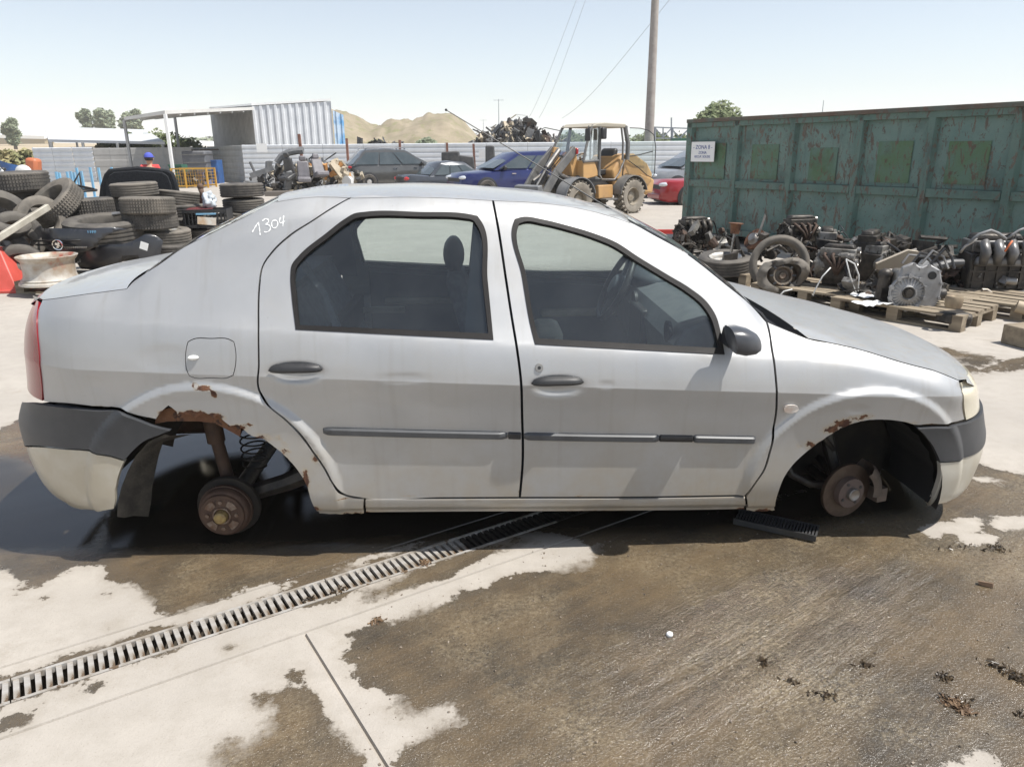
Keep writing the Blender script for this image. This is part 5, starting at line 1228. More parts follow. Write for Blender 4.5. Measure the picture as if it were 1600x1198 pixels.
# canopy reaching left from the shed
root = thing('canopy', 'open canopy with a white metal roof and thin posts left of the shed', 'canopy', (0, 0, 0))
q = [at(397, 172, 45.5), at(258, 178.5, 37), at(194, 188, 42), at(331, 177, 57)]
mb = MB(); vs = q+[p+Vector((0, 0, .16)) for p in q]; mb.add(vs, [(3, 2, 1, 0), (4, 5, 6, 7), (0, 1, 5, 4), (1, 2, 6, 5), (2, 3, 7, 6), (3, 0, 4, 7)]); mb.build('roof', mat('white_roof_sheet', (.62, .61, .58), .5, c2=(.56, .55, .52), scale=.5), root, smooth=None)
for k in range(1, 7):
    t = k/7; a = q[0].lerp(q[1], t); b = q[3].lerp(q[2], t); MB().tube([a-Vector((0, 0, .06)), b-Vector((0, 0, .06))], .05, 4).build('purlin', galv2, root)
for p in (q[1], q[2], q[2].lerp(q[3], .5)): MB().box((p.x, p.y, p.z/2), (.13, .13, p.z)).build('post', MT['white'] if p is q[1] else galv2, root)
# second low roof (big grey-white sheet) and walls on the left
root = thing('low_roof', 'long low pale metal roof over open racks at the far left', 'canopy', (0, 0, 0))
q = [at(76, 222, 47), at(258, 226, 45), at(228, 206, 58), at(70, 201, 60)]
mb = MB(); vs = q+[p+Vector((0, 0, .15)) for p in q]; mb.add(vs, [(3, 2, 1, 0), (4, 5, 6, 7), (0, 1, 5, 4), (1, 2, 6, 5), (2, 3, 7, 6), (3, 0, 4, 7)]); mb.build('roof', mat('pale_roof', (.55, .56, .56), .5, c2=(.5, .51, .52), scale=.3), root, smooth=None)
for t in (.02, .3, .6, .98):
    for a, b in ((q[0], q[1]), (q[3], q[2])): p = a.lerp(b, t); MB().box((p.x, p.y, p.z/2), (.12, .12, p.z)).build('post', galv2, root)
    a = q[0].lerp(q[1], t); MB().tube([a-Vector((0, 0, .35)), a+Vector((3.2, 0, -.3))], .04, 4).build('brace', MT['rustdark'], root)
fence_run('sheet_fence', 'striped white sheet fence section at the far left', at(52, 240, 46).xy, at(146, 240, 45).xy, 1.95, 3, galv, pitch=.28, amp=.05)
fence_run('sheet_fence', 'grey weathered sheet wall with rust stains under the low roof', at(146, 240, 45).xy, at(300, 240, 45).xy, 1.9, 6, mat('stained_sheet', (.42, .41, .39), .6, c2=(.36, .35, .33), scale=1, c3=(.16, .10, .07), scale3=1.2, t3=.66), pitch=.6, amp=.012)
fence_run('sheet_fence', 'shaded grey sheet wall behind the yellow cage', at(325, 240, 50).xy, at(381, 240, 41).xy, 1.95, 4, galv2, pitch=.3, amp=.02)
fence_run('sheet_fence', 'back wall of the canopy bay behind the dark tank', at(288, 240, 52).xy, at(328, 240, 51).xy, 1.9, 2, galv2, pitch=.3, amp=.02)
# bins, cage, tank
def bin_(u, v0, v1, Y, w, d, m, label, cat='bin'):
    p = gnd(u, v0) if Y is None else Vector((at(u, v0, Y).x, Y, 0)); h = at(u, v1, p.y).z-p.z; root = thing('waste_bin', label, cat, p)
    for y in (-d/2, d/2): MB().box((0, y, h/2), (w, .03, h)).build('wall', m, root, bevel=.01)
    for x in (-w/2, w/2): MB().box((x, 0, h/2), (.03, d-.03, h)).build('end_wall', m, root)
    for z in (h*.97, h*.5): MB().box((0, -d/2-.03, z), (w+.06, .04, .07)).build('rail', m, root)
    MB().box((0, 0, .05), (w-.04, d-.04, .05)).build('bin_floor', m, root)
    return root
bin_(306, 285, 269, 37.5, 1.15, .9, MT['blue'], 'blue metal bin left of the yellow cage')
bin_(333, 270, 250, 41.5, .8, .8, MT['blue'], 'dark blue bin standing behind the yellow cage')
gr_ = mat('green_paint', (.03, .14, .08), .5, c2=(.04, .1, .07), scale=4)
bin_(281, 285, 274, 37.2, .7, .8, gr_, 'lower green bin by the canopy post'); 
o = bin_(280, 272, 257, 37.9, .6, .7, gr_, 'upper green bin stacked by the canopy post')
tk = at(311, 262, 41); root = thing('tank', 'dark grey square plastic tank under the canopy', 'tank', (tk.x, tk.y, 0)); tkm = mat('grey_tank', (.10, .105, .115), .6, c2=(.14, .14, .15), scale=3)
MB().box((0, 0, .88), (1.25, 1.1, 1.6)).build('tank_body', tkm, root, bevel=.08); MB().cyl((0, 0, 1.66), (0, 0, 1.78), .15).build('cap', MT['black'], root)
for z in (.3, .7, 1.1, 1.5): MB().box((0, 0, z), (1.29, 1.14, .03)).build('cage_band', MT['steel'], root)
MB().box((0, 0, .05), (1.2, 1.1, .1)).build('base', MT['wood'], root)
yl = mat('yellow_paint', (.60, .33, .04), .5, c2=(.5, .28, .05), scale=4); cgp = gnd(349, 288); root = thing('wire_cage', 'yellow wire cage box on the yard in front of the grey wall', 'cage', (cgp.x, 36.5, 0)); W_, D_, H_ = 1.65, 1.0, at(350, 262, 36.5).z
for x in (-W_/2, -W_*.12, W_/2):
    for y in (-D_/2, D_/2): MB().box((x, y, H_/2), (.07, .07, H_)).build('post', yl, root)
for y in (-D_/2, D_/2):
    for z in (.12, H_): MB().box((0, y, z-.03), (W_, .05, .06)).build('rail', yl, root)
    for i in range(14): MB().cyl((-W_/2+.06+i*.118, y, .1), (-W_/2+.06+i*.118, y, H_-.03), .008, n=4).build('wire', yl, root)
    for k in range(5): MB().cyl((-W_/2, y, .25+k*.15), (W_/2, y, .25+k*.15), .007, n=4).build('wire', yl, root)
for x in (-W_/2, W_/2):
    for k in range(6): MB().cyl((x, -D_/2, .15+k*.14), (x, D_/2, .15+k*.14), .008, n=4).build('wire', yl, root)
mb = MB()
for k in range(14): mb.box((random.uniform(-.6, .6), random.uniform(-.3, .3), .2+random.uniform(0, .4)), (random.uniform(.1, .4), .25, .15), RR())
o = mb.build('cage_scrap', MT['grease'], None, smooth=None); o.location = (cgp.x, 36.5, 0); tag(o, 'dark scrap parts lying inside the yellow cage', 'scrap', kind='stuff')
# blue post racks
for i, (u0, u1, v0, v1, Y, l) in enumerate(((84, 100, 270, 302, 24, 'light blue tubular rack nearest the left tyre stack'), (103, 112, 268, 302, 24.5, 'light blue rack behind the bent ring with a dark strut'), (134, 160, 262, 300, 25, 'light blue rack close to the black boot panel'))):
    a = at(u0, v0, Y); b = at(u1, v0, Y); c = Vector(((a.x+b.x)/2, Y, 0)); root = thing('rack', l, 'rack', c, 0, 'light blue tubular racks'); w = abs(b.x-a.x)/2+.08; h = a.z
    for x in (-w, w):
        for y in (-.4, .4): MB().box((x, y, h/2), (.06, .06, h)).build('post', MT['lblue'], root)
    for y in (-.4, .4): MB().box((0, y, .18), (2*w, .05, .05)).build('rail', MT['lblue'], root)
    for x in (-w, w): MB().box((x, 0, .18), (.05, .8, .05)).build('rail', MT['lblue'], root)
mb = MB(); a = at(112, 292, 24.3); b = at(124, 270, 24.3); mb.tube([a, b, at(128, 298, 24.3)], .035, 5); o = mb.build('bent_strut', MT['grease'], None); tag(o, 'thin dark bent strut between the blue racks', 'strut')
# ================================================================== FAR LAND, TREES
fieldm = mat('dry_field', (.40, .31, .20), .95, c2=(.33, .27, .17), scale=.02, coords='Object')
def sheet(name, rows, m, kind='structure', label=None): mb = MB(); mb.grid(rows); o = mb.build(name, m, None, smooth=60); tag(o, label, kind=kind); return o
rows = []
for i in range(14):
    Y = 70+i*38; rows.append([(-Y*2.4*(1-j/30)+(Y*.02-.10*Y)*(j/30)*1.0, Y, max(-.3, (Y-70)*.036*min(1, 2.0*(1-j/30))**.7-.2+.5*noise.noise(Vector((j*.4, Y*.02, 0))))) for j in range(31)])
sheet('field', rows, fieldm)
# distant white roofs on the field edge
for u0, u1, v, Y, l in ((-60, 68, 206, 330, 'long low white shed roof on the skyline at the far left'), (245, 340, 221, 250, 'long low white shed roof seen beneath the canopy')):
    a = at(u0, v, Y); b = at(u1, v+3, Y); root = thing('far_shed', l, 'shed', (0, 0, 0)); mb = MB(); mb.add([(a.x, Y, a.z-2.2), (b.x, Y, b.z-2.2), (b.x, Y+8, b.z-.5), (a.x, Y+8, a.z-.5), (a.x, Y, a.z-.8), (b.x, Y, b.z-.8), (b.x, Y+8, b.z+.6), (a.x, Y+8, a.z+.6)], [(0, 1, 5, 4), (1, 2, 6, 5), (2, 3, 7, 6), (3, 0, 4, 7), (4, 5, 6, 7)]); mb.build('roof', MT['white'], root, smooth=None); MB().box(((a.x+b.x)/2, Y+4, (a.z+b.z)/2-3), (b.x-a.x-1, 7, 3)).build('wall', fieldm, root)
leafm = [mat('leaves_'+k, c, .7, c2=c2_q, scale=1.2, spec=.3) for k, c, c2_q in (('a', (.19, .225, .15), (.24, .27, .18)), ('b', (.10, .13, .055), (.15, .17, .08)), ('dry', (.30, .26, .13), (.22, .22, .10)))]
barkm = mat('bark', (.12, .10, .08), .9)
def foliage(name, blobs, m, parent, n, leaf, seed=1, shell=.55, flat=.85):
    r = random.Random(seed); mb = MB(); tot = sum(b[3]**2 for b in blobs); vs = []; fs = []
    for (x, y, z, R_) in blobs:
        k = int(n*R_**2/tot)
        for _ in range(k):
            d = Vector((r.gauss(0, 1), r.gauss(0, 1), r.gauss(0, 1))).normalized(); q = R_*(shell+(1.12-shell)*r.random()**.6)
            q *= 1+.28*noise.noise(d*2.3+Vector((x, y, z)))
            c = Vector((x, y, z))+Vector((d.x*q, d.y*q, d.z*q*flat)); a = Vector((r.gauss(0, 1), r.gauss(0, 1), r.gauss(0, .6))).normalized(); b = a.orthogonal().normalized(); l = leaf*r.uniform(.6, 1.4)
            i0 = len(vs); vs += [c-a*l, c+b*l*.55, c+a*l, c-b*l*.55]; fs.append((i0, i0+1, i0+2, i0+3))
    mb.add(vs, fs); me_ = bpy.data.meshes.new(name); me_.from_pydata([tuple(v) for v in vs], [], fs); me_.update(); return newobj(name, me_, parent, m)
def tree(p, H, R_, label, seed, m=0, trunk=.3, nb=9, n=5000, leaf=.25, squash=1.0, group=None):
    root = thing('tree', label, 'tree', p, 0, group); r = random.Random(seed); blobs = []; cz = H*.62
    for i in range(nb):
        a = r.uniform(0, 6.28); q = R_*.55*math.sqrt(r.random()); blobs.append((q*math.cos(a), q*math.sin(a), cz+r.uniform(-.30, .36)*H*squash, R_*r.uniform(.32, .55)))
    mb = MB(); mb.tube([(0, 0, 0), (.1*trunk, 0, H*.3), (0, .1, H*.6)], [trunk, trunk*.7, trunk*.35], 8)
    for x, y, z, q in blobs[:6]: mb.tube([(0, 0, H*.3), (x*.5, y*.5, (H*.3+z)/2), (x, y, z)], [trunk*.4, trunk*.28, trunk*.1], 5)
    mb.build('trunk', barkm, root); foliage('crown', blobs, leafm[m], root, n, leaf, seed); return root
for (u, vb, vt, wpx, Y, l, sd_, sq) in ((24, 228, 190, 26, 150, 'lone round tree on the field at the far left', 3, .7), (137, 212, 175, 22, 210, 'left tree of the pair above the low roof', 5, .7), (164, 212, 174, 38, 210, 'right, broader tree of the pair above the low roof', 6, .7), (210, 216, 173, 40, 205, 'tree partly hidden by the tip of the canopy roof', 9, .7)):
    b = at(u, vb, Y); t_ = at(u, vt, Y); h = t_.z-b.z; tree((b.x, Y, b.z-h*.15), h*1.15, wpx/FPX*Y/2*.92, l, sd_, 0, trunk=.35, nb=10, n=3600, leaf=.5, group='trees on the far field')
b = at(1131, 182, 60); tree((b.x, 60, 0), at(1131, 168, 60).z, 2.7, 'leafy tree rising behind the green container', 12, 1, nb=12, n=9000, leaf=.17)
# hedge / tree line on the skyline
r_ = random.Random(4); bl = []
for i in range(90):
    u = 225+i*1.3; p = at(u, 219+i*.02, 330); bl.append((p.x, 330, p.z-1.5, r_.uniform(1.6, 3.2)))
foliage('tree_line', bl, leafm[0], None, 6000, .9, 8); tag(bpy.data.objects['tree_line'], 'distant dark tree line on the skyline under the canopy', kind='stuff')
bl = [(at(u, 236+random.uniform(-3, 3), 62).x, 62+random.uniform(-2, 2), 1.2+random.uniform(0, .7), random.uniform(.7, 1.3)) for u in list(range(888, 905, 5))+list(range(1000, 1066, 7))]
o = foliage('bushes', bl, leafm[1], None, 9000, .16, 18); tag(o, 'light green bushes beyond the fence behind the loader', kind='stuff')
bl = [(at(u, 236, 75).x, 75, at(u, v, 75).z-.6, random.uniform(.5, .9)) for u, v in ((100, 226), (120, 228), (150, 226), (190, 226), (215, 225), (235, 226), (255, 228), (175, 227), (130, 227))]
bl = [(at(u, 236, 52).x, 52+random.random()*2, 1.6+random.random()*.6, random.uniform(.6, 1.0)) for u in range(150, 290, 9)]
o = foliage('shrubs', bl, leafm[1], None, 6000, .14, 21); tag(o, 'green shrubs seen between the low roof and the wall', kind='stuff')
bl = [(at(u, 240, 50+2*random.random()).x, 50+2*random.random(), .5+random.random()*.9, random.uniform(.5, .9)) for u in range(-30, 60, 5)]
o = foliage('dry_weeds', bl, leafm[2], None, 7000, .2, 23); tag(o, 'dry yellow weeds on the bank at the left edge', kind='stuff')
# earth mounds
moundm = mat('earth_mound', (.30, .25, .18), .95, c2=(.21, .18, .12), scale=.35, c3=(.20, .19, .10), scale3=.9, t3=.52, w3=.12, bump=.8, bscale=2)
sky_l = [(520, 176), (540, 174), (553, 180), (575, 190), (592, 200), (608, 196), (628, 193), (650, 189), (672, 182), (688, 178.5), (700, 178.5), (712, 183), (725, 194), (740, 206), (752, 220), (765, 232)]
rows = []
for j in range(25):
    t = j/24; Y = 74+t*34; f = math.sin(math.pi*min(1, t*1.02))**.8 if t > 0 else 0; r = []
    for i in range(91):
        u = 500+i*3.0; us = [a for a, b in sky_l]; vs_ = [b for a, b in sky_l]; v = float(np.interp(u, us, vs_)) if u < 765 else 240
        if u < 520: v = 176+(520-u)*1.2
        zt_ = max(0, at(u, v, 91).z)*1.0; X = at(u, 236, 91).x*(Y/91)**.3
        r.append((X, Y, zt_*f+ (.75*noise.fractal(Vector((X*.35, Y*.35, 1)), 1, 2, 4)+.1)*f - .05))
    rows.append(r)
sheet('earth_mound', rows, moundm)
bl = [(at(666+dx, 222+dv, 72).x, 72, at(666, 222+dv, 72).z-.2, .55) for dx, dv in ((-8, 2), (0, -2), (8, 2), (3, 4), (-4, 4))]
o = foliage('shrub', bl, leafm[0], None, 2500, .12, 31); tag(o, 'round dark green shrub at the foot of the earth mound', 'shrub')
# pole, wires, pylons
pb = at(1013, 240, 42); root = thing('utility_pole', 'tall tapered concrete pole rising behind the loader', 'pole', (pb.x, pb.y, 0)); hp_ = 17
MB().cyl((0, 0, 0), (.0, 0, hp_), .27, .13, 16).build('shaft', mat('pole_concrete', (.28, .25, .225), .85, c2=(.35, .32, .29), scale=3), root); 
for z in (15.5, 16.4): MB().box((0, 0, z), (1.6, .1, .1)).build('cross_arm', MT['rustdark'], root)
wm = mat('wire_grey', (.25, .27, .3), .6)
for (a, Ya, b, Yb_), l in ((((908, -20), 90, (820, 195), 260), 'left overhead power wire crossing the sky'), (((922, -20), 90, (842, 185), 260), 'second overhead power wire crossing the sky'), (((1062, -20), 70, (878, 185), 230), 'overhead wire running behind the utility pole')):
    p0 = at(*a, Ya); p1 = at(*b, Yb_); pts = [p0.lerp(p1, t)-Vector((0, 0, 1.5*math.sin(math.pi*t))) for t in np.linspace(0, 1, 12)]; mb = MB(); mb.tube(pts, [.018+.03*t for t in np.linspace(0, 1, 12)], 4); o = mb.build('power_wire', wm, None); tag(o, l, 'wire')
for u, v0, Y, h, l in ((779, 155, 300, 22, 'thin lattice pylon on the horizon behind the scrap heap'), (755, 187, 420, 22, 'fainter pylon farther off, left of the thin pylon'), (1287, 157, 260, 14, 'thin mast just above the container top')):
    t_ = at(u, v0, Y); root = thing('pylon', l, 'pylon', (t_.x, Y, 0)); MB().cyl((0, 0, 0), (0, 0, t_.z), .28, .12, 5).build('mast', wm, root)
    if u != 1287:
        for z, w in ((t_.z*.98, 4), (t_.z-10, 8), (t_.z-11.5, 6)): MB().box((0, 0, z), (w, .12, .14)).build('cross_arm', wm, root)
# lattice gantry behind the container
root = thing('steel_gantry', 'grey steel lattice gantry between the pole and the container', 'gantry', (0, 0, 0)); Yg = 46
def gp_(u, v): return at(u, v, Yg)
for a, b in (((1021, 199), (1075, 201)), ((1021, 216), (1075, 217)), ((1022, 199), (1022, 250)), ((1049, 184), (1049, 236)), ((1024, 201), (1036, 215)), ((1036, 215), (1036, 200)), ((1036, 215), (1049, 201)), ((1049, 201), (1062, 216)), ((1062, 216), (1075, 203))):
    MB().tube([gp_(*a), gp_(*b)], .05, 4).build('strut', wm, root)
for u in (1022, 1049, 1075): p = gp_(u, 235); MB().cyl((p.x, Yg, 0), (p.x, Yg, at(u, 200, Yg).z), .07, n=6).build('post', wm, root)
MB().box(gp_(1066, 217)-Vector((0, 0, .1)), (1.3, .6, .25)).build('beam', gr_, root)
# ================================================================== SCRAP HEAPS
def scrap_heap(name, label, pts, n, mats, size, seed=1, group=None):
    """pts: list of (centre, radius xyz). pieces of several materials: one stuff object per material"""
    r = random.Random(seed); random.seed(seed); B = [MB() for _ in mats]
    for _ in range(n):
        c, R_ = r.choice(pts); d = Vector((r.gauss(0, 1), r.gauss(0, 1), abs(r.gauss(0, 1)))).normalized(); q = r.random()**.4
        p = Vector(c)+Vector((d.x*R_[0], d.y*R_[1], d.z*R_[2]))*q; mb = r.choice(B); s = size*r.uniform(.4, 1.5); k = r.random()
        if k < .35: mb.box(p, (s*r.uniform(.5, 1.6), s*r.uniform(.2, .8), s*r.uniform(.1, .5)), RR(), jit=s*.1)
        elif k < .6: mb.tube([p, p+Vector((r.uniform(-1, 1), r.uniform(-1, 1), r.uniform(-.5, .8)))*s*.9, p+Vector((r.uniform(-1, 1), r.uniform(-1, 1), r.uniform(-.8, .8)))*s*1.5], s*r.uniform(.04, .12), 5)
        elif k < .78: a = Vector((r.uniform(-1, 1), r.uniform(-1, 1), r.uniform(-1, 1))).normalized(); mb.cyl(p, p+a*s*r.uniform(.2, .7), s*r.uniform(.15, .4), s*r.uniform(.1, .4), 9)
        else:
            M_ = Matrix.Translation(p) @ RR().to_4x4(); w = s*r.uniform(.5, 1.3); rows = [[M_ @ Vector((x*w, y*w*.8, .25*s*math.sin(x*3+y)+.1*s*math.cos(y*4))) for x in (-.5, -.2, .2, .5)] for y in (-.5, 0, .5)]; mb.grid(rows)
    for i, (mb, m) in enumerate(zip(B, mats)):
        if mb.v: o = mb.build(name, m, None, smooth=35); tag(o, label if i == 0 else label, kind='stuff', group=group or label)
dsk = mat('scrap_dark', (.035, .035, .038), .5, c2=(.07, .068, .065), scale=4); dgr = mat('scrap_grey', (.13, .135, .14), .6, c2=(.2, .2, .2), scale=4); dtn = mat('scrap_tan', (.42, .36, .27), .8, c2=(.33, .28, .2), scale=4); dor = mat('scrap_orange', (.45, .22, .07), .7); dwt = mat('scrap_white', (.6, .6, .58), .5)
def pY(u, v, Y): return tuple(at(u, v, Y))
random.seed(3)
scrap_heap('scrap_heap', 'heap of car seats and engine scrap left of the dark estate car', [((at(u, 250, 31).x, 31+dy, 0), (rx, 1.2, rz)) for u, dy, rx, rz in ((415, 0, .9, .7), (440, 0, 1.2, 1.1), (470, .4, 1.3, 1.45), (500, .3, 1.3, 1.3), (525, .5, 1.0, 1.1), (455, -.8, 1.1, .7))], 420, [dsk, dsk, dgr, dgr, dtn, MT['grease']], .42, 5)
scrap_heap('scrap_heap', 'tan foam and orange scraps on the heap left of the dark estate car', [((at(u, v, 30.3).x, 30.3, at(u, v, 30.3).z-.2), (.45, .3, .3)) for u, v in ((478, 258), (500, 262), (530, 258), (520, 277), (540, 275), (470, 265))], 40, [dtn, dor, dtn, dwt], .4, 6)
def car_seat(p, rz, tilt, m, label):
    root = thing('car_seat', label, 'seat', p, rz, 'loose car seats on the scrap heap'); MB().box((0, 0, .16), (.5, .5, .18)).build('cushion', m, root, bevel=.05)
    MB().box((0, .26, .50), (.48, .14, .62), rot(-.25, 0, 0), taper=.85).build('backrest', m, root, bevel=.05); MB().box((0, .34, .90), (.25, .1, .18)).build('headrest', m, root, bevel=.04); root.rotation_euler = (tilt, 0, rz); return root
stm = mat('grey_leather', (.13, .125, .135), .55, c2=(.17, .16, .17), scale=6)
car_seat(pY(476, 287, 29.5), .3, .1, stm, 'grey leather seat at the front of the scrap heap'); car_seat(pY(452, 283, 29.6), -.5, .4, dsk, 'dark seat tipped back left of the grey leather seat'); car_seat(pY(503, 279, 29.6), .6, -.2, stm, 'grey seat leaning at the right of the scrap heap')
a = [at(u, v, 30.5) for u, v in ((433, 254), (440, 244), (452, 238), (466, 235.5), (474, 235))]; mb = MB(); mb.tube(a, .14, 8); o = mb.build('bumper_strip', dgr, None); o.name = 'curved_bumper'; tag(o, 'grey curved bumper arching over the scrap heap', 'bumper')
a = [at(u, v, 29.6) for u, v in ((392, 275), (405, 270), (415, 267), (428, 262))]; mb = MB(); mb.tube(a, .13, 4); o = mb.build('body_sheet', dgr, None); tag(o, 'flat grey car panel on the left slope of the scrap heap', 'car panel')
kb = gnd(440, 306); o = MB().box((0, 0, .09), (1.1, .5, .16)).build('timber_block', mat('old_timber', (.16, .14, .12), .85), None, bevel=.01); o.location = (kb.x, kb.y, 0); tag(o, 'low dark timber block on the ground in front of the scrap heap', 'timber')
# far heap behind the fence
hs_ = [(748, 222), (760, 214), (775, 206), (792, 198), (805, 192), (818, 194), (828, 203), (838, 210), (850, 214), (862, 220), (875, 228), (886, 234)]
mnt = [((at(u, 236, 58+dy).x, 58+dy, 0), (1.5, 1.5, max(.5, at(u, v+3, 58).z*1.22))) for u, v in hs_ for dy in (0, 1.8)]
scrap_heap('far_scrap_heap', 'tall heap of tangled scrap beyond the fence above the blue car', mnt, 4200, [dsk, dsk, dgr, dgr, MT['grease'], dtn, MT['rustdark'], MT['steel']], .48, 9)
scrap_heap('far_scrap_heap', 'red and white bits in the tall heap beyond the fence', mnt, 26, [MT['red'], dwt], .7, 10)
scrap_heap('far_scrap_heap', 'low dark scrap in front of the earth mound beyond the fence', [((at(u, 236, 60).x, 60, 1.7), (1.2, .5, .8)) for u in (580, 595, 606)], 50, [dsk, dsk], .5, 12)
for u, v, w, h, l in ((705, 252, 1.0, .9, 'black box standing against the fence behind the grey saloon'), (722, 253, 1.3, .6, 'dark folded part against the fence'), (766, 246, .5, 1.1, 'upright dark tyre against the fence behind the blue car')):
    p = at(u, v, 37.8); o = MB().box((0, 0, 0), (w, .5, h), rot(0, random.uniform(-.15, .15), 0), taper=.85).build('scrap_box', dsk, None, bevel=.06); o.location = p; o.location.z = at(u, v, 37.8).z; tag(o, l, 'scrap part')
# ================================================================== PARKED VEHICLES
carglass = mat('tinted_car_glass', (.05, .065, .07), .06, c2=(.075, .09, .095), scale=2, spec=.8)
lensr = mat('red_lens', (.45, .03, .03), .2, coat=.5); lensw = mat('clear_lens', (.6, .62, .64), .15, metal=.3, coat=.5)
def vehicle(name, label, cat, p, rz, paint, L=4.4, Wd=1.75, H=1.5, hood=1.0, boot=.5, belt=.95, clr=.2, hz=.85, bz=.95, rake=(.75, .55), wheels=True, drop=0, rails=False, plate=None, npil=3, hatch=False):
    """x forward; hood/boot: lengths ahead of and behind the glass; hz/bz heights there"""
    root = thing(name, label, cat, (p[0], p[1], -drop), rz); xr_, xf_ = -L/2, L/2; wf, wr = xf_-.82, xr_+.78
    xs = [xr_, xr_+.05, xr_+.18, xr_+.45, wr, -.2, .4, wf, xf_-.5, xf_-.2, xf_-.05, xf_]
    gx0, gx1 = xr_+boot, xf_-hood
    def top(x):
        if x > gx1: t = (x-gx1)/(xf_-gx1); return belt-.02-(belt-hz)*t**.8-(.16*max(0, t-.85)/.15)
        if x < gx0: t = (gx0-x)/(gx0-xr_+1e-6); return belt+(bz-belt)*min(1, t*2)-(.08*max(0, t-.8)/.2)
        return belt
    def wid(x): a = abs(x)/(L/2); return Wd/2*(1-.04*a**2-.26*max(0, (a-.86)/.14)**2)
    rows = []
    for x in xs:
        w, zt = wid(x), top(x); e = .06*max(0, abs(x)/(L/2)-.93)/.07
        half = [(w*.86, clr+e), (w*.97, clr+.07+e), (w, clr+.28), (w, (clr+zt)/2+.08), (w*.985, zt-.14), (w*.95, zt-.03), (w*.86, zt+.0), (0, zt+.025)]
        rows.append([(x, y, z) for y, z in half]+[(x, -y, z) for y, z in half[-2::-1]])
    mb = MB(); mb.grid(rows); k = len(rows[0]); mb.f += [tuple(range(k)), tuple(range(len(mb.v)-1, len(mb.v)-1-k, -1))]
    body = mb.build('body', paint, root, smooth=42)
    MB().box((0, 0, clr+.02), (L*.9, Wd*.8, .12)).build('underbody', MT['black'], root)
    # greenhouse
    rx0, rx1 = gx0+rake[1], gx1-rake[0]; wb, wt = wid(0)*.94, wid(0)*.74; zr = H-.03
    G = {}
    rows = []
    for x, z, w in ((gx0, belt-.02, wb*.97), (gx0+(rx0-gx0)*.85, zr-.07, wt*1.0), (rx0+.05, zr, wt), ((rx0+rx1)/2, H, wt*1.0), (rx1-.05, zr-.01, wt), (rx1+(gx1-rx1)*.12, zr-.08, wt*1.0), (gx1, belt-.02, wb*.95)):
        rows.append((x, z, w))
    def gh(x, z, side, off=0): t = (z-belt)/(zr-belt); return Vector((x, side*(wb+(wt-wb)*t+off), z))
    mb = MB(); rr = []
    for x, z, w in rows: rr.append([(x, w, z), (x, w*.9, z+.03*(z > belt+.1)), (x, 0, z+.045*(z > belt+.1)), (x, -w*.9, z+.03*(z > belt+.1)), (x, -w, z)])
    mb.grid(rr); b = len(mb.v)
    for s_ in (0, 4): idx_ = [i*5+s_ for i in range(len(rows))]; mb.f.append(tuple(idx_))
    mb.build('cabin', paint, root, smooth=50)
    # side glass
    zb2, zt2 = belt+.035, zr-.085; xa = [gx0+.22, gx1-.20]; xb = [rx0+.04, rx1-.02]
    if hatch: xa[0] = gx0+.10
    cuts = np.linspace(0, 1, npil+1)
    for s_ in (1, -1):
        for i in range(npil):
            t0, t1 = cuts[i]+(.012 if i else 0), cuts[i+1]-(.012 if i < npil-1 else 0)
            q = [gh(xa[0]+(xa[1]-xa[0])*t0, zb2, s_, .006), gh(xa[0]+(xa[1]-xa[0])*t1, zb2, s_, .006), gh(xb[0]+(xb[1]-xb[0])*t1, zt2, s_, .012), gh(xb[0]+(xb[1]-xb[0])*t0, zt2, s_, .012)]
            mb = MB(); mb.add(q+[v-Vector((0, s_*.03, 0)) for v in q], [(0, 1, 2, 3), (7, 6, 5, 4), (0, 1, 5, 4), (1, 2, 6, 5), (2, 3, 7, 6), (3, 0, 4, 7)]); mb.build('side_window', carglass, root, smooth=None)
        q = gh(gx1-.35, belt+.06, s_, .10); mb = MB(); mb.sphere(q, (.07, .11, .075), 10, 6); mb.build('side_mirror', MT['black'], root, smooth=True)
    for nm_, x0, x1 in (('windshield', gx1-.015, rx1+(gx1-rx1)*.12), ('rear_window', gx0+.03, gx0+(rx0-gx0)*.85)):
        sg = 1 if nm_ == 'windshield' else -1; mb = MB(); zz = belt+.05; zz1 = zr-.11
        q = [(x0+sg*.02, wb*.88, zz), (x0+sg*.05, 0, zz+.01), (x0+sg*.02, -wb*.88, zz), (x1+sg*.035, -wt*.88, zz1), (x1+sg*.06, 0, zz1+.01), (x1+sg*.035, wt*.88, zz1)]
        mb.add(q+[(x-sg*.04, y, z) for x, y, z in q], [(0, 1, 4, 5), (1, 2, 3, 4), (6, 11, 10, 7), (7, 10, 9, 8), (0, 6, 7, 1), (1, 7, 8, 2), (2, 8, 9, 3), (3, 9, 10, 4), (4, 10, 11, 5), (5, 11, 6, 0)]); mb.build(nm_, carglass, root, smooth=None)
    if rails:
        for s_ in (1, -1): mb = MB(); mb.tube([(rx0, s_*wt*.95, zr+.04), (rx0+.1, s_*wt*.95, H+.06), (rx1-.1, s_*wt*.95, H+.06), (rx1, s_*wt*.95, zr+.04)], .02, 6); mb.build('roof_rail', MT['chrome'], root)
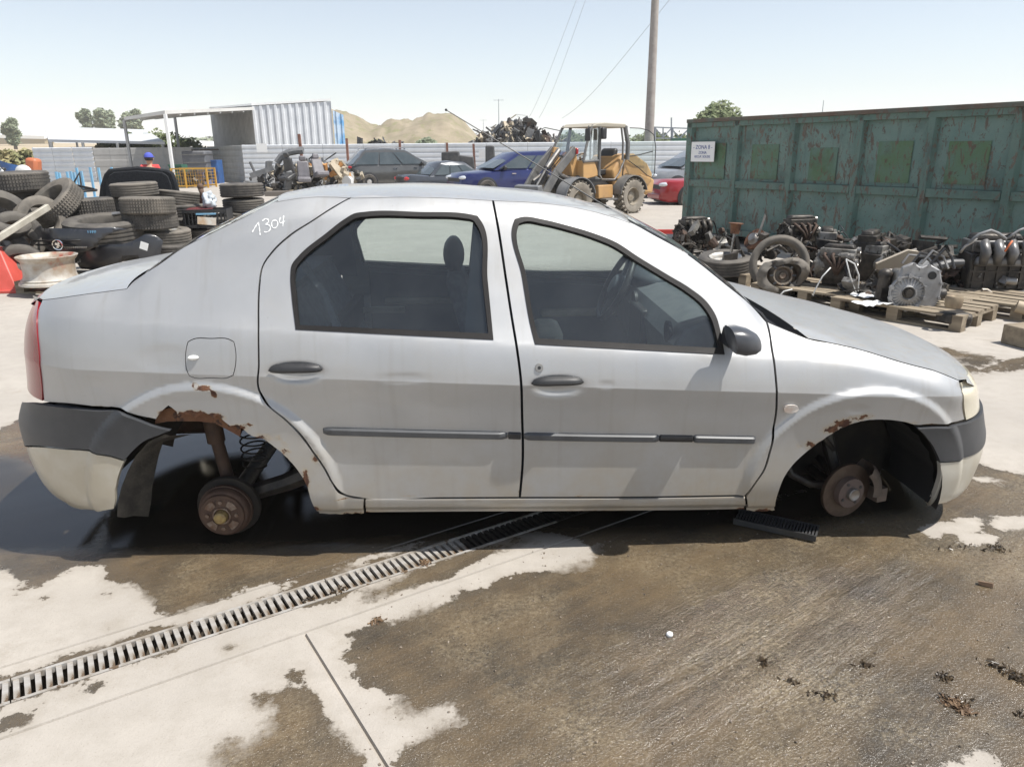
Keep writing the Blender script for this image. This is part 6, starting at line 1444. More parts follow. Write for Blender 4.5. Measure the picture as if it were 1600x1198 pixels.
    for s_ in (1, -1):
        w = wid(xr_); mb = MB(); mb.sphere((xr_+.12, s_*w*.93, bz-.14), (.17, .16, .09), 12, 6); mb.build('tail_light', lensr, root, smooth=True)
        mb = MB(); mb.sphere((xf_-.17, s_*wid(xf_)*.93, hz-.13), (.24, .17, .075), 12, 6); mb.build('headlight', lensw, root, smooth=True)
        for x in (wf, wr):
            mb = MB(); mb.lathe([(.0, -.02), (.37, -.02), (.39, 0), (.37, .008), (0, .008)], 28, Matrix.Translation((x, s_*(wid(x)+.001), .34)) @ Matrix.Rotation(math.radians(-90*s_), 4, 'X')); mb.build('wheel_arch', MT['black'], root)
            if wheels:
                M_ = Matrix.Translation((x, s_*(wid(x)-.06), .32)) @ Matrix.Rotation(math.radians(-90*s_), 4, 'X')
                mb = MB(); mb.lathe([(.21, -.08), (.30, -.1), (.32, -.06), (.32, .07), (.30, .1), (.21, .09)], 28, M_); mb.build('wheel', MT['tyre'], root)
                mb = MB(); mb.lathe([(.21, .08), (.19, .05), (.10, .07), (.0, .075)], 10, M_); mb.build('rim', rim_w, root)
    mb = MB(); mb.box((xr_-.0, 0, clr+.34), (.06, .52, .11)); mb.build('plate', plate or MT['white'], root)
    for x, n_ in ((xf_-.01, 'front_bumper'), (xr_+.01, 'rear_bumper')): MB().box((x, 0, clr+.15), (.10, wid(x)*1.9, .16)).build(n_, paint, root, bevel=.03)
    MB().box((xf_-.02, 0, hz-.2), (.06, 1.0, .12)).build('grille', MT['black'], root)
    for s_ in (1, -1):
        for x in (-.35, .55): MB().box((x, s_*(wid(x)+.004), belt-.13), (.16, .02, .03)).build('door_handle', MT['chrome'], root)
    return root
def carpaint(n, c, r=.28): return mat(n, c, r, metal=.35, coat=.6, c2=tuple(q*.85 for q in c), scale=3)
yp = mat('yellow_plate', (.7, .5, .08), .5)
g = at(612, 290, 33.2); vehicle('parked_car', 'dark grey estate car with roof rails and a red tail light parked by the fence', 'car', (g.x+.15, 34.2), math.radians(24), carpaint('dark_grey_paint', (.12, .118, .112), .2), L=4.6, Wd=1.82, H=1.64, hood=1.1, boot=.12, belt=1.0, hz=.92, bz=1.06, rake=(1.0, .6), rails=True, plate=yp, hatch=True)
g = at(705, 285, 31); vehicle('parked_car', 'low dark saloon seen from behind between the estate car and the blue car', 'car', (g.x, 31.5), math.radians(28), carpaint('gunmetal_paint', (.07, .075, .085)), L=4.5, H=1.42, hood=1.2, boot=.95, belt=.9, hz=.8, bz=.95, wheels=False, drop=.28, plate=yp)
g = at(803, 285, 27); vehicle('parked_car', 'dark blue hatchback facing left behind the yellow loader', 'car', (g.x+.1, 26.6), math.radians(180+26), carpaint('blue_car_paint', (.02, .028, .12)), L=4.7, Wd=1.8, H=1.50, hood=1.1, boot=.15, belt=.95, hz=.84, bz=1.0, rake=(.95, .4), hatch=True)
g = at(1066, 300, 21.5); vehicle('parked_car', 'red saloon with a pale bumper strip, half hidden by the green container', 'car', (g.x+1.55, 22.9), math.radians(180+8), mat('red_car_paint', (.30, .015, .02), .3, coat=.5), L=4.3, Wd=1.65, H=1.36, hood=1.25, boot=.9, belt=.85, hz=.82, bz=.85, drop=.12)
g = at(1050, 290, 26); vehicle('parked_car', 'grey car with a bright windscreen pillar behind the red saloon', 'car', (g.x+1.0, 26.5), math.radians(180+20), carpaint('grey_car_paint', (.30, .31, .32)), L=4.4, Wd=1.8, H=1.50, hood=1.0, boot=.15, belt=.95, hz=.85, bz=1.0, rake=(.9, .4), hatch=True)
g = at(-22, 285, 30); vehicle('parked_car', 'white car cut off by the left edge of the photo', 'car', (g.x-.9, 30.5), math.radians(-35), mat('white_car_paint', (.75, .75, .73), .3, coat=.4), L=4.3, H=1.55, hood=1.0, boot=.3, belt=.95)
MB_ = MB(); MB_.tube([at(22, 252, 33), at(30, 258, 33), at(44, 258, 33), at(51, 250, 33)], .05, 5)
tp = at(36, 262, 33); mb = MB(); rows = [[(x, .2*math.sin(x*3), z-.25*(1-abs(x)*1.2)*(z > 0)) for x in np.linspace(-.9, .7, 9)] for z in (-.35, 0, .3)]; mb.grid(rows); o = mb.build('blue_sheet', MT['blue'], None); o.location = tp; tag(o, 'sagging blue sheet beside the white car at the left edge', 'tarpaulin')
o = MB().box((0, 0, 0), (.5, .5, 1.0), rot(0, .15, 0)).build('orange_barrel', mat('orange_plastic', (.45, .14, .06), .5), None, bevel=.12); o.location = at(53, 266, 33); tag(o, 'orange plastic barrel right of the sagging blue sheet', 'barrel')
mb = MB(); mb.sphere((0, 0, 0), (.35, .2, .3), 12, 8); o = mb.build('white_sack', dwt, None, smooth=True); o.location = at(37, 269, 32.5); tag(o, 'round white sack under the sagging blue sheet', 'sack')
# ================================================================== THE YELLOW LOADER
ly = mat('loader_yellow', (.50, .30, .12), .5, c2=(.42, .25, .11), scale=2.5, c3=(.25, .18, .10), scale3=3, t3=.62, w3=.08); lg_ = mat('loader_grey', (.10, .10, .10), .55, c2=(.16, .155, .145), scale=4)
dusty = mat('dusty_rubber', (.26, .23, .19), .9, c2=(.19, .17, .14), scale=6); lglass = glass_mat('loader_glass', (.84, .90, .88), .03, .02, .25, .03)
ld = thing('wheel_loader', 'small yellow wheel loader with an open glass cab between the blue car and the container', 'loader', (1.89, 19.2, 0), math.radians(-140))
def lwheel(x, y, R_=.43, w=.34):
    root = newobj('wheel', None, ld); root.location = (x, y, R_-.01); s_ = 1 if y > 0 else -1; M_ = Matrix.Rotation(math.radians(-90*s_), 4, 'X')
    n = 44; prof = [(.22, -.40*w), (.30, -.5*w), (.38, -.49*w), (R_-.03, -.42*w), (R_-.03, 0), (R_-.03, .42*w), (.38, .49*w), (.30, .5*w), (.22, .40*w)]
    mb = MB(); mb.lathe(prof, n, M_); 
    for i in range(22):
        for sd in (-1, 1):
            a = (i+.25*sd)*2*math.pi/22; c = M_ @ Vector(((R_-.012)*math.cos(a), (R_-.012)*math.sin(a), sd*w*.24)); Rz = M_.to_3x3() @ Matrix.Rotation(a, 3, 'Z') @ Matrix.Rotation(.55*sd, 3, 'X'); mb.box(c, (.055, .05, w*.5), Rz)
    mb.build('tyre', dusty, root, smooth=40)
    mb = MB(); mb.lathe([(.23, .38*w), (.215, .43*w), (.20, .36*w), (.19, .12*w), (.12, .10*w), (.11, .2*w), (.07, .22*w), (0, .22*w)], 32, M_); mb.build('rim', mat('loader_rim', (.20, .165, .12), .7, c2=(.28, .25, .2), scale=8), root)
for x in (-.95, .95):
    for y in (-.62, .62): lwheel(x, y)
def LP(poly, y0, y1, name, m, bev=.02): mb = MB(); mb.prism(poly, y0, y1); return mb.build(name, m, ld, bevel=bev)
LP([(-.55, .45), (-.45, 1.05), (-.75, 1.42), (-1.25, 1.45), (-1.75, 1.22), (-1.98, .95), (-1.98, .50), (-1.75, .38), (-1.5, .62), (-1.3, .86), (-.95, .93), (-.72, .80)], -.50, .50, 'engine_hood', ly, .05)
LP([(-1.42, .5), (-1.9, .45), (-1.95, .8), (-1.4, .95)], -.60, .60, 'counterweight', ly, .04)
LP([(.62, .55), (.70, .95), (.35, 1.05), (-.35, .75), (-.55, .45), (.2, .36)], -.45, .45, 'chassis', lg_, .02)
LP([(.66, .86), (.66, 1.30), (.28, 1.30), (.10, .95)], -.56, .56, 'side_panel', ly, .02)
LP([(.1, .40), (.12, .72), (-.4, .72), (-.42, .40)], .2, .56, 'step_box', ly, .02); LP([(.0, .36), (.0, .40), (-.42, .40), (-.42, .36)], .5, .72, 'step', lg_, .004)
for x in (-.95, .95):
    for s_ in (1, -1):
        mb = MB(); rows = []
        for a in np.linspace(math.radians(8), math.radians(165), 16): rows.append([(x+r*math.cos(a), s_*y, .42+r*math.sin(a)) for r, y in ((.50, .44), (.52, .44), (.52, .80), (.50, .80))])
        mb.grid(rows); mb.build('mudguard', lg_ if x < 0 else dgr, ld)
# cab frame
def ctube(pts, r=.032, m=None, name='cab_frame'): mb = MB(); mb.tube(pts, r, 8); return mb.build(name, m or lg_, ld)
for s_ in (1, -1):
    y = s_*.56; yt = s_*.50
    ctube([(.66, y, 1.28), (.58, y, 1.6), (.38, yt, 2.02), (.30, yt, 2.10)]); ctube([(.12, y, .95), (.12, y, 1.5), (.06, yt, 2.10)], .04)
    ctube([(-.90, y, 1.30), (-.90, y, 1.7), (-.84, yt, 2.10)], .055); ctube([(-.72, y, 1.30), (-.72, y, 1.7), (-.70, yt, 2.10)], .025)
    ctube([(.66, y, 1.28), (.12, y, 1.30)], .03)
    ctube([(.10, y, 1.5), (.10, y, .98), (.0, y, .86), (-.45, y, .84), (-.62, y, 1.0), (-.80, y, 1.32)], .022, MT['steel'], 'door_frame')
    mb = MB(); mb.add([(.63, y, 1.30), (.14, y, 1.32), (.08, yt, 2.06), (.36, yt, 2.02), (.56, y, 1.6)], [(0, 1, 2, 3, 4)]); mb.build('side_glass', lglass, ld)
mb = MB(); mb.add([(.66, .54, 1.30), (.66, -.54, 1.30), (.38, -.48, 2.02), (.38, .48, 2.02)], [(0, 1, 2, 3)]); mb.build('windshield', lglass, ld)
LP([(.40, 2.07), (.20, 2.15), (-.1, 2.17), (-.80, 2.15), (-.92, 2.10), (-.92, 2.06)], -.54, .54, 'cab_roof', mat('cab_roof', (.33, .30, .24), .7), .02)
# rear glass swung open
for s_ in (1, ):
    mb = MB(); rows = [[(-.95-.9*t, .56+.12*math.sin(t*2)-.0, z0+(z1-z0)*k/5) for k in range(6)] for t, z0, z1 in ((0, 1.28, 2.06), (.35, 1.1, 2.05), (.65, .92, 2.0), (.88, .85, 1.9), (1.0, .95, 1.6))]
    mb.grid(rows); mb.build('rear_glass', lglass, ld, smooth=True)
    e = [r[-1] for r in rows]+[rows[-1][0]]+[r[0] for r in rows[::-1]]; mb = MB(); mb.tube(e, .012, 5); mb.build('glass_edge', MT['black'], ld)
    ctube([(-.9, .56, 1.38), (-1.3, .62, 1.42), (-1.75, .66, 1.5)], .014, MT['black'], 'wiper')
LP([(.60, .84), (.62, 1.27), (-.80, 1.30), (-.70, .84)], -.50, -.48, 'cab_side', MT['black'], 0)
LP([(-.78, .9), (-.80, 1.34), (-.84, 1.34), (-.84, .9)], -.50, .50, 'cab_back', MT['black'], 0)
# seat, wheel, floor
LP([(-.25, .95), (-.28, 1.08), (-.70, 1.08), (-.72, .95)], -.25, .25, 'seat_base', MT['black'], .02); LP([(-.62, 1.05), (-.78, 1.55), (-.88, 1.60), (-.92, 1.52), (-.78, 1.02)], -.24, .24, 'seat_back', MT['black'], .04); LP([(.6, .80), (.6, .86), (-.85, .86), (-.85, .80)], -.5, .5, 'cab_floor', MT['black'], 0)
LP([(.45, .85), (.40, 1.22), (.30, 1.22), (.25, .85)], -.2, .2, 'dash', MT['black'], .02)
mb = MB(); M_ = Matrix.Translation((.22, 0, 1.38)) @ Matrix.Rotation(.5, 4, 'Y'); mb.tube([M_ @ Vector((.17*math.cos(t), .17*math.sin(t), 0)) for t in np.linspace(0, 6.28, 21)[:-1]], .015, 6, closed=True); mb.cyl(M_ @ Vector((0, 0, 0)), M_ @ Vector((.03, 0, -.25)), .025); mb.build('steering_wheel', MT['black'], ld)
# mirrors
for s_ in (1, -1): ctube([(.40, s_*.50, 2.0), (.70, s_*.75, 2.08), (.82, s_*.85, 2.02)], .01, MT['black'], 'mirror_arm'); MB().box((.84, s_*.86, 1.88), (.04, .16, .27)).build('mirror', MT['black'], ld, bevel=.02)
MB().box((.10, .66, 1.92), (.16, .1, .26)).build('work_lamp', MT['black'], ld, bevel=.03)
# lift arms and bucket carrier
for s_ in (1, -1):
    y = s_*.30
    LP([(.62, .95), (.78, .90), (.92, 1.35), (.82, 1.62), (.68, 1.60)], y-.04, y+.04, 'lift_tower', ly, .01)
    mb = MB(); d0 = Vector((.78, y+.07*s_, 1.55)); pts = [d0, Vector((1.35, y+.07*s_, 1.05)), Vector((1.85, y+.07*s_, .42))]
    for a, b in zip(pts, pts[1:]): dd = b-a; mb.box((a+b)/2, (dd.length+.06, .07, .20), dd.to_track_quat('X', 'Z').to_matrix())
    mb.build('lift_arm', lg_, ld, bevel=.01)
    mb = MB(); mb.cyl((.80, y, .85), (1.2, y, 1.0), .055, n=10); mb.cyl((1.2, y, 1.0), (1.5, y, .85), .03, n=8); mb.build('cylinder', MT['steel'], ld)
mb = MB(); mb.cyl((.95, .02, 1.55), (1.35, .02, 1.15), .06, n=10); mb.cyl((1.35, .02, 1.15), (1.75, .02, .65), .03, n=8); mb.build('tilt_cylinder', MT['steel'], ld)
for i in range(5): mb = MB(); mb.tube([(.7, -.15+.07*i, 1.4), (1.0, -.2+.09*i, 1.5-.03*i), (1.4, -.1+.05*i, 1.0), (1.7, -.1+.05*i, .6)], .014, 5); mb.build('hose', MT['black'], ld)
LP([(1.75, .12), (1.95, .12), (2.0, .75), (1.85, .78)], -.42, .42, 'quick_coupler', dgr, .02)
for y in (-.3, .3): LP([(1.95, .05), (2.9, .03), (2.9, .06), (2.0, .12), (2.0, .6), (1.95, .6)], y-.05, y+.05, 'fork', dgr, .005)
MB().box((.74, .40, 1.52), (.06, .10, .14)).build('indicator', lensr, ld, bevel=.02)
# ================================================================== THE GREEN CONTAINER
def cont_mat(name, c, c2, seed):
    m = mat(name, c, .6, c2=c2, scale=2.2, c3=tuple(q*.6 for q in c), scale3=1.6, t3=.52, w3=.2, bump=.4, bscale=14); n = m.node_tree; N = n.nodes; L = n.links; b = N['Principled BSDF']; base = b.inputs['Base Color'].links[0].from_socket
    tc = N.new('ShaderNodeTexCoord'); prev = base
    for k, (sc, rt, st_, a, z, col, fac) in enumerate(((5.5, .9, (2.2, 2.2, .8), .56, .60, (.105, .06, .042), .8), (4.6, -.7, (2.4, 2.4, .8), .575, .61, (.14, .08, .055), .7), (11, 0, (1, 1, 1), .60, .64, (.085, .05, .035), .8), (5, 0, (1, 1, .22), .60, .72, (.06, .075, .07), .6), (14, 0, (1, 1, 1), .66, .68, (.015, .03, .03), .8))):
        mp = N.new('ShaderNodeMapping'); mp.inputs['Rotation'].default_value = (rt, rt*.6, 0); mp.inputs['Scale'].default_value = st_; mp.inputs['Location'].default_value = (seed+k*3.1, k, 0); L.new(tc.outputs['Object'], mp.inputs[0])
        t = N.new('ShaderNodeTexNoise'); t.inputs['Scale'].default_value = sc; t.inputs['Detail'].default_value = 7; t.inputs['Roughness'].default_value = .7; t.inputs['Distortion'].default_value = .6; L.new(mp.outputs[0], t.inputs['Vector'])
        r = N.new('ShaderNodeMapRange'); r.inputs[1].default_value = a; r.inputs[2].default_value = z; r.inputs[4].default_value = fac; L.new(t.outputs['Fac'], r.inputs[0])
        mx = N.new('ShaderNodeMix'); mx.data_type = 'RGBA'; L.new(r.outputs[0], mx.inputs[0]); L.new(prev, mx.inputs[6]); mx.inputs[7].default_value = (*col, 1); prev = mx.outputs[2]
    L.new(prev, b.inputs['Base Color']); return m
cteal = cont_mat('faded_teal_paint', (.115, .195, .172), (.15, .225, .195), 1); cgreen = cont_mat('container_frame_green', (.09, .16, .135), (.12, .185, .155), 5); cpatch = cont_mat('patch_green', (.08, .15, .07), (.10, .175, .135), 9)
cA = gnd(1064, 371); cB = gnd(1600, 440); cD = (cB-cA); cD.z = 0; cD.normalize(); LC = 7.3; HC = at(1070, 187, cA.y).z
ct = thing('container', 'long rusty green roll-off container with lighter green squares along its side', 'container', cA, math.atan2(cD.y, cD.x))
cN = Vector((cD.y, -cD.x, 0))    # outward (towards the yard)
if cN.x > 0: cN = -cN
ysgn = 1 if (Matrix.Rotation(-ct.rotation_euler.z, 3, 'Z') @ cN).y > 0 else -1
def tpar(u, v, z=None):
    d = ray(u, v); # plane through cA, cB vertical
    n = Vector((-cD.y, cD.x, 0)); t = (cA-Vector((0, 0, CH))).dot(n)/d.dot(n); p = Vector((0, 0, CH))+d*t; return (p-cA).dot(cD), p.z
posts = [0.05]+[tpar(u, 210)[0] for u in (1150, 1237, 1342, 1453, 1588)]; sp_ = (posts[-1]-posts[1])/4
posts = posts+[posts[-1]+sp_]; LC = posts[-1]+.06
zm = tpar(1110, 287)[1]; Wc = 2.35; yo = ysgn
def CB(c, d, name, m, bev=.006, parent=None): return MB().box((c[0], c[1]*yo, c[2]), d).build(name, m, parent or ct, bevel=bev)
zb0 = .16
for i in range(len(posts)-1):
    a, b = posts[i], posts[i+1]
    for z0, z1 in ((zb0, zm-.06), (zm+.06, HC-.06)):
        n_ = 12; rows = [[(a+(b-a)*k/n_, yo*(-.075+.010*noise.noise(Vector((a+(b-a)*k/n_*2, z0+(z1-z0)*j/8*2, 3)))+.012*math.sin(math.pi*k/n_)*math.sin(math.pi*j/8)), z0+(z1-z0)*j/8) for j in range(9)] for k in range(n_+1)]
        mb = MB(); mb.grid(rows); mb.build('side_panel', cteal, ct, smooth=True)
    for j in range(1): pass
for i, x in enumerate(posts):
    w = .13 if i else .16; mb = MB(); 
    mb.prism([(x-w/2-.02, -.08), (x-w/2+.02, 0), (x+w/2-.02, 0), (x+w/2+.02, -.08)], 0, 1); mb.v = [(a, c*yo, zb0+(HC-.06-zb0)*b) for a, b, c in mb.v]; mb.build('post', cgreen, ct, bevel=.004)
for z, h, d in ((HC-.03, .06, .16), (zb0+.03, .10, .10)): CB((LC/2, -.05, z), (LC, d, h), 'rail', cont_mat('rusty_rim', (.12, .085, .06), (.09, .12, .10), 13) if z > 1 else cgreen)
CB((LC/2, -.045, HC-.10), (LC, .09, .08), 'top_rail', cgreen)
for i in range(len(posts)-1): a, b = posts[i]+.055, posts[i+1]-.055; CB(((a+b)/2, -.038, zm), (b-a, .066, .11), 'mid_rail', cgreen)
CB((LC/2, -Wc, (HC+zb0)/2), (LC, .06, HC-zb0), 'far_side', cteal); CB((0-.0, -Wc/2, (HC+zb0)/2), (.06, Wc-.1, HC-zb0), 'end_wall', cteal); CB((LC, -Wc/2, (HC+zb0)/2), (.06, Wc-.1, HC-zb0), 'end_wall', cteal); CB((LC/2, -Wc/2, zb0), (LC-.05, Wc-.1, .08), 'container_floor', MT['rustdark'])
for x in (.8, LC-.8): mb = MB(); mb.cyl((x, yo*-.3, .10), (x, yo*-Wc+yo*.3, .10), .10, n=16); mb.build('roller', MT['rustdark'], ct)
CB((LC/2, -.75, .10), (LC-.2, .16, .12), 'skid_rail', MT['rustdark']); CB((LC/2, -1.6, .10), (LC-.2, .16, .12), 'skid_rail', MT['rustdark'])
for (u0, u1, v0, v1) in ((1107, 1131, 224, 281), (1172, 1214, 226, 281), (1263, 1306, 231, 284), (1370, 1424, 221, 287), (1480, 1546, 221, 290)):
    x0, z1 = tpar(u0, v0); x1, z0 = tpar(u1, v1); x1b = tpar(u1, v0)[0]; x1 = x1b; z1 = min(z1, HC-.15); z0 = max(z0, zm+.08)
    if u0 == 1107: x0 -= .28
    n_ = 6; rows = [[(x0+(x1-x0)*k/n_, yo*(-.052), z0+(z1-z0)*j) for j in (0, 1)] for k in range(2)]
    CB(((x0+x1)/2, -.058, (z0+z1)/2), (x1-x0, .004, z1-z0), 'painted_square', cpatch, 0)
x0, z1 = tpar(1082, 222); x1, z0 = tpar(1116, 253); sg_ = thing('zone_sign', 'white zone notice fixed near the left end of the green container', 'sign', (0, 0, 0)); sg_.location = cA+cD*((x0+x1)/2)+Vector((0, 0, (z0+z1)/2))+cN*.012; sg_.rotation_euler = (0, 0, math.atan2(cD.y, cD.x))
ws, hs2 = x1-x0, z1-z0; MB().box((0, 0, 0), (ws, .008, hs2)).build('board', MT['white'], sg_)
inkm = mat('sign_ink', (.05, .09, .3), .6)
def text(s, size, loc, parent, m, rotz=0, name='lettering', align='CENTER', ext=.001):
    cu = bpy.data.curves.new('txt', 'FONT'); cu.body = s; cu.size = size; cu.align_x = align; cu.extrude = ext
    o = bpy.data.objects.new('txt', cu); SC.collection.objects.link(o); bpy.context.view_layer.update(); dg = bpy.context.evaluated_depsgraph_get(); me_ = bpy.data.meshes.new_from_object(o.evaluated_get(dg)); bpy.data.objects.remove(o)
    o = newobj(name, me_, parent, m); o.location = loc; o.rotation_euler = (math.pi/2, 0, rotz); return o
flip = 0 if (Matrix.Rotation(-sg_.rotation_euler.z, 3, 'Z') @ cN).y < 0 else math.pi
ys = -.006 if flip == 0 else .006
for s_, sz, z in (('- ZONA 8 -', .105, .07), ('ZONA', .075, -.055), ('RECUP. SOLIDE', .062, -.15)): text(s_, sz*ws/.62, (0, ys, z*hs2/.5), sg_, inkm, flip)
# red bracket by the container's corner
rb = at(1045, 366, 12.6); root = thing('red_stand', 'red steel bracket on the ground left of the container corner', 'stand', (rb.x, rb.y, 0)); zt_ = at(1045, 362, 12.6).z
MB().box((.05, 0, zt_), (.62, .07, .07)).build('beam', MT['red'], root); MB().box((-.20, 0, zt_/2), (.07, .07, zt_)).build('leg', MT['red'], root); MB().box((.32, 0, zt_/2), (.07, .07, zt_)).build('leg', MT['red'], root); MB().box((-.2, 0, .02), (.3, .5, .03)).build('foot', MT['red'], root)
# ================================================================== ENGINES, GEARBOXES, WHEELS ON PALLETS
def vdir(u0, v0, u1, v1): a, b = gnd(u0, v0), gnd(u1, v1); return math.atan2((b-a).y, (b-a).x)
ang2 = vdir(1330, 492, 1500, 520)
pa = gnd(1500, 520); ex = Vector((math.cos(ang2), math.sin(ang2), 0)); ey = Vector((-ex.y, ex.x, 0))
def pplace(corner, label, dx=0, dy=0, rz=None, L=1.2, Wd=.8): c = corner-ex*(L/2)*1.0+ey*Wd/2; return pallet((c.x+dx, c.y+dy, 0), rz if rz is not None else ang2, label, 'wooden pallets', L=L, Wd=Wd)
pplace(pa, 'front pallet holding the ribbed bell housing, nearest the bonnet')
pb2 = gnd(1338, 489); pplace(pb2, 'left pallet under the wired gearbox, beyond the bonnet', rz=ang2+.03)
pc = gnd(1563, 489); c = pc+ey*.0; pallet((c.x-.55, c.y+.55, 0), ang2+.02, 'rear pallet under the pipe, behind the front pallet', 'wooden pallets')
pd = gnd(1553, 508); pallet((pd.x+.62, pd.y+.42, 0), ang2-.02, 'right hand pallet cut by the edge of the photo', 'wooden pallets')
pe = gnd(1085, 425); pallet((gnd(1140, 440).x, gnd(1140, 440).y+.3, 0), ang2, 'pallet under the flat lying wheel beside the windscreen', 'wooden pallets')
pf = gnd(1600, 545); o = MB().box((0, 0, .08), (.3, .3, .16), rot(0, 0, .3)).build('wood_block', MT['wood'], None, bevel=.01); o.location = (pf.x+.12, pf.y+.1, 0); tag(o, 'square wooden block at the right edge of the photo', 'wood block')
def disc_part(name, m, parent, M_, prof, n=28): mb = MB(); mb.lathe(prof, n, M_); return mb.build(name, m, parent)
def axM(p, d, roll=0): return Matrix.Translation(p) @ Vector(d).to_track_quat('Z', 'Y').to_matrix().to_4x4() @ Matrix.Rotation(roll, 4, 'Z')
def bell(root, M_, R_, m, ribs=18, hole=.2, depth=.18, name='bell_housing'):
    mb = MB(); mb.lathe([(R_*hole, .02), (R_*(hole+.06), .035), (R_*(hole+.10), .02), (R_*.85, .0), (R_*.93, .015), (R_, .015), (R_*1.02, -.02), (R_*.95, -depth*.4), (R_*.7, -depth), (R_*.2, -depth)], 40, M_)
    for i in range(ribs):
        a = 2*math.pi*i/ribs; r0_, r1_ = R_*(hole+.12), R_*.88; c = M_ @ Vector(((r0_+r1_)/2*math.cos(a), (r0_+r1_)/2*math.sin(a), .006)); mb.box(c, (r1_-r0_, .007, .022), M_.to_3x3() @ Matrix.Rotation(a, 3, 'Z'))
    for i in range(10): a = 2*math.pi*(i+.5)/10; c = M_ @ Vector((R_*1.0*math.cos(a), R_*1.0*math.sin(a), -.0)); e_ = M_ @ Vector((R_*1.0*math.cos(a), R_*1.0*math.sin(a), .03)); mb.cyl(c, e_, .02, n=8)
    o = mb.build(name, m, root, smooth=35); disc_part('bearing_hole', MT['black'], o, M_, [(0, -.012), (R_*hole, -.012), (R_*hole, .02)]); return o
def engine(p, rz, label, s=1.0, seed=1, m=None, m2=None, kind='engine', intake=False, bellh=True, tilt=0, hoses=4, name='engine'):
    r = random.Random(seed); random.seed(seed); m = m or MT['grease']; m2 = m2 or MT['alu']; root = thing(name, label, kind, p, rz); root.rotation_euler = (tilt, 0, rz); root.scale = (s, s, s)
    MB().box((0, 0, .20), (.50, .30, .34), jit=.015).build('block', m, root, bevel=.015)
    mb = MB()
    for i in range(5): mb.box((-.2+.1*i, -.155, .2), (.02, .02, .3))
    for i in range(3): mb.box((0, -.157, .1+.1*i), (.48, .018, .018))
    mb.build('block_rib', m, root); MB().box((0, 0, .42), (.48, .24, .11), jit=.006).build('cylinder_head', m2, root, bevel=.01)
    MB().box((0, .01, .50), (.44, .17, .06), taper=.85).build('valve_cover', m, root, bevel=.02); MB().box((0, .02, .0), (.36, .22, .12), taper=1.15).build('oil_pan', m, root, bevel=.02)
    for k, (y, z, R_) in enumerate(((-.02, .12, .085), (-.10, .30, .05), (.08, .34, .06), (.0, .46, .045))): disc_part('pulley', MT['steel'] if k % 2 else m, root, axM((.26, y, z), (1, 0, 0)), [(0, .02), (R_*.3, .02), (R_*.35, .0), (R_*.8, 0), (R_, .022), (R_*.92, .0), (R_, -.022), (0, -.022)], 20)
    if bellh: bell(root, axM((-.27, 0, .22), (-1, 0, 0)), .19, m2, depth=.16)
    for k in range(4):
        x = -.17+.115*k; mb = MB()
        if intake: mb.tube([(x, -.10, .42), (x, -.20, .46), (x, -.25, .38), (x, -.22, .28)], [.03, .042, .045, .038], 10)
        else: mb.tube([(x, -.12, .40), (x, -.19, .38), (x*.5+.02, -.22, .28), (.03, -.2, .12)], [.024, .024, .022, .03], 8)
        mb.build('intake_runner' if intake else 'manifold_pipe', m2 if intake else MT['rustdark'], root, smooth=True)
    if intake: MB().box((0, -.19, .30), (.46, .10, .09), taper=.9).build('plenum', m2, root, bevel=.03)
    for k in range(4): c = Vector((r.uniform(-.2, .22), r.choice((-.17, .17)), r.uniform(.08, .4))); mb = MB(); mb.cyl(c, c+Vector((r.uniform(.05, .13), 0, r.uniform(-.03, .03))), r.uniform(.03, .055), n=12); mb.box(c, (.07, .05, .06), RR()); mb.build('bolt_on_unit', r.choice((m, m2, MT['steel'])), root)
    for k in range(hoses):
        a = Vector((r.uniform(-.25, .25), r.uniform(-.2, .1), r.uniform(.25, .5))); b = a+Vector((r.uniform(-.2, .2), r.uniform(-.15, .1), r.uniform(.02, .16))); c = a+Vector((r.uniform(-.3, .3), r.uniform(-.15, .1), r.uniform(-.25, .05)))
        P = [a.lerp(b, t).lerp(b.lerp(c, t), t) for t in np.linspace(0, 1, 8)]; mb = MB(); mb.tube(P, r.uniform(.006, .016), 6); mb.build('hose', MT['black'] if k % 2 else MT['rubber'], root)
    mb = MB()
    for k in range(26): c = Vector((r.uniform(-.24, .24), r.choice((-.165, -.12, .15)), r.uniform(.05, .52))); mb.cyl(c, c+Vector((0, -.02, 0)), r.uniform(.006, .012), n=6)
    o = mb.build('bolts', m2, root); tag(o, kind='stuff'); return root
g = at(1082, 385, 11.6); engine((g.x, g.y, .08), .3, 'black engine with a pale intake standing left of the flat wheel by the container corner', .9, 3, MT['grease'], m2=MT['grease'], intake=True, hoses=7)
g = at(1290, 440, 9.2); engine((g.x, g.y+.1, .16), 1.2, 'small black engine behind the upright wheel', .85, 8, MT['grease'], bellh=False)
g = at(1265, 400, 9.4); engine((g.x-.05, g.y+.3, .30), .2, 'dark engine lump between the upright wheel and the wired gearbox', .8, 14, MT['grease'], m2=MT['grease'], hoses=6)
g = at(1305, 450, 7.8); e1_ = engine((g.x, g.y, .20), -.6, 'aluminium gearbox wrapped in pale wires on the left pallet', .72, 21, MT['grease'], m2=MT['alu'], name='gearbox', kind='gearbox', hoses=5)
g = at(1352, 440, 8.2); engine((g.x, g.y, .16), 2.2, 'grimy engine with rusty pipes behind the bell housing', .78, 5, MT['grease'], m2=MT['alu'], hoses=6)
g = at(1395, 455, 7.9); engine((g.x-.12, g.y+.4, .25), .9, 'greasy engine block in the gap between the two pallets', .8, 33, MT['grease'], m2=MT['grease'], hoses=3, bellh=False)
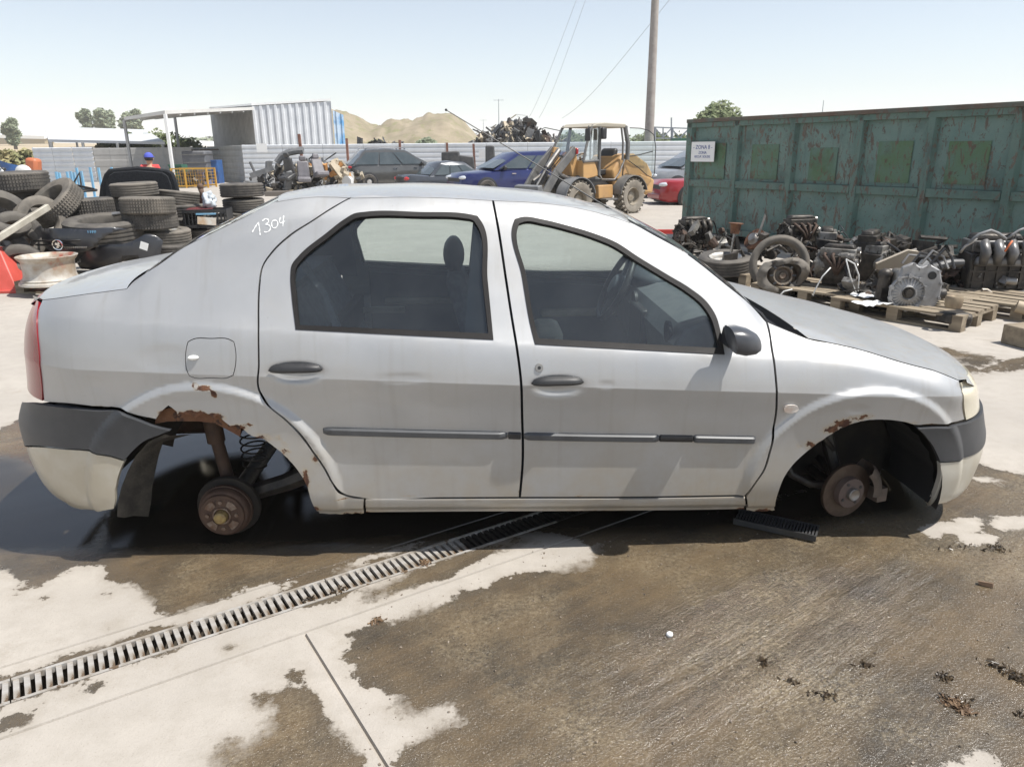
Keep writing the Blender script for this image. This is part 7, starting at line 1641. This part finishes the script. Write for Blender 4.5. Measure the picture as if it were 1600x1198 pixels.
# the ribbed bell housing facing the camera
root = thing('gearbox', 'pale grey gearbox with a ribbed bell housing and dark bearing hole facing the camera', 'gearbox', at(1428, 452, 6.75)); root.rotation_euler = (0, 0, -.18)
bellm = mat('clean_cast_aluminium', (.34, .34, .34), .5, metal=.45, c2=(.27, .265, .26), scale=9, bump=.25, bscale=60)
prof_b = [(-.19, -.17), (-.20, -.05), (-.15, .06), (-.12, .20), (-.03, .245), (.03, .20), (.10, .235), (.20, .18), (.235, .06), (.235, -.08), (.19, -.19), (.05, -.21), (-.08, -.20)]
mb = MB(); mb.prism(prof_b, -.0, .06); mb.build('flange', bellm, root, bevel=.012)
b1 = bell(root, axM((-.055, -.012, -.03), (0, -1, 0)), .155, bellm, 26, .33, .05); 
for i in range(14): a, b = prof_b[i % 13], prof_b[(i+1) % 13]; mb = MB(); mb.cyl((a[0]*.95, -.02, a[1]*.95), (a[0]*.95, .0, a[1]*.95), .013, n=8); mb.build('bolt_boss', bellm, root)
disc_part('shaft_hole', MT['black'], root, axM((.135, -.004, .13), (0, -1, 0)), [(0, .0), (.036, .0), (.036, .006)])
mb = MB(); mb.lathe([(0, .05), (.03, .05), (.035, .02), (.05, .02), (.055, 0)], 16, axM((-.055, -.012, -.03), (0, -1, 0))); mb.build('input_shaft', MT['grease'], root)
MB().box((.03, .20, -.0), (.32, .28, .30), jit=.02).build('gear_case', MT['alu'], root, bevel=.03); mb = MB(); mb.cyl((.19, .08, -.06), (.30, .1, -.05), .07, .05, 14); mb.build('output_flange', MT['grease'], root)
for k in range(4): mb = MB(); mb.tube([(-.1+.08*k, .1, .22), (-.05+.1*k, .12, .30+.02*k), (.12+.07*k, .15, .28), (.2+.05*k, .1, .18)], .012, 6); mb.build('wire', (MT['steel'], MT['black'])[k % 2], root)
# parts around it
def part_thing(name, label, cat, loc, mb, m, rz=0, bevel=0, smooth=35): o = mb.build(name, m, None, smooth=smooth, bevel=bevel); o.location = loc; o.rotation_euler = (0, 0, rz); return tag(o, label, cat)
mb = MB(); mb.lathe([(.02, .09), (.035, .10), (.065, .10), (.072, .085), (.070, .02), (.062, .0)], 28); part_thing('bearing_housing', 'tan ring shaped bearing housing on the front pallet right of the bell housing', 'bearing', at(1489, 480, 6.35), mb, mat('tan_iron', (.30, .24, .16), .6, metal=.3, c2=(.2, .15, .1), scale=8))
mb = MB(); mb.box((0, 0, 0), (.22, .16, .09), jit=.02); mb.cyl((.05, -.02, .0), (.14, -.05, .0), .05); part_thing('greasy_bracket', 'greasy bracket under the tan bearing housing', 'bracket', at(1488, 497, 6.4), mb, MT['grease'], bevel=.015)
mb = MB(); mb.cyl((0, 0, 0), (0, 0, .30), .075, .055, 18); mb.sphere((0, 0, .30), (.07, .06, .06), 12, 8); mb.box((.0, -.04, .14), (.10, .06, .1)); part_thing('starter_motor', 'dark starter motor standing upright left of the bell housing', 'motor', at(1378, 468, 7.0)-Vector((0, 0, .06)), mb, MT['grease'])
mb = MB(); mb.add([(-.22, 0, 0), (.08, -.02, .14), (.2, .0, .12), (.16, .03, -.02), (-.05, .04, -.10), (-.2, .02, -.06)], [(0, 1, 2, 3, 4, 5)]); o = part_thing('cast_bracket', 'pale triangular cast bracket lying on top of the engine parts', 'bracket', at(1403, 412, 7.7), mb, mat('pale_cast', (.40, .35, .28), .6, metal=.3), smooth=None); sm__ = o.modifiers.new('thick', 'SOLIDIFY'); sm__.thickness = .03
mb = MB(); mb.cyl((0, 0, 0), (.10, .05, .09), .05, n=16); part_thing('oil_filter', 'short pale oil filter behind the bell housing', 'filter', at(1432, 427, 7.1), mb, dgr)
mb = MB(); mb.tube([(0, 0, 0), (.12, 0, .06), (.28, .02, .10), (.42, .04, .10)], [.04, .05, .045, .04], 10); part_thing('rubber_hose', 'thick black ribbed hose rising towards the big engine', 'hose', at(1438, 428, 7.3), mb, MT['black'])
mb = MB(); mb.lathe([(.03, 0), (.05, .012), (.12, .012), (.125, 0), (.12, -.012), (.03, -.01)], 28, axM((0, 0, 0), (.2, -.5, .8))); part_thing('pressed_ring', 'crescent shaped bright ring on the starter motor pile', 'ring', at(1400, 434, 7.3), mb, MT['steel'])
mb = MB(); mb.tube([(0, 0, 0), (.05, 0, .0), (.30, -.1, -.17), (.42, -.14, -.25)], [.018, .016, .016, .02], 10); part_thing('drive_shaft', 'pale steel drive shaft slanting down to the rear pallet', 'shaft', at(1534, 453, 7.4), mb, mat('shaft_steel', (.34, .30, .25), .5, metal=.4))
mb = MB(); mb.cyl((0, 0, 0), (.35, -.2, -.10), .055, n=16); part_thing('pipe', 'short fat tan pipe lying on the right hand pallet', 'pipe', at(1588, 478, 6.7), mb, mat('tan_pipe', (.36, .29, .2), .6))
for (u, v, Y, w, l) in ((1362, 462, 6.95, .36, 'white crumpled paper sheet on the left pallet'), (1362, 475, 6.6, .3, 'white crumpled paper at the edge of the front pallet')):
    mb = MB(); rows = [[(x*w, y*.2, .03*noise.noise(Vector((x*6+Y, y*5, 0)))) for y in (-.5, -.2, .1, .5)] for x in np.linspace(-.5, .5, 9)]; mb.grid(rows); p_ = gnd(u, v, .155); part_thing('paper', l, 'paper', p_+Vector((0, 0, .012)), mb, MT['white'], .3, smooth=None)
# big engine at right on a dark stand
g = at(1540, 440, 7.7); engine((g.x+.02, g.y, .10), -.15, 'large engine with four fat pale intake runners under the container side', 1.12, 41, MT['grease'], m2=mat('intake_alu', (.20, .195, .19), .4, metal=.5, c2=(.11, .105, .10), scale=6), intake=True, hoses=8, bellh=False)
mb = MB(); mb.box((0, 0, .07), (.72, .6, .12), jit=.02); o = part_thing('black_box', 'low black slab under the large engine', 'box', (g.x+.05, g.y+.08, 0), mb, MT['black'], -.15, bevel=.02)
mb = MB(); mb.box((0, 0, .18), (.5, .5, .34), jit=.02); part_thing('black_box', 'black box beside the large engine at the right edge', 'box', (g.x+.85, g.y-.25, 0), mb, MT['black'], -.2, bevel=.02)
mb = MB(); mb.box((0, 0, .12), (.5, .4, .24), jit=.02); part_thing('engine_casing', 'dark casing on the ground left of the large engine', 'casing', (g.x-.75, g.y+.1, 0), mb, MT['grease'], .2, bevel=.03)
for pts, r_, m_, l in ((((1513, 380), (1530, 366), (1548, 360), (1560, 365), (1572, 374)), .016, dgr, 'pale loop of hose arching over the large engine'), (((1575, 372), (1583, 366), (1592, 360), (1600, 357)), .012, dgr, 'thin hose end sticking up at the right edge'), (((1500, 395), (1508, 385), (1520, 378), (1526, 372)), .014, MT['steel'], 'bright pipe on the left of the large engine'), (((1570, 393), (1576, 384), (1582, 376)), .010, mat('orange_wire', (.6, .15, .05), .5), 'orange wire on the right of the large engine')):
    mb = MB(); mb.tube([at(u, v, 7.35) for u, v in pts], r_, 6); o = mb.build('hose', m_, None, smooth=True); tag(o, l, 'hose')
# pale wires on the wired gearbox
for i, pts in enumerate((((1322, 405), (1328, 430), (1334, 448), (1340, 462)), ((1322, 405), (1335, 412), (1342, 430), (1341, 455)), ((1298, 418), (1285, 432), (1275, 450), (1270, 462)), ((1212, 468), (1225, 455), (1238, 452)))):
    mb = MB(); mb.tube([at(u, v, 7.25 if i < 3 else 7.4) for u, v in pts], .007, 5); o = mb.build('wire', dwt, None, smooth=True); tag(o, ('straight pale strap hanging down the wired gearbox', 'bent pale strap on the right of the wired gearbox', 'white strap on the left of the wired gearbox', 'pale strap curling off the left end of the left pallet')[i], 'strap')
# wheels by the container
tyre('a', at(1133, 411, 8.9), 'wheel lying flat beside the windscreen with suspension parts on it', (-.05, -.12, 1), rim_w, group='wheels by the container')
tyre('c', at(1140, 436, 9.1)-Vector((0, 0, .02)), 'dark tyre under the flat lying wheel', (0, -.05, 1), None, group='wheels by the container')
Rw = at(1217, 413, 8.25); tyre('e', Rw, 'upright tyre leaning back, seen face on behind the crushed wheel', (-.25, -.93, .28), None, '2', group='wheels by the container')
# crushed small wheel in front
cw_ = at(1222, 431, 7.85); root = thing('crushed_wheel', 'small crushed wheel with a torn flattened tyre in front of the upright tyre', 'wheel', cw_); Mx = Vector((-.12, -.95, .25)).to_track_quat('Z', 'Y').to_matrix().to_4x4()
mb = MB(); mb.lathe([(.15, -.05), (.19, -.06), (.225, -.045), (.235, 0), (.225, .045), (.19, .06), (.15, .05), (.17, 0)], 60, None, closed=True)
vv = []
for p in mb.v:
    v = Vector(p); a = math.atan2(v.y, v.x); r_ = 1+.16*math.sin(2*a+.9)+.07*math.sin(3*a)+.05*noise.noise(v*16); v = Vector((v.x*r_, v.y*(r_-.06), v.z*(1+.5*math.sin(a*2))+.025*math.sin(5*a)+.02*noise.noise(v*20))); vv.append(tuple(Mx @ v))
mb.v = vv; mb.build('torn_tyre', MT['tyre2'], root, smooth=60)
rr_m = mat('dirty_rim', (.16, .14, .11), .6, metal=.4, c2=(.10, .07, .05), scale=14, bump=.3)
mb = MB(); mb.lathe([(.0, .02), (.03, .03), (.045, .005), (.075, .0), (.085, .04), (.10, .045), (.135, .0), (.15, -.03), (.16, .02), (.165, .03)], 40, Mx); mb.build('rim', rr_m, root)
mb = MB()
for k in range(8): a = k*math.pi/4; mb.box(Mx @ Vector((.115*math.cos(a), .115*math.sin(a), .035)), (.04, .018, .02), Mx.to_3x3() @ Matrix.Rotation(a, 3, 'Z'))
mb.build('rim_slot', MT['black'], root)
# struts and discs on the flat wheel
st_ = thing('suspension_strut', 'bright strut standing up out of the flat lying wheel with a rusty top', 'strut', at(1141, 398, 8.8)); a_ = at(1142, 395, 8.8)-Vector(st_.location); b_ = at(1148, 365, 8.8)-Vector(st_.location); c_ = at(1150, 350, 8.8)-Vector(st_.location)
mb = MB(); mb.cyl(a_, b_, .018, n=10); mb.build('rod', MT['chrome'], st_); mb = MB(); mb.cyl(b_, c_, .05, .065, 14); mb.cyl(c_, c_+(c_-b_)*.1, .085, n=14); mb.build('top_mount', MT['rust'], st_); mb = MB(); mb.box((0, 0, -.03), (.16, .12, .10), jit=.02); mb.tube([(0, 0, 0), (.12, 0, .05), (.18, 0, -.05)], .02, 6); mb.build('knuckle', MT['grease'], st_)
dk = at(1178, 373, 8.9); root = thing('brake_assembly', 'rusty brake disc and hub leaning on the flat lying wheel', 'brake', dk); Md = axM((0, 0, 0), (-.75, -.35, .55)); disc_part('disc', MT['rust'], root, Md, [(.05, .0), (.135, .0), (.135, -.02), (.05, -.02)], 36); disc_part('disc_hub', MT['steel'], root, Md, [(0, .05), (.05, .05), (.06, .02), (.08, .0)], 24)
mb = MB(); mb.box(Md @ Vector((.10, .05, -.03)), (.09, .07, .12), RR()); mb.box(Md @ Vector((0, 0, -.1)), (.16, .14, .14), RR()); mb.tube([Md @ Vector((0, 0, -.06)), Vector((.2, 0, .0)), Vector((.32, 0, .02)), Vector((.36, 0, .01))], [.03, .018, .014, .012], 8); mb.build('knuckle', MT['grease'], root)
mb = MB(); mb.box((0, 0, 0), (.35, .012, .05), rot(0, -1.0, 0)); o = part_thing('steel_flat', 'thin bright steel flat standing over the rusty brake disc', 'steel strip', at(1189, 356, 8.85), mb, MT['steel']); o.scale = (.4, 1, 1)
for u, v, Y, l, s_ in ((1110, 410, 10.2, 'greasy hub parts left of the flat lying wheel', .30), (1190, 398, 9.3, 'dark caliper parts behind the flat lying wheel', .34), (1247, 380, 9.6, 'black slotted crate fragment behind the upright tyre', .34), (1440, 405, 8.4, 'dark pipes and brackets in the shade of the container', .5), (1380, 398, 8.6, 'dark engine bits behind the starter motor', .42), (1475, 420, 8.0, 'tangle of black hoses left of the large engine', .42), (1245, 448, 8.0, 'small greasy arm lying behind the crushed wheel', .2), (1330, 425, 8.9, 'dark casting in the shade behind the wired gearbox', .6), (1462, 450, 6.95, 'bright finned casting right of the bell housing', .17), (1060, 395, 11.8, 'low greasy parts by the windscreen edge', .3)):
    random.seed(int(u)); mb = MB()
    for k in range(9): c = Vector((random.uniform(-.5, .5), random.uniform(-.3, .3), random.uniform(-.35, .35)))*s_; mb.box(c, (s_*random.uniform(.2, .6), s_*random.uniform(.15, .4), s_*random.uniform(.1, .4)), RR(), jit=.01)
    for k in range(6): c = Vector((random.uniform(-.4, .4), random.uniform(-.3, .3), random.uniform(-.3, .4)))*s_; mb.tube([c, c+Vector((random.uniform(-.4, .4), random.uniform(-.3, .3), random.uniform(0, .3)))*s_, c+Vector((random.uniform(-.8, .8), random.uniform(-.3, .3), random.uniform(-.3, .2)))*s_], s_*.05, 6)
    for k in range(3): c = Vector((random.uniform(-.4, .4), random.uniform(-.4, 0), random.uniform(-.2, .3)))*s_; mb.cyl(c, c+Vector((random.uniform(-1, 1), -1, random.uniform(-.4, .4))).normalized()*s_*.2, s_*.16, n=12)
    o = mb.build('scrap_parts', MT['alu'] if u == 1462 else MT['grease'], None); o.location = at(u, v, Y); tag(o, l, 'scrap parts', kind='stuff')
random.seed(77)
for us, Y0, sc_n, l in (((1262, 1300), 8.9, 150, 'small oily parts heaped behind the wired gearbox'), ((1345, 1400, 1450), 8.5, 240, 'dark oily tangle of small parts along the foot of the container'), ((1470, 1510, 1590), 7.9, 200, 'dark small parts around the foot of the large engine'), ((1075, 1120), 11.2, 120, 'oily small parts behind the flat lying wheel'), ((1360, 1400), 7.35, 120, 'greasy small parts between the starter motor and the bell housing')):
    scrap_heap('small_parts_heap', l, [((at(u, 400, Y0).x, Y0, 0.02), (.33, .25, .42 if Y0 > 7.5 else .3)) for u in us], sc_n, [MT['grease'], MT['grease'], MT['rubber'], MT['alu'], MT['rustdark']], .12, int(Y0*10))
# ================================================================== LITTER ON THE CONCRETE
random.seed(11)
o = part_thing('pebble', 'small white pebble on the wet concrete in the lower middle', 'pebble', gnd(1046, 993)+Vector((0, 0, .006)), MB().sphere((0, 0, 0), (.012, .011, .010), 10, 7), MT['white'], smooth=True)
o = part_thing('chip', 'brown wood chip on the wet concrete right of the pebble', 'chip', gnd(1540, 915)+Vector((0, 0, .008)), MB().box((0, 0, 0), (.045, .02, .014), jit=.004), mat('brown_chip', (.16, .10, .06), .8), -.5)
def clump(u, v, n, R_, m, label, sz=.006, asp=1.0, rz=0):
    R_ *= .75; mb = MB(); ca, sa = math.cos(rz), math.sin(rz)
    for _ in range(n):
        x, y = random.gauss(0, R_*.45), random.gauss(0, R_*.45*asp); s = sz*random.uniform(.4, 1.6); z = max(.002, random.random()*R_*.22*math.exp(-(x*x+y*y)/(R_*R_)))
        mb.box((x*ca-y*sa, x*sa+y*ca, z), (s*2.2, s*random.uniform(.3, .9), s*random.uniform(.15, .5)), RR(.35), jit=s*.1)
    o = mb.build('litter_clump', m, None, smooth=None); o.location = gnd(u, v); tag(o, label, 'litter', kind='stuff')
wl = mat('wet_leaves', (.035, .025, .016), .35, c2=(.07, .045, .02), scale=30); dl = mat('dry_leaves', (.21, .135, .075), .7, c2=(.11, .065, .035), scale=25)
clump(1475, 1058, 90, .03, wl, 'black clump of wet leaves above the brown clump', .006); clump(1495, 1102, 150, .042, dl, 'brown clump of dead leaves on the wet concrete', .007, 1.3, .6); clump(1490, 1096, 70, .05, wl, 'dark bits around the brown leaf clump', .006, 1.4, .6)
clump(1350, 1040, 22, .05, wl, 'flat dark leaf scrap above the glare', .006, .4); clump(1290, 1087, 34, .07, wl, 'string of dark leaf scraps below the glare', .0045, .35, -.3); clump(1238, 1065, 24, .05, wl, 'thin dark twig scraps by the glare', .004, .25, -.4)
clump(1566, 1045, 60, .08, wl, 'string of wet leaf bits near the right edge', .006, .3, -.7); clump(1590, 1062, 40, .05, wl, 'dark leaf bits at the right edge', .006, .5, -.7); clump(1195, 1038, 18, .03, wl, 'dark crumb left of the glare', .008); clump(1345, 817, 1, .01, wl, 'dark crumb on the wet floor near the loose grate')
clump(1555, 858, 50, .09, wl, 'black wet crumbs below the dry patch by the front bumper', .005, .5, .3); clump(1500, 856, 30, .12, wl, 'line of black crumbs under the dry patch', .004, .25, .1); clump(1600, 1115, 20, .04, wl, 'dark crumbs low at the right edge'); clump(662, 880, 60, .035, dl, 'small dead leaf caught in the drain grate', .006); clump(590, 970, 30, .03, dl, 'reddish crumbs at the edge of the wet patch', .006)
clump(530, 923, 26, .05, wl, 'black debris stuck in the drain slots', .006, .5, .5); clump(480, 938, 26, .05, wl, 'black debris in the drain by the joint', .006, .5, .5)
mb = MB()
for _ in range(1100):
    u, v = random.uniform(560, 1640), random.uniform(845, 1210); p_ = gnd(u, v); s = random.choice((.001, .0012, .0015, .002, .0032))*random.uniform(.7, 1.3)
    mb.box((p_.x, p_.y, s*.4), (s*2, s*1.4, s), RR(.3))
o = mb.build('grit', mat('grit', (.07, .055, .04), .6, c2=(.25, .2, .15), scale=90), None, smooth=None); tag(o, 'fine grit scattered over the wet concrete', kind='stuff')
# ================================================================== HAZE
hm = bpy.data.materials.new('haze_air'); hm.use_nodes = True; hm.node_tree.nodes.clear()
_o = hm.node_tree.nodes.new('ShaderNodeOutputMaterial'); _v = hm.node_tree.nodes.new('ShaderNodeVolumePrincipled')
_v.inputs['Color'].default_value = (.97, .985, 1, 1); _v.inputs['Density'].default_value = .0005; _v.inputs['Anisotropy'].default_value = 0.0
hm.node_tree.links.new(_v.outputs[0], _o.inputs['Volume'])
hz_ = MB().box((0, 0, 29), (5400, 5400, 60)).build('haze', hm, None, smooth=None); tag(hz_, 'thin bright summer haze over the yard', kind='stuff')
